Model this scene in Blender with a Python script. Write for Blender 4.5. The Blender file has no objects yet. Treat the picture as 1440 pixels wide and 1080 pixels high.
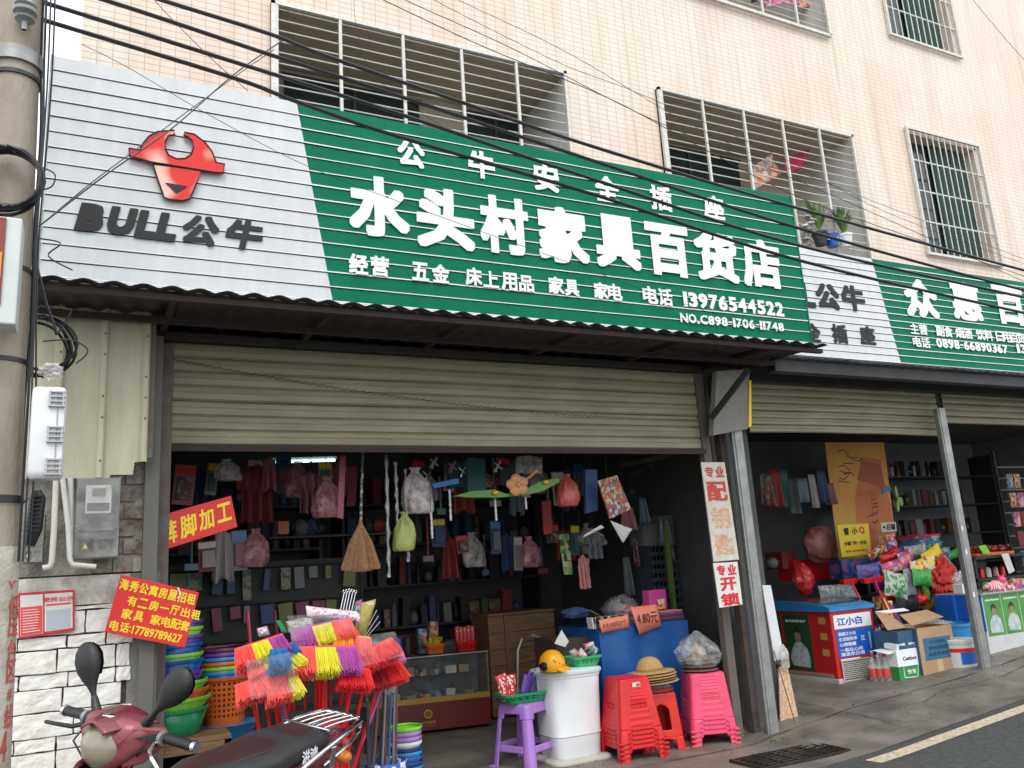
import bpy, math, random
from mathutils import Vector, Matrix, noise
random.seed(7)
PI = math.pi
S = bpy.context.scene
COL = S.collection
# ------------------------------------------------------------ camera
YAW, PIT, ROL, FPX, CH = math.radians(27.289), math.radians(12.52), math.radians(-3.6857), 1170.0, 1.5
_cy, _sy, _cp, _sp, _cr, _sr = math.cos(YAW), math.sin(YAW), math.cos(PIT), math.sin(PIT), math.cos(ROL), math.sin(ROL)
FW = Vector((_sy*_cp, _cy*_cp, _sp)); RT0 = Vector((_cy, -_sy, 0)); UP0 = RT0.cross(FW)
RT = _cr*RT0 + _sr*UP0; UP = -_sr*RT0 + _cr*UP0
cam_d = bpy.data.cameras.new('camera'); cam = bpy.data.objects.new('camera', cam_d); COL.objects.link(cam)
cam.matrix_world = Matrix(((RT.x, UP.x, -FW.x, 0), (RT.y, UP.y, -FW.y, 0), (RT.z, UP.z, -FW.z, CH), (0, 0, 0, 1)))
cam_d.sensor_width = 36; cam_d.lens = FPX/1440*36; cam_d.clip_end = 500; cam_d.clip_start = 0.05
S.camera = cam
# ------------------------------------------------------------ world, sun, exposure
W = bpy.data.worlds.new('World'); S.world = W; W.use_nodes = True
nt = W.node_tree; bg = nt.nodes['Background']
sky = nt.nodes.new('ShaderNodeTexSky'); sky.sky_type = 'NISHITA'; sky.sun_disc = False
sky.sun_elevation = math.radians(62); sky.sun_rotation = math.radians(200)
sky.air_density = 1.6; sky.dust_density = 5.0; sky.ozone_density = 1.0
mx = nt.nodes.new('ShaderNodeMix'); mx.data_type = 'RGBA'; mx.inputs[0].default_value = 0.82
mx.inputs[7].default_value = (10.2, 10.6, 11.0, 1)
nt.links.new(sky.outputs[0], mx.inputs[6]); nt.links.new(mx.outputs[2], bg.inputs[0]); bg.inputs[1].default_value = 0.115
sd = bpy.data.lights.new('sun', 'SUN'); sd.energy = 0.9; sd.angle = math.radians(28); sd.color = (1, 0.97, 0.92)
sun = bpy.data.objects.new('sun', sd); COL.objects.link(sun); sun.rotation_euler = (math.radians(38), 0, math.radians(-20))
S.view_settings.view_transform = 'Standard'; S.view_settings.look = 'None'; S.view_settings.gamma = 1
S.view_settings.exposure = 0.7
try: S.view_settings.use_curve_mapping = False
except Exception: pass
S.cycles.max_bounces = 7; S.cycles.transparent_max_bounces = 12
S.cycles.use_denoising = True

# ------------------------------------------------------------ helpers: sight lines to places on known planes
def ray(px, py): return RT*((px-720)/FPX) + UP*((540-py)/FPX) + FW
def at(px, py, Y):
    d = ray(px, py); return Vector((0, 0, CH)) + d*(Y/d.y)
def atX(px, py, X):
    d = ray(px, py); return Vector((0, 0, CH)) + d*(X/d.x)
def rise(x): return 0.0 if x < 5 else 0.062*(x-5)
def gnd(px, py):
    z = 0
    for _ in range(12):
        d = ray(px, py); p = Vector((0, 0, CH)) + d*((z-CH)/d.z); z = rise(p.x)
    return p
def R4(x0, y0, x1, y1, Y):
    xm, ym = (x0+x1)/2, (y0+y1)/2
    return at(x0, ym, Y).x, at(x1, ym, Y).x, at(xm, y1, Y).z, at(xm, y0, Y).z
# ------------------------------------------------------------ materials
MATS = {}
def mat(name, col, rough=0.6, metal=0.0, var=0.0, vscale=6.0, bump=0.0, bscale=60.0, col2=None, trans=0, alpha=1, coat=0, emit=None, stretch=(1,1,1), sub=0):
    if name in MATS: return MATS[name]
    m = bpy.data.materials.new(name); m.use_nodes = True; t = m.node_tree; b = t.nodes['Principled BSDF']
    b.inputs['Roughness'].default_value = rough; b.inputs['Metallic'].default_value = metal
    b.inputs['Base Color'].default_value = (*col, 1)
    b.inputs['Transmission Weight'].default_value = trans; b.inputs['Alpha'].default_value = alpha
    b.inputs['Coat Weight'].default_value = coat
    if sub: b.inputs['Subsurface Weight'].default_value = sub
    if emit: b.inputs['Emission Color'].default_value = (*emit[0], 1); b.inputs['Emission Strength'].default_value = emit[1]
    tc = t.nodes.new('ShaderNodeTexCoord'); mp = t.nodes.new('ShaderNodeMapping'); mp.inputs['Scale'].default_value = stretch
    t.links.new(tc.outputs['Object'], mp.inputs[0])
    if var or col2:
        n = t.nodes.new('ShaderNodeTexNoise'); n.inputs['Scale'].default_value = vscale; n.inputs['Detail'].default_value = 8; n.inputs['Roughness'].default_value = 0.65
        t.links.new(mp.outputs[0], n.inputs['Vector'])
        r = t.nodes.new('ShaderNodeValToRGB'); r.color_ramp.elements[0].position = 0.34; r.color_ramp.elements[1].position = 0.66
        c2 = col2 or tuple(c*(1-var) for c in col)
        r.color_ramp.elements[0].color = (*c2, 1); r.color_ramp.elements[1].color = (*col, 1)
        t.links.new(n.outputs[0], r.inputs[0]); t.links.new(r.outputs[0], b.inputs['Base Color'])
        rr = t.nodes.new('ShaderNodeMapRange'); rr.inputs[3].default_value = min(1, rough+0.12); rr.inputs[4].default_value = max(0.03, rough-0.1)
        t.links.new(n.outputs[0], rr.inputs[0]); t.links.new(rr.outputs[0], b.inputs['Roughness'])
    if bump:
        n2 = t.nodes.new('ShaderNodeTexNoise'); n2.inputs['Scale'].default_value = bscale; n2.inputs['Detail'].default_value = 6
        t.links.new(mp.outputs[0], n2.inputs['Vector'])
        bp = t.nodes.new('ShaderNodeBump'); bp.inputs['Strength'].default_value = bump; bp.inputs['Distance'].default_value = 0.01
        t.links.new(n2.outputs[0], bp.inputs['Height']); t.links.new(bp.outputs[0], b.inputs['Normal'])
    MATS[name] = m; return m
def plastic(name, col, rough=0.28): return mat(name, col, rough, var=0.22, vscale=9, bump=0.05, bscale=25, sub=0.0)
def film(name, col, dens=0.35):
    if name in MATS: return MATS[name]
    m = bpy.data.materials.new(name); m.use_nodes = True; t = m.node_tree; t.nodes.clear()
    o = t.nodes.new('ShaderNodeOutputMaterial'); a = t.nodes.new('ShaderNodeBsdfTransparent'); p = t.nodes.new('ShaderNodeBsdfPrincipled')
    p.inputs['Base Color'].default_value = (*col, 1); p.inputs['Roughness'].default_value = 0.16
    mixs = t.nodes.new('ShaderNodeMixShader'); n = t.nodes.new('ShaderNodeTexNoise'); n.inputs['Scale'].default_value = 14; n.inputs['Detail'].default_value = 4
    tc = t.nodes.new('ShaderNodeTexCoord'); t.links.new(tc.outputs['Object'], n.inputs['Vector'])
    mr = t.nodes.new('ShaderNodeMapRange'); mr.inputs[1].default_value = 0.35; mr.inputs[2].default_value = 0.7; mr.inputs[3].default_value = dens*0.4; mr.inputs[4].default_value = min(1, dens*1.7)
    bp = t.nodes.new('ShaderNodeBump'); bp.inputs['Strength'].default_value = 0.7; bp.inputs['Distance'].default_value = 0.02
    t.links.new(n.outputs[0], bp.inputs['Height']); t.links.new(bp.outputs[0], p.inputs['Normal'])
    t.links.new(n.outputs[0], mr.inputs[0]); t.links.new(mr.outputs[0], mixs.inputs[0]); t.links.new(a.outputs[0], mixs.inputs[1]); t.links.new(p.outputs[0], mixs.inputs[2]); t.links.new(mixs.outputs[0], o.inputs[0])
    MATS[name] = m; return m
# ------------------------------------------------------------ mesh builder
def squir(a, n):
    c, s = math.cos(a), math.sin(a)
    k = (abs(c)**n + abs(s)**n)**(-1.0/n); return c*k, s*k
class MB:
    def __init__(s): s.v = []; s.f = []; s.m = []
    def add(s, vs, fs, mi=0):
        o = len(s.v); s.v += [Vector(v) for v in vs]
        for f in fs: s.f.append([o+i for i in f]); s.m.append(mi)
        return s
    def box(s, c, d, rot=None, mi=0, taper=1.0):
        hx, hy, hz = d[0]/2, d[1]/2, d[2]/2; vs = []
        for z in (-1, 1):
            k = 1 if z < 0 else taper
            for x, y in ((-1, -1), (1, -1), (1, 1), (-1, 1)): vs.append(Vector((x*hx*k, y*hy*k, z*hz)))
        if rot is not None:
            R = rot if isinstance(rot, Matrix) else Matrix.Rotation(rot, 3, 'Z'); vs = [R @ v for v in vs]
        c = Vector(c)
        return s.add([v+c for v in vs], [(0,3,2,1), (4,5,6,7), (0,1,5,4), (1,2,6,5), (2,3,7,6), (3,0,4,7)], mi)
    def bb(s, x0, x1, y0, y1, z0, z1, mi=0): return s.box(((x0+x1)/2, (y0+y1)/2, (z0+z1)/2), (abs(x1-x0), abs(y1-y0), abs(z1-z0)), mi=mi)
    def bar(s, p0, p1, w, h, mi=0):
        p0, p1 = Vector(p0), Vector(p1); d = p1-p0; L = d.length; d.normalize()
        u = d.cross(Vector((0, 0, 1)))
        if u.length < 1e-3: u = Vector((1, 0, 0))
        u.normalize(); t = u.cross(d); R = Matrix((u, d, t)).transposed()
        return s.box((p0+p1)/2, (w, L, h), R, mi)
    def tube(s, pts, r, n=8, mi=0, caps=True):
        pts = [Vector(p) for p in pts]; N = len(pts); rr = r if isinstance(r, (list, tuple)) else [r]*N
        up = None; vs = []; fs = []
        for i, p in enumerate(pts):
            d = (pts[min(i+1, N-1)] - pts[max(i-1, 0)]); d.normalize()
            if up is None:
                up = Vector((0, 0, 1)) if abs(d.z) < 0.9 else Vector((1, 0, 0))
            u = d.cross(up)
            if u.length < 1e-4: u = d.cross(Vector((0.3, 1, 0.2)))
            u.normalize(); w = u.cross(d); up = w.copy()*-1 if False else up
            for k in range(n):
                a = 2*PI*k/n; vs.append(p + (u*math.cos(a) + w*math.sin(a))*rr[i])
        for i in range(N-1):
            for k in range(n):
                k2 = (k+1) % n; fs.append((i*n+k, i*n+k2, (i+1)*n+k2, (i+1)*n+k))
        if caps: fs.append(tuple(range(n))[::-1]); fs.append(tuple((N-1)*n+k for k in range(n)))
        return s.add(vs, fs, mi)
    def shell(s, c, prof, n=2.0, seg=32, cls=None, want=None, cap0=False, cap1=False, mi=0, rot=0, rib=None, ph=0.0):
        """prof = [(z, hx, hy)]; n 2 = round, 8 = rounded square; cls(u, z) names the cell, want picks the cells kept"""
        c = Vector(c); vs = []; fs = []; cr, sr = math.cos(rot), math.sin(rot)
        for (z, hx, hy) in prof:
            for k in range(seg):
                x, y = squir(2*PI*k/seg + ph, n); q = 1.0
                if rib: q = rib(2*PI*k/seg + ph, z)
                x *= hx*q; y *= hy*q; vs.append(c + Vector((x*cr-y*sr, x*sr+y*cr, z)))
        for i in range(len(prof)-1):
            zm = (prof[i][0]+prof[i+1][0])/2
            for k in range(seg):
                if cls:
                    kk = cls(2*PI*(k+0.5)/seg + ph, zm)
                    if kk is None or (want and kk != want): continue
                k2 = (k+1) % seg; fs.append((i*seg+k, i*seg+k2, (i+1)*seg+k2, (i+1)*seg+k))
        if cap0: fs.append(tuple(range(seg))[::-1])
        if cap1: fs.append(tuple((len(prof)-1)*seg+k for k in range(seg)))
        return s.add(vs, fs, mi)
    def blob(s, c, r, amp=0.2, seed=0, seg=18, rings=12, mi=0, freq=2.2, pinch=0.0):
        c = Vector(c); vs = []; fs = []; off = Vector((seed*3.7, seed*1.3, 9.1))
        for i in range(rings+1):
            th = PI*i/rings
            for k in range(seg):
                a = 2*PI*k/seg; d = Vector((math.sin(th)*math.cos(a), math.sin(th)*math.sin(a), math.cos(th)))
                q = 1 + amp*noise.noise(d*freq+off) + amp*0.5*noise.noise(d*freq*3+off)
                if pinch: q += (.05+.08*abs(d.z))*math.sin(a*7+seed*2+4*noise.noise(d*1.5+off))*math.sin(th)
                if pinch and d.z > 0: kx = 1 - pinch*d.z
                else: kx = 1
                vs.append(c + Vector((d.x*r[0]*q*kx, d.y*r[1]*q*kx, d.z*r[2]*(q if not pinch else 1))))
        for i in range(rings):
            for k in range(seg):
                k2 = (k+1) % seg; fs.append((i*seg+k, (i+1)*seg+k, (i+1)*seg+k2, i*seg+k2))
        return s.add(vs, fs, mi)
    def prism(s, pts, n, mi=0):
        """outline (3-D points) pushed back by vector n"""
        pts = [Vector(p) for p in pts]; n = Vector(n); N = len(pts)
        fs = [tuple(range(N)), tuple(N+i for i in range(N))[::-1]] + [((i+1) % N, i, N+i, N+(i+1) % N) for i in range(N)]
        return s.add(pts+[p+n for p in pts], fs, mi)
    def sheet(s, fn, nu, nv, mi=0):
        vs = [fn(i/nu, j/nv) for j in range(nv+1) for i in range(nu+1)]
        fs = [(j*(nu+1)+i, j*(nu+1)+i+1, (j+1)*(nu+1)+i+1, (j+1)*(nu+1)+i) for j in range(nv) for i in range(nu)]
        return s.add(vs, fs, mi)
    def build(s, name, mats, parent=None, smooth=False, bevel=0, solid=0, kind=None, local=False, label=None, sang=40, place=None):
        used = sorted({i for f in s.f for i in f})
        if len(used) < len(s.v):
            mp_ = {u: k for k, u in enumerate(used)}; s.v = [s.v[u] for u in used]; s.f = [[mp_[i] for i in f] for f in s.f]
        me = bpy.data.meshes.new(name); o = bpy.data.objects.new(name, me); COL.objects.link(o)
        if parent is not None:
            base = Vector((0, 0, 0)) if local else Vector(parent.get('_b', (0, 0, 0)))
            o.parent = parent; o['_b'] = base if not local else (0, 0, 0)
        elif local: base = Vector((0, 0, 0)); 
        else:
            xs = [v.x for v in s.v]; ys = [v.y for v in s.v]; zs = [v.z for v in s.v]
            base = Vector(((min(xs)+max(xs))/2, (min(ys)+max(ys))/2, min(zs))); o.location = base; o['_b'] = base
        me.from_pydata([v-base for v in s.v], [], s.f)
        if not isinstance(mats, (list, tuple)): mats = [mats]
        for m in mats: me.materials.append(m)
        if len(mats) > 1: me.polygons.foreach_set('material_index', s.m)
        if smooth:
            me.polygons.foreach_set('use_smooth', [True]*len(me.polygons))
            if sang < 180:
                try: me.set_sharp_from_angle(angle=math.radians(sang))
                except Exception: pass
        me.update()
        if solid:
            md = o.modifiers.new('t', 'SOLIDIFY'); md.thickness = solid; md.offset = -1
        if bevel:
            md = o.modifiers.new('b', 'BEVEL'); md.width = bevel; md.segments = 2; md.limit_method = 'ANGLE'; md.angle_limit = math.radians(50)
        if kind: o['kind'] = kind
        if label: o['label'] = label
        return o
def thing(name, label, cat, loc=(0, 0, 0), group=None, rz=0):
    o = bpy.data.objects.new(name, None); COL.objects.link(o); o.location = loc; o.rotation_euler = (0, 0, rz); o['_b'] = tuple(loc)
    o.empty_display_size = 0.1; o['label'] = label; o['category'] = cat
    if group: o['group'] = group
    return o
def tag(o, label, cat, group=None):
    o['label'] = label; o['category'] = cat
    if group: o['group'] = group
    return o
def copy_tree(o, loc=None, rz=None, label=None):
    def cp(a, par):
        c = a.copy(); COL.objects.link(c)
        if par is not None: c.parent = par
        for ch in list(a.children): cp(ch, c)
        return c
    r = cp(o, None)
    if loc is not None: r.location = loc
    if rz is not None: r.rotation_euler = (0, 0, rz)
    if label: r['label'] = label
    return r
def share(name, mesh_obj, parent, loc=(0, 0, 0), rot=None, scale=None):
    o = bpy.data.objects.new(name, mesh_obj.data); COL.objects.link(o); o.parent = parent; o.location = loc
    if rot is not None: o.rotation_euler = rot
    if scale is not None: o.scale = scale
    return o
# lettering -------------------------------------------------------
_TX = {}
def glyphs(s, bold, depth):
    k = (s, bold, depth)
    if k in _TX: return _TX[k]
    c = bpy.data.curves.new('t', 'FONT'); c.body = s; c.size = 1; c.extrude = 0.5; c.resolution_u = 2
    o = bpy.data.objects.new('t', c); COL.objects.link(o)
    bpy.context.view_layer.update()
    dg = bpy.context.evaluated_depsgraph_get(); me = bpy.data.meshes.new_from_object(o.evaluated_get(dg))
    v0 = [v.co.copy() for v in me.vertices]; f0 = [tuple(p.vertices) for p in me.polygons]
    bpy.data.objects.remove(o); bpy.data.curves.remove(c); bpy.data.meshes.remove(me)
    # heavy weight: the same strokes set side by side in a ring, each a hair deeper than the last
    sq = [(1,1),(-1,-1),(1,-1),(-1,1),(1,0),(-1,0),(0,1),(0,-1)] + ([(1,.5),(1,-.5),(-1,.5),(-1,-.5),(.5,1),(-.5,1),(.5,-1),(-.5,-1)] if bold > .04 else [])
    if bold > .04: sq = [(x_*.93, y_*.93) if abs(x_)+abs(y_) == 2 else (x_, y_) for x_, y_ in sq]
    vs = []; fs = []; k8 = len(sq) if bold > 0 else 0
    for q in range(k8+1 if not k8 else k8):
        dx, dy = tuple(bold*e for e in sq[q]) if k8 else (0, 0); n0 = len(vs)
        if k8 and q % 2 == 0 and False: pass
        vs += [Vector((v.x+dx, v.y+dy, v.z*(1-q*.010))) for v in v0]; fs += [tuple(i+n0 for i in f) for f in f0]
    _TX[k] = (vs, fs); return _TX[k]
def text(s, c, w, h, m, parent, name='character', ux=(1, 0, 0), uy=(0, 0, 1), bold=0.02, depth=0.0015, local=False, shear=0.0, mb=None, tail=None):
    """letters fitted to a w x h box centred at c in the plane (ux, uy)"""
    vs, fs = glyphs(s, bold, 0.5); ux = Vector(ux).normalized(); uy = Vector(uy).normalized(); n = ux.cross(uy)
    x0, x1 = min(v.x for v in vs), max(v.x for v in vs); y0, y1 = min(v.y for v in vs), max(v.y for v in vs)
    if s == '一': h *= .16
    sy_ = h/(y1-y0); sx_ = w/(x1-x0) if w else sy_; c = Vector(c)
    b = mb or MB()
    b.add([c + ux*((v.x-(x0+x1)/2)*sx_ + shear*(v.y-(y0+y1)/2)*sy_) + uy*((v.y-(y0+y1)/2)*sy_) + n*(v.z*2*depth*0.5) for v in vs], fs)
    if mb: return None
    return b.build(name, m, parent, local=local)
# ------------------------------------------------------------ palette
M_conc = mat('concrete_ground', (0.225, 0.203, 0.178), 0.5, var=0.45, vscale=2.2, bump=0.5, bscale=55, col2=(0.085, 0.077, 0.068))
M_asph = mat('asphalt', (0.075, 0.082, 0.077), 0.75, col2=(.036, .040, .038), var=1, vscale=26, bump=0.9, bscale=160)
M_line = mat('road_paint', (0.66, 0.57, 0.41), 0.7, col2=(.30, .26, .2), var=1, vscale=32, bump=0.3, bscale=90)
M_steel = mat('galvanised_steel', (0.36, 0.37, 0.36), 0.45, 0.5, var=0.35, vscale=7, bump=0.1)
M_rust = mat('rusty_steel', (0.12, 0.085, 0.07), 0.75, 0.1, col2=(0.16, 0.15, 0.14), var=1, vscale=9, bump=0.4)
M_rust2 = mat('rust_brown', (0.055, 0.03, 0.023), 0.85, col2=(0.035, 0.03, 0.03), var=1, vscale=11, bump=0.4)
M_dark = mat('dark_metal', (0.035, 0.036, 0.04), 0.5, 0.2, var=0.3, bump=0.1)
M_black = mat('black_rubber', (0.012, 0.012, 0.013), 0.42, var=0.3, bump=0.08)
M_cable = mat('cable_black', (0.012, 0.012, 0.016), 0.38)
M_white = mat('white_plastic', (0.72, 0.74, 0.76), 0.35, var=0.08, vscale=4)
M_lett = mat('letter_white', (0.80, 0.81, 0.82), 0.4, var=0.06, vscale=5)
M_lblk = mat('letter_black', (0.008, 0.008, 0.010), 0.6)
M_green = mat('sign_green', (0.0, 0.150, 0.080), 0.62, var=0.16, vscale=2.2, stretch=(3.5, 1, .5))
M_green.node_tree.nodes['Principled BSDF'].inputs['Specular IOR Level'].default_value = 0.12
M_sgrey = mat('sign_pale_grey', (0.58, 0.61, 0.63), 0.45, col2=(.52, .54, .54), var=1, vscale=2.5, stretch=(4, 1, .5))
M_wood = mat('bare_wood', (0.30, 0.17, 0.085), 0.6, var=0.45, vscale=5, stretch=(1, 1, 9), bump=0.2)
M_cardb = mat('cardboard', (0.42, 0.27, 0.15), 0.8, var=0.15, vscale=4, bump=0.1)
M_glass = mat('pane_glass', (0.02, 0.03, 0.03), 0.06, 0.0, col2=(0.03, 0.05, 0.045), var=1, vscale=2)
M_alu = mat('painted_window_steel', (0.66, 0.65, 0.61), 0.5, 0.2, var=0.25, vscale=20)
M_red = plastic('red_plastic', (0.66, 0.012, 0.015)); M_red2 = plastic('orange_red_plastic', (0.70, 0.03, 0.015))
M_pink = plastic('pink_plastic', (0.85, 0.08, 0.17)); M_purp = plastic('lilac_plastic', (0.40, 0.20, 0.60))
M_lime = plastic('lime_plastic', (0.22, 0.62, 0.05)); M_grn = plastic('green_plastic', (0.015, 0.28, 0.11)); M_blue = plastic('blue_plastic', (0.01, 0.10, 0.42))
M_lblue = plastic('light_blue_plastic', (0.03, 0.25, 0.55)); M_vio = plastic('violet_plastic', (0.12, 0.05, 0.33)); M_orng = plastic('orange_plastic', (0.70, 0.14, 0.02))
M_sky_bag = film('clear_film', (0.62, 0.64, 0.66), 0.30); M_wbag = film('milky_film', (0.62, 0.6, 0.58), 0.55)
M_redprint = mat('red_print', (0.66, 0.02, 0.02), 0.5, var=0.1); M_yel = mat('yellow_print', (0.85, 0.60, 0.02), 0.5)
M_paper = mat('paper', (0.68, 0.66, 0.62), 0.7, var=0.1); M_inkred = mat('faded_red_ink', (0.55, 0.07, 0.05), 0.7, var=0.3)
M_chrome = mat('chrome', (0.7, 0.7, 0.72), 0.12, 1.0)

def tile_wall():
    m = bpy.data.materials.new('peach_wall_tile'); m.use_nodes = True; t = m.node_tree; b = t.nodes['Principled BSDF']
    tc = t.nodes.new('ShaderNodeTexCoord'); mp = t.nodes.new('ShaderNodeMapping'); mp.inputs['Rotation'].default_value = (math.radians(90), 0, 0)
    t.links.new(tc.outputs['Object'], mp.inputs[0])
    br = t.nodes.new('ShaderNodeTexBrick'); br.inputs['Scale'].default_value = 1; br.inputs['Brick Width'].default_value = 0.105; br.inputs['Row Height'].default_value = 0.052
    br.inputs['Mortar Size'].default_value = 0.003; br.inputs['Mortar Smooth'].default_value = 0.3; br.inputs['Bias'].default_value = -0.2; br.offset = 0.0
    br.inputs['Color1'].default_value = (0.715, 0.640, 0.545, 1); br.inputs['Color2'].default_value = (0.69, 0.615, 0.52, 1); br.inputs['Mortar'].default_value = (0.47, 0.40, 0.33, 1)
    t.links.new(mp.outputs[0], br.inputs['Vector'])
    # weather stains running down, and wide pink-grey drifts
    m2 = t.nodes.new('ShaderNodeMapping'); m2.inputs['Scale'].default_value = (2.2, 1, 0.22); t.links.new(tc.outputs['Object'], m2.inputs[0])
    n = t.nodes.new('ShaderNodeTexNoise'); n.inputs['Scale'].default_value = 1.6; n.inputs['Detail'].default_value = 7; n.inputs['Roughness'].default_value = 0.7; t.links.new(m2.outputs[0], n.inputs['Vector'])
    r = t.nodes.new('ShaderNodeValToRGB'); r.color_ramp.elements[0].position = 0.30; r.color_ramp.elements[0].color = (0.90, 0.83, 0.77, 1); r.color_ramp.elements[1].position = 0.55; r.color_ramp.elements[1].color = (1, 1, 1, 1)
    t.links.new(n.outputs[0], r.inputs[0])
    n3 = t.nodes.new('ShaderNodeTexNoise'); n3.inputs['Scale'].default_value = 0.7; n3.inputs['Detail'].default_value = 3; t.links.new(tc.outputs['Object'], n3.inputs['Vector'])
    r3 = t.nodes.new('ShaderNodeValToRGB'); r3.color_ramp.elements[0].position = 0.42; r3.color_ramp.elements[0].color = (1.0, 0.93, 0.93, 1); r3.color_ramp.elements[1].position = 0.55; r3.color_ramp.elements[1].color = (1, 1, 1, 1)
    t.links.new(n3.outputs[0], r3.inputs[0])
    m4 = t.nodes.new('ShaderNodeMapping'); m4.inputs['Scale'].default_value = (7, 1, 0.35); t.links.new(tc.outputs['Object'], m4.inputs[0])
    n4 = t.nodes.new('ShaderNodeTexNoise'); n4.inputs['Scale'].default_value = 1.0; n4.inputs['Detail'].default_value = 5; t.links.new(m4.outputs[0], n4.inputs['Vector'])
    r4 = t.nodes.new('ShaderNodeValToRGB'); r4.color_ramp.elements[0].position = 0.26; r4.color_ramp.elements[0].color = (0.86, 0.78, 0.68, 1); r4.color_ramp.elements[1].position = 0.40; r4.color_ramp.elements[1].color = (1, 1, 1, 1)
    t.links.new(n4.outputs[0], r4.inputs[0])
    a0_ = t.nodes.new('ShaderNodeMix'); a0_.data_type = 'RGBA'; a0_.blend_type = 'MULTIPLY'; a0_.inputs[0].default_value = 1
    t.links.new(r.outputs[0], a0_.inputs[6]); t.links.new(r4.outputs[0], a0_.inputs[7])
    a = t.nodes.new('ShaderNodeMix'); a.data_type = 'RGBA'; a.blend_type = 'MULTIPLY'; a.inputs[0].default_value = 1
    t.links.new(br.outputs[0], a.inputs[6]); t.links.new(a0_.outputs[2], a.inputs[7])
    a2 = t.nodes.new('ShaderNodeMix'); a2.data_type = 'RGBA'; a2.blend_type = 'MULTIPLY'; a2.inputs[0].default_value = 1
    t.links.new(a.outputs[2], a2.inputs[6]); t.links.new(r3.outputs[0], a2.inputs[7]); t.links.new(a2.outputs[2], b.inputs['Base Color'])
    bp = t.nodes.new('ShaderNodeBump'); bp.inputs['Strength'].default_value = 0.5; bp.inputs['Distance'].default_value = 0.004; bp.invert = True
    t.links.new(br.outputs['Fac'], bp.inputs['Height']); t.links.new(bp.outputs[0], b.inputs['Normal']); b.inputs['Roughness'].default_value = 0.4
    return m
M_tile = tile_wall()
M_plast = mat('balcony_plaster', (0.47, 0.41, 0.33), 0.85, var=0.15, vscale=1.5, bump=0.1, bscale=20)
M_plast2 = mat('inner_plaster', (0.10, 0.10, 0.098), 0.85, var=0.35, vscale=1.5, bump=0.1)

# ------------------------------------------------------------ ground
def ground(name, x0, x1, y0, y1, dz, m, nx=60, ny=2, thick=None):
    b = MB(); b.sheet(lambda u, v: Vector((x0+(x1-x0)*u, y0+(y1-y0)*v, rise(x0+(x1-x0)*u)+dz)), nx, ny)
    return b.build(name, m, kind='structure')
ground('ground', -40, 60, -30, 40, -0.03, M_conc, 100, 2)
pa, pb = gnd(1190, 1079), gnd(1440, 992); rd = (pb-pa); rd.z = 0; rd.normalize(); rn = Vector((rd.y, -rd.x, 0))
if rn.y > 0: rn = -rn
def along(t, s, dz): p = pa + rd*t + rn*s; return Vector((p.x, p.y, rise(p.x)+dz))
MB().sheet(lambda u, v: along(-25+60*u, -0.10+9*v, 0.004), 80, 1).build('road', M_asph, kind='structure')
MB().sheet(lambda u, v: along(-25+60*u, 0.0+0.13*v, 0.008), 120, 1).build('road_edge_line', M_line, kind='structure')
# pavement between the shops and the road, with a slightly raised worn slab under the shops
def pave(u, v):
    x = -3+22*u; p = along((x-pa.x)/rd.x, -0.10, 0); y = p.y + (9.8-p.y)*(v**1.6)
    h = 0.012*noise.noise(Vector((x*1.3, y*1.7, 2)))
    return Vector((x, y, rise(x)+0.006+max(0, min(1, (y-5.05)/0.25))*0.025*(0 if x < 5.0 else 1)+h*0.4*(1 if y < 6 else 0)))
MB().sheet(pave, 150, 50).build('pavement', M_conc, kind='structure', smooth=True)
# poured slab joints and cracks in the pavement
random.seed(40); b = MB()
def gy(x, y): return Vector((x, y, rise(x)+.0065+max(0, min(1, (y-5.05)/.25))*.025*(0 if x < 5 else 1)))
def crack(pts, w):
    P_ = []
    for i in range(len(pts)-1):
        for k in range(7): t_ = k/7; P_.append((pts[i][0]+(pts[i+1][0]-pts[i][0])*t_+random.uniform(-.015, .015), pts[i][1]+(pts[i+1][1]-pts[i][1])*t_+random.uniform(-.012, .012)))
    for i in range(len(P_)-1):
        a_, c_ = gy(*P_[i]), gy(*P_[i+1]); d_ = (c_-a_).normalized(); n_ = Vector((-d_.y, d_.x, 0))*w*random.uniform(.4, 1.2); z_ = Vector((0, 0, .006)); b.add([a_-n_+z_, a_+n_+z_, c_+n_+z_, c_-n_+z_], [(0, 1, 2, 3)])
crack([(2.6, 5.62), (4.6, 5.55), (6.2, 5.72), (7.6, 5.70), (9.4, 5.85), (12, 6.0)], .007); crack([(5.9, 4.9), (6.0, 5.7), (6.1, 6.4)], .004); crack([(8.0, 5.15), (8.1, 5.75)], .004); crack([(6.6, 5.35), (7.1, 5.5), (7.9, 5.42), (8.6, 5.6)], .004); crack([(3.0, 6.3), (3.6, 6.9), (3.5, 7.8)], .003); crack([(10, 5.3), (10.1, 6)], .004)
b.build('pavement_crack', mat('crack_dark', (.035, .032, .03), .9), kind='structure')
# gutter crack lines, moss by the post
M_moss = mat('moss', (0.10, 0.13, 0.03), 0.95, col2=(0.14, 0.13, 0.10), var=1, vscale=9, bump=0.6, bscale=80)
b = MB(); c = gnd(1120, 1035)
for i in range(110):
    a = random.uniform(0, 2*PI); r_ = random.random()**0.8; p = c + Vector((math.cos(a)*0.30*r_, math.sin(a)*0.10*r_, 0.008)); b.blob(p, (random.uniform(.01, .03), random.uniform(.01, .025), 0.008), 0.3, i, 6, 4)
tag(b.build('moss_patch', M_moss, kind='stuff', smooth=True), 'green moss growing round the foot of the grey steel post', 'moss')
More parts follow.
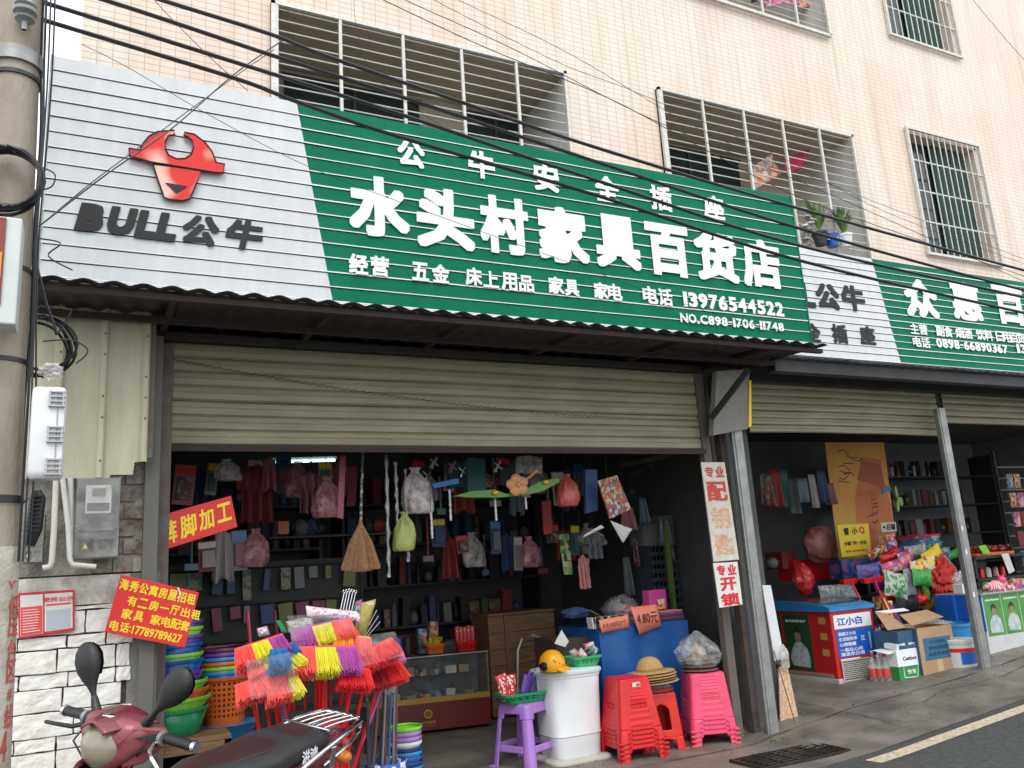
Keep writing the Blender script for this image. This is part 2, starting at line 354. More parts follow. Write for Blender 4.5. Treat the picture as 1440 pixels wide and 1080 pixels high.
# grit and leaf scraps on the pavement
random.seed(52); b = MB()
for i in range(260):
    x = random.uniform(2.5, 12); y = random.uniform(4.95, 6.2); p = gy(x, y)+Vector((0, 0, .006)); s_ = random.uniform(.002, .009); b.box(p, (s_*2, s_*1.4, s_*.8), random.uniform(0, 3))
b.build('grit', mat('grit_mix', (.30, .27, .22), .9, col2=(.05, .045, .04), var=1, vscale=3), kind='stuff')
# drain grate
gc = gnd(1112, 1066); g = thing('drain_grate', 'rusty iron drain grate set in the wet pavement by the steel post', 'grate', gc)
M_iron = mat('wet_iron', (0.07, 0.06, 0.055), 0.35, 0.6, var=0.4, vscale=15)
b = MB().bb(gc.x-.42, gc.x+.42, gc.y-.165, gc.y+.165, gc.z+.013, gc.z+.016); b.build('pit', mat('pit_black', (0.006, 0.006, 0.006), 0.9), g)
b = MB()
for sx in (-1, 1): b.bb(gc.x+sx*.42-.012, gc.x+sx*.42+.012, gc.y-.18, gc.y+.18, gc.z, gc.z+.028)
for sy in (-1, 1): b.bb(gc.x-.42, gc.x+.42, gc.y+sy*.17-.01, gc.y+sy*.17+.01, gc.z, gc.z+.026)
b.build('frame', M_iron, g)
for i in range(5):
    MB().bb(gc.x-.408, gc.x+.408, gc.y-.125+i*.06, gc.y-.105+i*.06, gc.z+.017, gc.z+.025).build('bar', M_iron, g)
for i in range(6): MB().bb(gc.x-.35+i*.14, gc.x-.335+i*.14, gc.y-.158, gc.y+.158, gc.z+.0265, gc.z+.029).build('cross_bar', M_iron, g)

# ------------------------------------------------------------ the apartment building
FY = 6.0
BLD = thing('apartment_building', 'peach tiled apartment building with barred balconies above the two shops', 'building', (6, FY, 0))
w1 = (1.13, 3.86, 4.25, 6.06); w2 = (4.93, 7.70, 4.42, 6.14); w3 = R4(1277+13, 200, 1385+1, 362, FY); w4 = (w3[0]+.03, w3[1]+.03, w3[2]+2.93, w3[3]+2.93)
w5 = (4.93, 7.62, 7.42, 9.1); w6 = (1.13, 3.86, 7.30, 9.06); w7 = (12.4, 15.1, 4.42, 6.14); w8 = (12.4, 15.1, 7.42, 9.1)
holes = [w1, w2, w3, w4, w5, w6, w7, w8]
X0, X1, Z0, Z1 = -0.19, 20.0, 3.25, 11.5
xs = sorted({X0, X1, *[h[0] for h in holes], *[h[1] for h in holes]}); zs = sorted({Z0, Z1, *[h[2] for h in holes], *[h[3] for h in holes]})
b = MB()
for i in range(len(xs)-1):
    for j in range(len(zs)-1):
        xm, zm = (xs[i]+xs[i+1])/2, (zs[j]+zs[j+1])/2
        if any(h[0] < xm < h[1] and h[2] < zm < h[3] for h in holes): continue
        b.add([(xs[i], FY, zs[j]), (xs[i+1], FY, zs[j]), (xs[i+1], FY, zs[j+1]), (xs[i], FY, zs[j+1])], [(0, 1, 2, 3)])
b.add([(X0, FY, 0), (X0, FY, Z1), (X0, FY+6, Z1), (X0, FY+6, 0)], [(0, 1, 2, 3)])
b.build('facade', M_tile, BLD)
MB().bb(X0-.1, X1, FY-.15, FY+6.2, Z1, Z1+.25).build('roof_slab', M_plast, BLD)

def grille_v(h, name='window'):
    x0, x1, z0, z1 = h
    f = MB()
    for (a, c_, d, e) in ((x0, x1, z0-.03, z0+.0), (x0, x1, z1, z1+.03), (x0-.03, x0, z0-.03, z1+.03), (x1, x1+.03, z0-.03, z1+.03)): f.bb(a, c_, FY-.05, FY-.02, d, e)
    fr = f.build('window', M_alu, BLD)
    MB().bb(x0, x1, FY+.16, FY+.18, z0, z1).build('pane', M_glass, fr)
    MB().sheet(lambda u, v: Vector((x0+(x1-x0)*(.42+.5*u), FY+.13+.018*math.sin(u*38), z0+(z1-z0)*v)), 60, 1).build('curtain', mat('green_curtain', (0.02, 0.055, 0.045), 0.8), fr, smooth=True)
    r = MB(); r.bb(x0-.001, x0+.03, FY+.002, FY+.2, z0, z1).bb(x1-.03, x1+.001, FY+.002, FY+.2, z0, z1).bb(x0, x1, FY+.002, FY+.2, z1-.03, z1+.001).bb(x0, x1, FY+.002, FY+.2, z0-.001, z0+.03)
    r.build('reveal', M_tile, fr)
    MB().bb((x0+x1)/2-.02, (x0+x1)/2+.02, FY+.14, FY+.16, z0, z1).build('sash_bar', M_alu, fr)
    n = 12; proto = None
    for i in range(1, n):
        x = x0+(x1-x0)*i/n
        if proto is None: proto = MB().tube([(x, FY-.035, z0), (x, FY-.035, z1)], .0075, 6).build('bar', M_alu, fr); px_ = x
        else: share('bar', proto, fr, (x-px_, 0, 0))
    for k in range(1, 4):
        z = z0+(z1-z0)*k/4; MB().bb(x0, x1, FY-.03, FY-.012, z-.008, z+.008).build('cross_bar', M_alu, fr)
for h in (w3, w4): grille_v(h)

def balcony(h, wins, nm=5, depth=0.82, rods=0.098):
    x0, x1, z0, z1 = h
    f = MB()
    for (a, c_, d, e) in ((x0, x1, z0-.02, z0+.015), (x0, x1, z1-.03, z1), (x0, x0+.03, z0, z1), (x1-.03, x1, z0, z1)): f.bb(a, c_, FY-.055, FY-.025, d, e)
    fr = f.build('balcony_grille', M_alu, BLD)
    y1 = FY+depth
    MB().bb(x0-.1, x1+.1, FY+.12, y1, z1-.02, z1+.1).build('ceiling', M_plast, fr)
    MB().bb(x0-.1, x1+.1, FY+.12, y1, z0-.1, z0-.02).build('balcony_floor', M_plast, fr)
    MB().bb(x0-.1, x1+.1, y1, y1+.1, z0-.1, z1+.1).build('back_wall', M_plast, fr)
    MB().bb(x0-.09, x0-.0, FY+.003, y1, z0-.1, z1+.1).build('left_cheek', M_plast, fr)
    MB().bb(x1+.0, x1+.09, FY+.003, y1, z0-.1, z1+.1).build('right_cheek', mat('white_wash', (0.62, 0.62, 0.60), 0.8, var=0.15), fr)
    MB().bb(x0, x1, FY+.003, FY+.12, z1, z1+.1).build('lintel', M_plast, fr)
    for (a, c_) in wins:
        zt = z1-.12; xa, xb = x0+(x1-x0)*a, x0+(x1-x0)*c_
        o = MB().bb(xa, xb, y1-.03, y1-.005, z0+.3, zt).build('inner_window', M_glass, fr)
        q = MB(); q.bb(xa-.03, xb+.03, y1-.05, y1-.031, zt, zt+.04).bb((xa+xb)/2-.015, (xa+xb)/2+.015, y1-.05, y1-.031, z0+.3, zt)
        q.build('inner_frame', mat('dark_frame', (0.05, 0.045, 0.04), 0.5), fr)
    p0 = MB().bb(x0+.03, x0+.055, FY-.052, FY-.028, z0+.015, z1-.03).build('mullion', M_alu, fr)
    for i in range(1, nm): share('mullion', p0, fr, ((x1-x0)*i/nm-.03, 0, 0))
    n = int((z1-z0)/rods); pr = MB().tube([(x0+.02, FY-.018, z0+rods), (x1-.02, FY-.018, z0+rods)], .0062, 6).build('rod', M_alu, fr)
    for i in range(1, n): share('rod', pr, fr, (0, 0, i*rods))
    return fr
for h in (w1, w6): balcony(h, ((.10, .57), (.75, .985)))
for h in (w2, w5, w7, w8): balcony(h, ((.10, .64),))

# shop rooms behind the shutters (ground floor)
RY = 9.6
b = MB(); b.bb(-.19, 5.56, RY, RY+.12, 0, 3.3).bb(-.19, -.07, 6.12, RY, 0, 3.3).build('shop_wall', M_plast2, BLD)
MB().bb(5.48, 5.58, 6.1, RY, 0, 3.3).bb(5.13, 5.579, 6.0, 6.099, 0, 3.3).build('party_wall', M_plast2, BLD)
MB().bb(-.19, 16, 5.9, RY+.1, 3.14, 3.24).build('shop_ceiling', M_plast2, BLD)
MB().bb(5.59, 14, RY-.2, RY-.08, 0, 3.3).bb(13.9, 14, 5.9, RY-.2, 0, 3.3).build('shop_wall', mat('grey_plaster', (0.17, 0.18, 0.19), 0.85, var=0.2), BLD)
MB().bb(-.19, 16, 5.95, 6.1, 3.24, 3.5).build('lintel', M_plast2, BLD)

# ------------------------------------------------------------ brick wall (left), painted breeze blocks
M_brick = mat('painted_brick', (0.84, 0.83, 0.80), 0.8, col2=(0.66, 0.63, 0.57), var=1, vscale=11, bump=.8, bscale=35)
M_mort = mat('dark_mortar', (0.10, 0.085, 0.075), 0.95, var=0.4, vscale=15, bump=0.8)
M_rend = mat('cement_render', (0.23, 0.22, 0.20), 0.9, var=0.35, vscale=6, bump=0.6)
WY = 5.62
BW = thing('brick_wall', 'white painted block wall with ragged joints behind the red scooter', 'wall', (-0.1, WY, 0))
bx1 = at(184, 900, WY).x
MB().bb(-1.6, 0.33, WY+.03, WY+.16, 0, 2.45).build('core', M_mort, BW)
MB().bb(-1.6, 0.33, WY+.012, WY+.029, 1.63, 2.45).build('rough_render', mat('dirty_white_render', (.50, .48, .43), .95, col2=(.17, .15, .13), var=1, vscale=5, bump=1.0), BW)
MB().bb(bx1-.015, 0.40, WY+.005, WY+.17, 0, 1.62).build('render_strip', M_rend, BW)
MB().bb(-1.6, bx1+.05, WY+.008, WY+.03, 1.455, 1.62).build('render_band', mat('white_render', (.70, .68, .63), .9, col2=(.38, .35, .31), var=1, vscale=9, bump=.9), BW)
random.seed(3); z = 0.0; row = 0
while z < 1.44:
    hrow = (0.125, 0.07, 0.13, 0.12, 0.08)[row % 5]; x = -1.6 - random.uniform(0, .2)
    while x < bx1:
        L = random.choice((0.30, 0.24, 0.34)) if hrow > .11 else random.choice((0.24, 0.30, 0.2)); x2 = min(x+L, bx1+random.uniform(-.03, .02))
        if x2-x > .05:
            q = MB(); nx, nz = 5, 3; y = WY + random.uniform(-.006, .006); zt = min(z+hrow, 1.45)
            j = [[Vector((x+.002+(x2-x-.004)*i/nx + (random.uniform(-.003, .003)), y+random.uniform(-.004, .004), z+.002+(zt-z-.004)*k/nz+random.uniform(-.0035, .0035))) for i in range(nx+1)] for k in range(nz+1)]
            vs = [p for r_ in j for p in r_]; fs = [(k*(nx+1)+i, k*(nx+1)+i+1, (k+1)*(nx+1)+i+1, (k+1)*(nx+1)+i) for k in range(nz) for i in range(nx)]
            ring = [i for i in range(nx+1)] + [k*(nx+1)+nx for k in range(1, nz+1)] + [nz*(nx+1)+i for i in range(nx-1, -1, -1)] + [k*(nx+1) for k in range(nz-1, 0, -1)]
            o_ = len(vs); vs += [vs[i]+Vector((0, .05, 0)) for i in ring]; R_ = len(ring)
            fs += [(ring[(i+1) % R_], ring[i], o_+i, o_+(i+1) % R_) for i in range(R_)]
            q.add(vs, fs).build('brick', M_brick, BW, bevel=0.004)
        x = x2+.004
    z += hrow+.004; row += 1
# broken red bricks above
for i in range(7):
    for k in range(2):
        xx = 0.02+.115*k+(i % 2)*.05; zz = 1.63+i*.105
        if zz < 2.35: MB().box((xx+.06, WY+.02, zz+.045), (.108, .05, .09), mi=0).build('red_brick', mat('old_red_brick', (0.34, 0.31, 0.27), 0.9, col2=(.12, .075, .06), var=1, vscale=14, bump=0.8), BW, bevel=.004)

# ------------------------------------------------------------ cream corrugated panel
M_cream = mat('cream_sheet', (0.53, 0.51, 0.37), 0.5, col2=(0.42, 0.39, 0.27), var=1, vscale=3, stretch=(3, 3, .5), bump=0.08, bscale=10)
CY = 5.48; TL, TR = at(55, 398, CY), at(214, 418, CY); BL, BRp = at(75, 673, CY), at(197, 645, CY)
CP = thing('corrugated_panel', 'cream corrugated steel panel hanging under the white end of the big sign', 'panel', (0, CY, BL.z))
xa, xb, zt, zb = -0.42, TR.x, 3.30, BL.z
def cor(u, v):
    x = xa+(xb-xa)*u; z = zb+(zt-zb)*v; ph = ((xb-x)/0.235) % 1.0
    d = 0.0
    e = abs(ph-0.09)
    if e < .13: d = -.035*(1-max(0, e-.05)/.08)
    lo = 0
    if u > .72 and v < .001: z += 0.02
    return Vector((x, CY+d, z + (0.075 if (x > xb-.075 and v == 0) else 0)))
MB().sheet(cor, 96, 12).build('sheet', M_cream, CP, solid=.002)
b = MB()
for i in range(9):
    for x in (xb-.02, xb-.255, xb-.49): 
        if random.random() < .7: b.box((x, CY-.037, zb+.1+i*.13), (.009, .006, .009))
b.build('screw', mat('rust_dot', (0.08, 0.04, 0.02), .9), CP, kind='stuff')
MB().bb(xb+.002, xb+.03, CY-.01, CY+.012, zb+.12, zt-.02).build('edge_strip', M_rust, CP)
# ------------------------------------------------------------ slatted shop signs
def slat_sign(root, x0, x1, z0, z1, Y, n, dtop, dbot, xl_shift=0.0):
    """n horizontal metal slats; printed pale left of the slanted line dtop -> dbot, green right of it"""
    h = (z1-z0)/n
    for i in range(n):
        za = z0+i*h; zb_ = za+h
        def dx(z): return dbot+(dtop-dbot)*(z-z0)/(z1-z0)
        prof = [(za+.008, Y+.012), (za+.004, Y-.004), (za+.0112, Y-.0045), (zb_-.002, Y+.002), (zb_-.0005, Y+.012)]
        lip = random.uniform(-.0015, .003)
        b = MB(); vs = []
        for (z, y) in prof:
            d = dx(z); xx = [x0+(d-x0)*k/6 for k in range(7)] + [d+(x1-d)*k/12 for k in range(1, 13)]
            vs += [(x, y+.0016*noise.noise(Vector((x*2, z*9, i))), z+(lip if z == prof[2][0] else 0)+.0016*noise.noise(Vector((x*5, i*3, 1)))) for x in xx]
        fs = []; ms = []
        for k in range(len(prof)-1):
            for c in range(18):
                f = (k*19+c, k*19+c+1, (k+1)*19+c+1, (k+1)*19+c); b.add([], [], 0); b.f.append(list(f)); b.m.append(2 if k in (1,) else (0 if c < 6 else 1))
        b.v = [Vector(v) for v in vs]
        o = b.build('slat', [M_sgrey, M_green, M_lett], root)
    MB().bb(x0+.01, x1-.01, Y+.013, Y+.05, z0, z1).build('backing', mat('sign_backing', (.10, .11, .11), .7), root)
    MB().bb(x0-.004, x0+.006, Y-.006, Y+.05, z0, z1).build('edge_trim', M_steel, root)
    MB().bb(x1-.004, x1+.012, Y-.006, Y+.05, z0, z1+.004).build('edge_trim', M_green, root)
SY = 4.95
a = R4(78, 78, 78.5, 388, SY)
sx0, sx1 = at(62, 240, SY).x, at(1126, 380, SY).x; sz0, sz1 = at(600, 436.5, SY).z, at(600, 178.3, SY).z
SG = thing('shop_sign', 'large green and white slatted sign with red bull head logo over the dark shop', 'shop sign', ((sx0+sx1)/2, SY, sz0))
slat_sign(SG, sx0, sx1, sz0, sz1, SY, 14, at(417, 143, SY).x, at(468, 424, SY).x)
def put(root, s, px, py, w, h, Y, m, bold=.03, depth=.02, name='character', shear=0, k=1.0):
    x0, x1 = at(px-w/2, py, Y).x, at(px+w/2, py, Y).x; z0, z1 = at(px, py+h/2, Y).z, at(px, py-h/2, Y).z
    return text(s, ((x0+x1)/2, Y, (z0+z1)/2), (x1-x0)*k, (z1-z0)*k, m, root, name, bold=bold, depth=depth, shear=shear)
LY = SY-.010
for s, px, py, w, h in (('公', 578, 216, 38, 38), ('牛', 677, 232, 37, 38), ('安', 768, 250, 35, 38), ('全', 853.5, 266, 33, 36), ('插', 929, 279, 30, 34), ('座', 1003.5, 292, 28, 33)):
    put(SG, s, px, py, w, h, LY, M_lett, .036, .006)
for s, px, py, w, h in (('水', 533, 291, 82, 82), ('头', 626, 308, 78, 82), ('村', 709, 317, 66, 78), ('家', 791.5, 331, 68, 76), ('具', 868, 340.5, 60, 72), ('百', 939, 352, 58, 70), ('货', 1007, 361.5, 57, 66), ('店', 1070.5, 371, 52, 65)):
    put(SG, s, px, py, w, h, LY, M_lett, .047, .007, k=1.03)
for s, px, py, w, h in (('经', 504, 371.5, 27, 28), ('营', 534, 374.5, 26, 28), ('五', 591, 382, 24, 26), ('金', 619.5, 385, 24, 26), ('床', 666, 389, 23, 25), ('上', 690, 393, 22, 23), ('用', 716, 396, 22, 25), ('品', 740, 399, 21, 23), ('家', 782, 401.5, 22, 24), ('具', 804, 405, 20, 23), ('家', 845, 409, 20, 23), ('电', 864.5, 411, 20, 23), ('电', 914, 415, 21, 24), ('话', 935.5, 418, 20, 24)):
    put(SG, s, px, py, w, h, LY, M_lett, .034, .006)
def run(root, s, cx, cy, w, h, Y, m, bold):
    x0, x1 = at(cx-w/2, cy, Y).x, at(cx+w/2, cy, Y).x; z0, z1 = at(cx, cy+h/2, Y).z, at(cx, cy-h/2, Y).z
    wd = [{'1': .40, '-': .6, '.': .38, 'N': 1.15, 'O': 1.15, 'C': 1.1}.get(c, .92) for c in s]; tot = sum(wd)+.12*(len(s)-1); x = x0; u = (x1-x0)/tot
    for c, q in zip(s, wd):
        hh = z1-z0; zc = (z0+z1)/2
        if c == '-': hh *= .14
        if c == '.': hh *= .18; zc = z0+hh/2
        text(c, (x+q*u/2, Y, zc), q*u, hh, m, root, 'digit', bold=bold, depth=.006); x += (q+.12)*u
run(SG, '13976544522', 1031, 428, 139, 20, LY, M_lett, .034)
run(SG, 'NO.C898-1706-11748', 1029, 453.5, 144, 12.5, LY, M_lett, .026)
for s, px, py, w, h in (('B', 128, 306, 35, 40), ('U', 171, 311, 35, 40), ('L', 207, 316, 26, 40), ('L', 236, 319.5, 26, 40), ('公', 282, 324, 51, 42), ('牛', 344, 330, 52, 42)):
    put(SG, s, px, py, w+3 if s in 'BUL' else w, h, LY, M_lblk, .072 if s in 'BUL' else .045, .006, 'letter' if s in 'BUL' else 'character', shear=.2)
# bull head logo
M_logo = bpy.data.materials.new('logo_red_print'); M_logo.use_nodes = True
t = M_logo.node_tree; bs = t.nodes['Principled BSDF']; tc = t.nodes.new('ShaderNodeTexCoord'); n_ = t.nodes.new('ShaderNodeTexNoise'); n_.inputs['Scale'].default_value = 5.5; n_.inputs['Detail'].default_value = 0
t.links.new(tc.outputs['Object'], n_.inputs['Vector']); r_ = t.nodes.new('ShaderNodeValToRGB'); r_.color_ramp.elements[0].position = .56; r_.color_ramp.elements[0].color = (.72, .018, .012, 1); r_.color_ramp.elements[1].position = .76; r_.color_ramp.elements[1].color = (.85, .55, .45, 1)
t.links.new(n_.outputs[0], r_.inputs[0]); t.links.new(r_.outputs[0], bs.inputs['Base Color']); bs.inputs['Roughness'].default_value = .3
horn = [(545,625),(590,633),(603,606),(628,575),(665,555),(735,549),(738,568),(712,571),(697,598),(697,630),(712,655),(745,670),(780,669),(806,652),(817,622),(810,592),(790,575),(776,571),(778,558),(820,566),(865,600),(895,640),(912,685),(947,691),(943,729),(900,726),(700,693),(640,684),(545,656)]
face = [(645,692),(850,717),(826,780),(802,838),(770,846),(715,841),(692,832),(668,765)]
tri = [(697,770),(790,785),(745,815)]
def lg(pts, dy): return [at(x/3, y/3, SY-.03+dy) for x, y in pts]
def outline(pts, dy, m, name, out):
    p = lg(pts, dy); MB().prism(p, (0, .02, 0)).build(name, m, SG); MB().tube([q+Vector((0, .001, 0)) for q in p+[p[0]]], .0055, 6).build(out, M_lblk, SG)
outline(face, 0, M_logo, 'logo_face', 'logo_outline'); outline(horn, -.004, M_logo, 'logo_horns', 'logo_outline')
MB().prism(lg(tri, -.006), (0, .004, 0)).build('logo_triangle', M_lblk, SG)

# awning under sign 1
AW = thing('awning', 'rusty corrugated awning edge running under the big green sign', 'awning', ((sx0+sx1)/2, 5.3, 3.05))
M_corr = mat('corrugated_roof', (0.055, 0.055, 0.06), .6, .2, col2=(.04, .03, .025), var=1, vscale=8)
def corr(u, v):
    x = sx0-.1+(sx1-sx0+.18)*u; y = SY-.10+(5.95-SY+.1)*v
    return Vector((x, y, sz0-.040+.06*v+.021*abs(math.sin(x*PI/.15))**1.4+.005*noise.noise(Vector((x*4, 1, 1)))))
MB().sheet(corr, 460, 2).build('sheet', M_corr, AW, solid=.003, smooth=True)
MB().bb(sx0, sx1, SY-.012, SY-.004, sz0-.02, sz0-.001).build('lit_gap_strip', M_lett, AW)  # added white strip, its colour stands in for the lit gaps under the sign
MB().bar((sx0-.1, SY-.02, sz0-.068), (sx1+.08, SY-.02, sz0-.068), .04, .034).build('front_tube', M_rust2, AW)
MB().bar((sx0-.1, 5.4, sz0-.06), (sx1, 5.4, sz0-.06), .03, .04).build('purlin', M_rust2, AW)
for i in range(6):
    x = sx0+.7+i*.93; MB().bar((x, SY, sz0-.05), (x, 5.9, sz0+.0), .035, .04).build('rafter', M_rust2, AW)
# corner bracket at right end
MB().bar(at(1000, 588, 5.55), at(1052, 520, 5.12), .03, .045).build('brace', M_dark, AW)

# shutters
M_shut = mat('shutter_cream', (0.33, 0.30, 0.20), 0.55, col2=(.23, .205, .135), var=1, vscale=2.6, stretch=(.6, 1, 3), bump=.06)
def shutter(label, x0, x1, z0, z1, Y, sag=0, rail=True, sl=.1, ends=True):
    r = thing('roller_shutter', label, 'shutter', ((x0+x1)/2, Y, z0)); n = int((z1-z0)/sl)
    for i in range(n):
        za = z0+.045+i*sl; b = MB(); dz = random.uniform(-.004, .004); prof = [(0, .012), (.006, .006), (.012, -.006), (.05, -.010), (.055, -.006), (.060, -.010), (.088, -.004), (.094, .004), (.100, .012)]
        b.sheet(lambda u, v: Vector((x0+(x1-x0)*u, Y+prof[round(v*8)][1]+.004*noise.noise(Vector((u*6, i, 0))), za+prof[round(v*8)][0]*sl/.1+dz-sag*math.sin(u*PI)*(1-i/n)+.005*noise.noise(Vector((u*5, i*1.7, 2))))), 24, 8)
        b.build('slat', M_shut, r, smooth=True, sang=35)
    MB().sheet(lambda u, v: Vector((x0+(x1-x0)*u, Y+.02, z0+.05+(z1-z0)*v-sag*math.sin(u*PI)*(1-v))), 12, 1).build('backing', M_dark, r)
    if rail: MB().sheet(lambda u, v: Vector((x0+(x1-x0)*u, Y-.012+(.03 if v > .4 and v < .7 else 0)*0, z0+.045*v-sag*math.sin(u*PI))), 16, 2).build('bottom_rail', M_rust2, r, solid=-.03)
    return r
SH = shutter('cream roller shutter rolled partly down above the dark household shop, with a chain across it', at(236, 560, 5.8).x, at(984, 590, 5.8).x, 2.385, 3.12, 5.8)
MB().bb(.40, 4.85, 5.77, 5.93, 3.135, 3.19).build('drum_box', mat('shutter_box', (.05, .048, .042), .7, var=.3), SH)
pts = []; p0, p1 = at(236, 503, 5.76), at(984, 590, 5.76)
b = MB()
for i in range(150):
    u = i/150; p = p0.lerp(p1, u)+Vector((0, 0, -.10*math.sin(PI*u)**.8+.0)); q = p0.lerp(p1, u+.009)+Vector((0, 0, -.10*math.sin(PI*min(1, u+.009))**.8))
    o_ = .007 if i % 2 else -.007; b.tube([p+Vector((0, 0, o_)), q+Vector((0, 0, -o_))], .0022, 4)
b.build('chain', M_dark, SH, kind='stuff')

x2a, x2b = at(1052, 590, 5.95).x, at(1322, 600, 5.95).x
shutter('cream roller shutter hanging a little crooked over the drinks freezer in the second shop', x2a, x2b, at(1190, 617, 5.95).z, 3.2, 5.95, sag=-.01, rail=False, sl=.072)
shutter('cream roller shutter at the right edge of the photo beyond the second grey post', x2b+.1, x2b+3.2, at(1400, 602, 5.95).z, 3.25, 5.95, sag=0, rail=False, sl=.072)

# second sign
S2Y = 5.42
s2z0, s2z1 = at(1267, 511, S2Y).z, at(1300, 375, S2Y).z; s2x0 = at(1080, 440, S2Y).x; s2x1 = 12.5
SG2 = thing('shop_sign', 'smaller green and white slatted sign at right, partly hidden behind the big one', 'shop sign', ((s2x0+s2x1)/2, S2Y, s2z0))
slat_sign(SG2, s2x0, s2x1, s2z0, s2z1, S2Y, 15, at(1226, 367, S2Y).x, at(1267, 511, S2Y).x)
LY2 = S2Y-.010
def put2(s, cx, cy, w, h, m, bold, name='character'): put(SG2, s, 1100+cx/3, 200+cy/3, w/3, h/3, LY2, m, bold, .006, name)
put2('L', 110, 645, 52, 100, M_lblk, .04, 'letter'); put2('公', 192, 650, 96, 105, M_lblk, .04); put2('牛', 300, 658, 94, 105, M_lblk, .04)
for s, x, y in (('全', 130, 803), ('插', 243, 808), ('座', 360, 815)): put2(s, x, y, 62, 78, M_lblk, .036)
put2('安', 30, 795, 60, 78, M_lblk, .03)
for s, x, y, w in (('众', 585, 660, 135), ('惠', 775, 672, 120), ('百', 958, 690, 125), ('货', 1120, 705, 120), ('店', 1290, 720, 115)): put2(s, x, y, w, 158, M_lett, .042)
for s, x in (('主', 557), ('营', 594), ('副', 665), ('食', 700), ('烟', 748), ('酒', 783), ('饮', 835), ('料', 870), ('日', 917), ('用', 947), ('百', 977), ('货', 1007)): put2(s, x, 787+(x-557)*.09, 34, 44, M_lett, .028)
put2('电', 568, 842, 35, 42, M_lett, .028); put2('话', 605, 847, 35, 42, M_lett, .028)
run(SG2, '0898-66890367', 1100+800/3, 200+860/3, 98, 12.5, LY2, M_lett, .03); run(SG2, '13', 1100+1010/3, 200+872/3, 14, 12.5, LY2, M_lett, .03)
AW2 = thing('awning', 'dark corrugated awning edge under the neighbouring green sign', 'awning', (8.5, 5.7, s2z0-.1))
def corr2(u, v):
    x = s2x0+(s2x1-s2x0)*u; y = S2Y-.08+(.62)*v
    return Vector((x, y, s2z0-.04+.04*v+.014*abs(math.sin(x*PI/.13))**.6))
MB().sheet(corr2, 560, 2).build('sheet', mat('blue_grey_roof', (.30, .34, .38), .5, .3, col2=(.12, .12, .12), var=1, vscale=5), AW2, solid=.003, smooth=True)
MB().bb(s2x0, s2x1, S2Y+.0, S2Y+.10, s2z0-.16, s2z0-.055).build('fascia_beam', M_dark, AW2)
MB().bb(s2x0, s2x1, 5.84, 5.93, 3.10, 3.25).build('header_beam', M_dark, AW2)

# ------------------------------------------------------------ posts
def post(name, label, top, foot, w, d, m, bracket=None):
    top, foot = Vector(top), Vector(foot); r = thing(name, label, 'post', foot)
    MB().bar(foot, top, d, w).build('shaft', m, r, bevel=.004); return r
def vpost(label, px, Y, w, d, m, z1=3.1, lip=None, z0=None):
    x = px; g_ = rise(x); r = thing('steel_post', label, 'post', (x, Y, g_))
    MB().bb(x-w/2, x+w/2, Y-d/2, Y+d/2, g_, z1).build('shaft', m, r, bevel=.004)
    if lip: MB().bb(x-w/2-lip, x-w/2, Y-d/2+.01, Y-d/2+.03, g_, z1).bb(x+w/2, x+w/2+lip, Y-d/2+.01, Y-d/2+.03, g_, z1).build('flange', m, r)
    MB().box((x, Y, g_+.006), (w+.06, d+.04, .012)).build('base_plate', m, r)
    return r
M_gpost = mat('dull_green_post', (0.115, 0.135, 0.12), .7, .1, col2=(.15, .13, .11), var=1, vscale=10, bump=.3)
pl = vpost('dull green steel post left of the shop opening with a wire twist round it', at(213, 700, 5.58).x, 5.60, .085, .07, M_gpost, 3.1)
tw = at(213, 672, 5.6); MB().tube([tw+Vector((-.06, 0, -.03)), tw+Vector((0, -.02, 0)), tw+Vector((.05, -.01, .02))], .004, 5).build('wire_twist', M_steel, pl)
pr = vpost('rust brown steel shutter rail post at the left side of the shop opening', at(226, 700, 5.72).x+.02, 5.76, .072, .06, M_rust, 3.1)
M_post2 = mat('brown_post', (.13, .10, .08), .75, col2=(.09, .085, .08), var=1, vscale=8, bump=.3)
xr = at(998, 640, 5.72).x
p_ = vpost('rust brown shutter rail post behind the hanging lettered boards', xr+.02, 5.8, .085, .07, M_post2, 3.12)
vpost('dark brown timber post between the lettered boards and the grey steel post', at(1060, 980, 5.78).x, 5.82, .07, .08, mat('dark_timber', (.085, .065, .055), .8, var=.4, vscale=8, bump=.4), 3.12)
xs_ = at(1049, 700, 5.66).x
vpost('grey galvanised steel post with flange dividing the two shops', xs_, 5.70, .075, .075, M_steel, 2.62, lip=.022)
xs2 = at(1356, 780, 5.8).x
q_ = vpost('scuffed grey steel post in the middle of the second shop front', xs2, 5.8, .085, .08, M_steel, 2.9, lip=.02)
for pz in (1.62, 1.38, .95): MB().box((xs2-.02, 5.757, pz), (.03, .003, .05)).build('sticker', M_paper, q_)
vpost('slim grey steel post far right of the second shop front', xs2+3.3, 5.8, .085, .08, M_steel, 2.9)
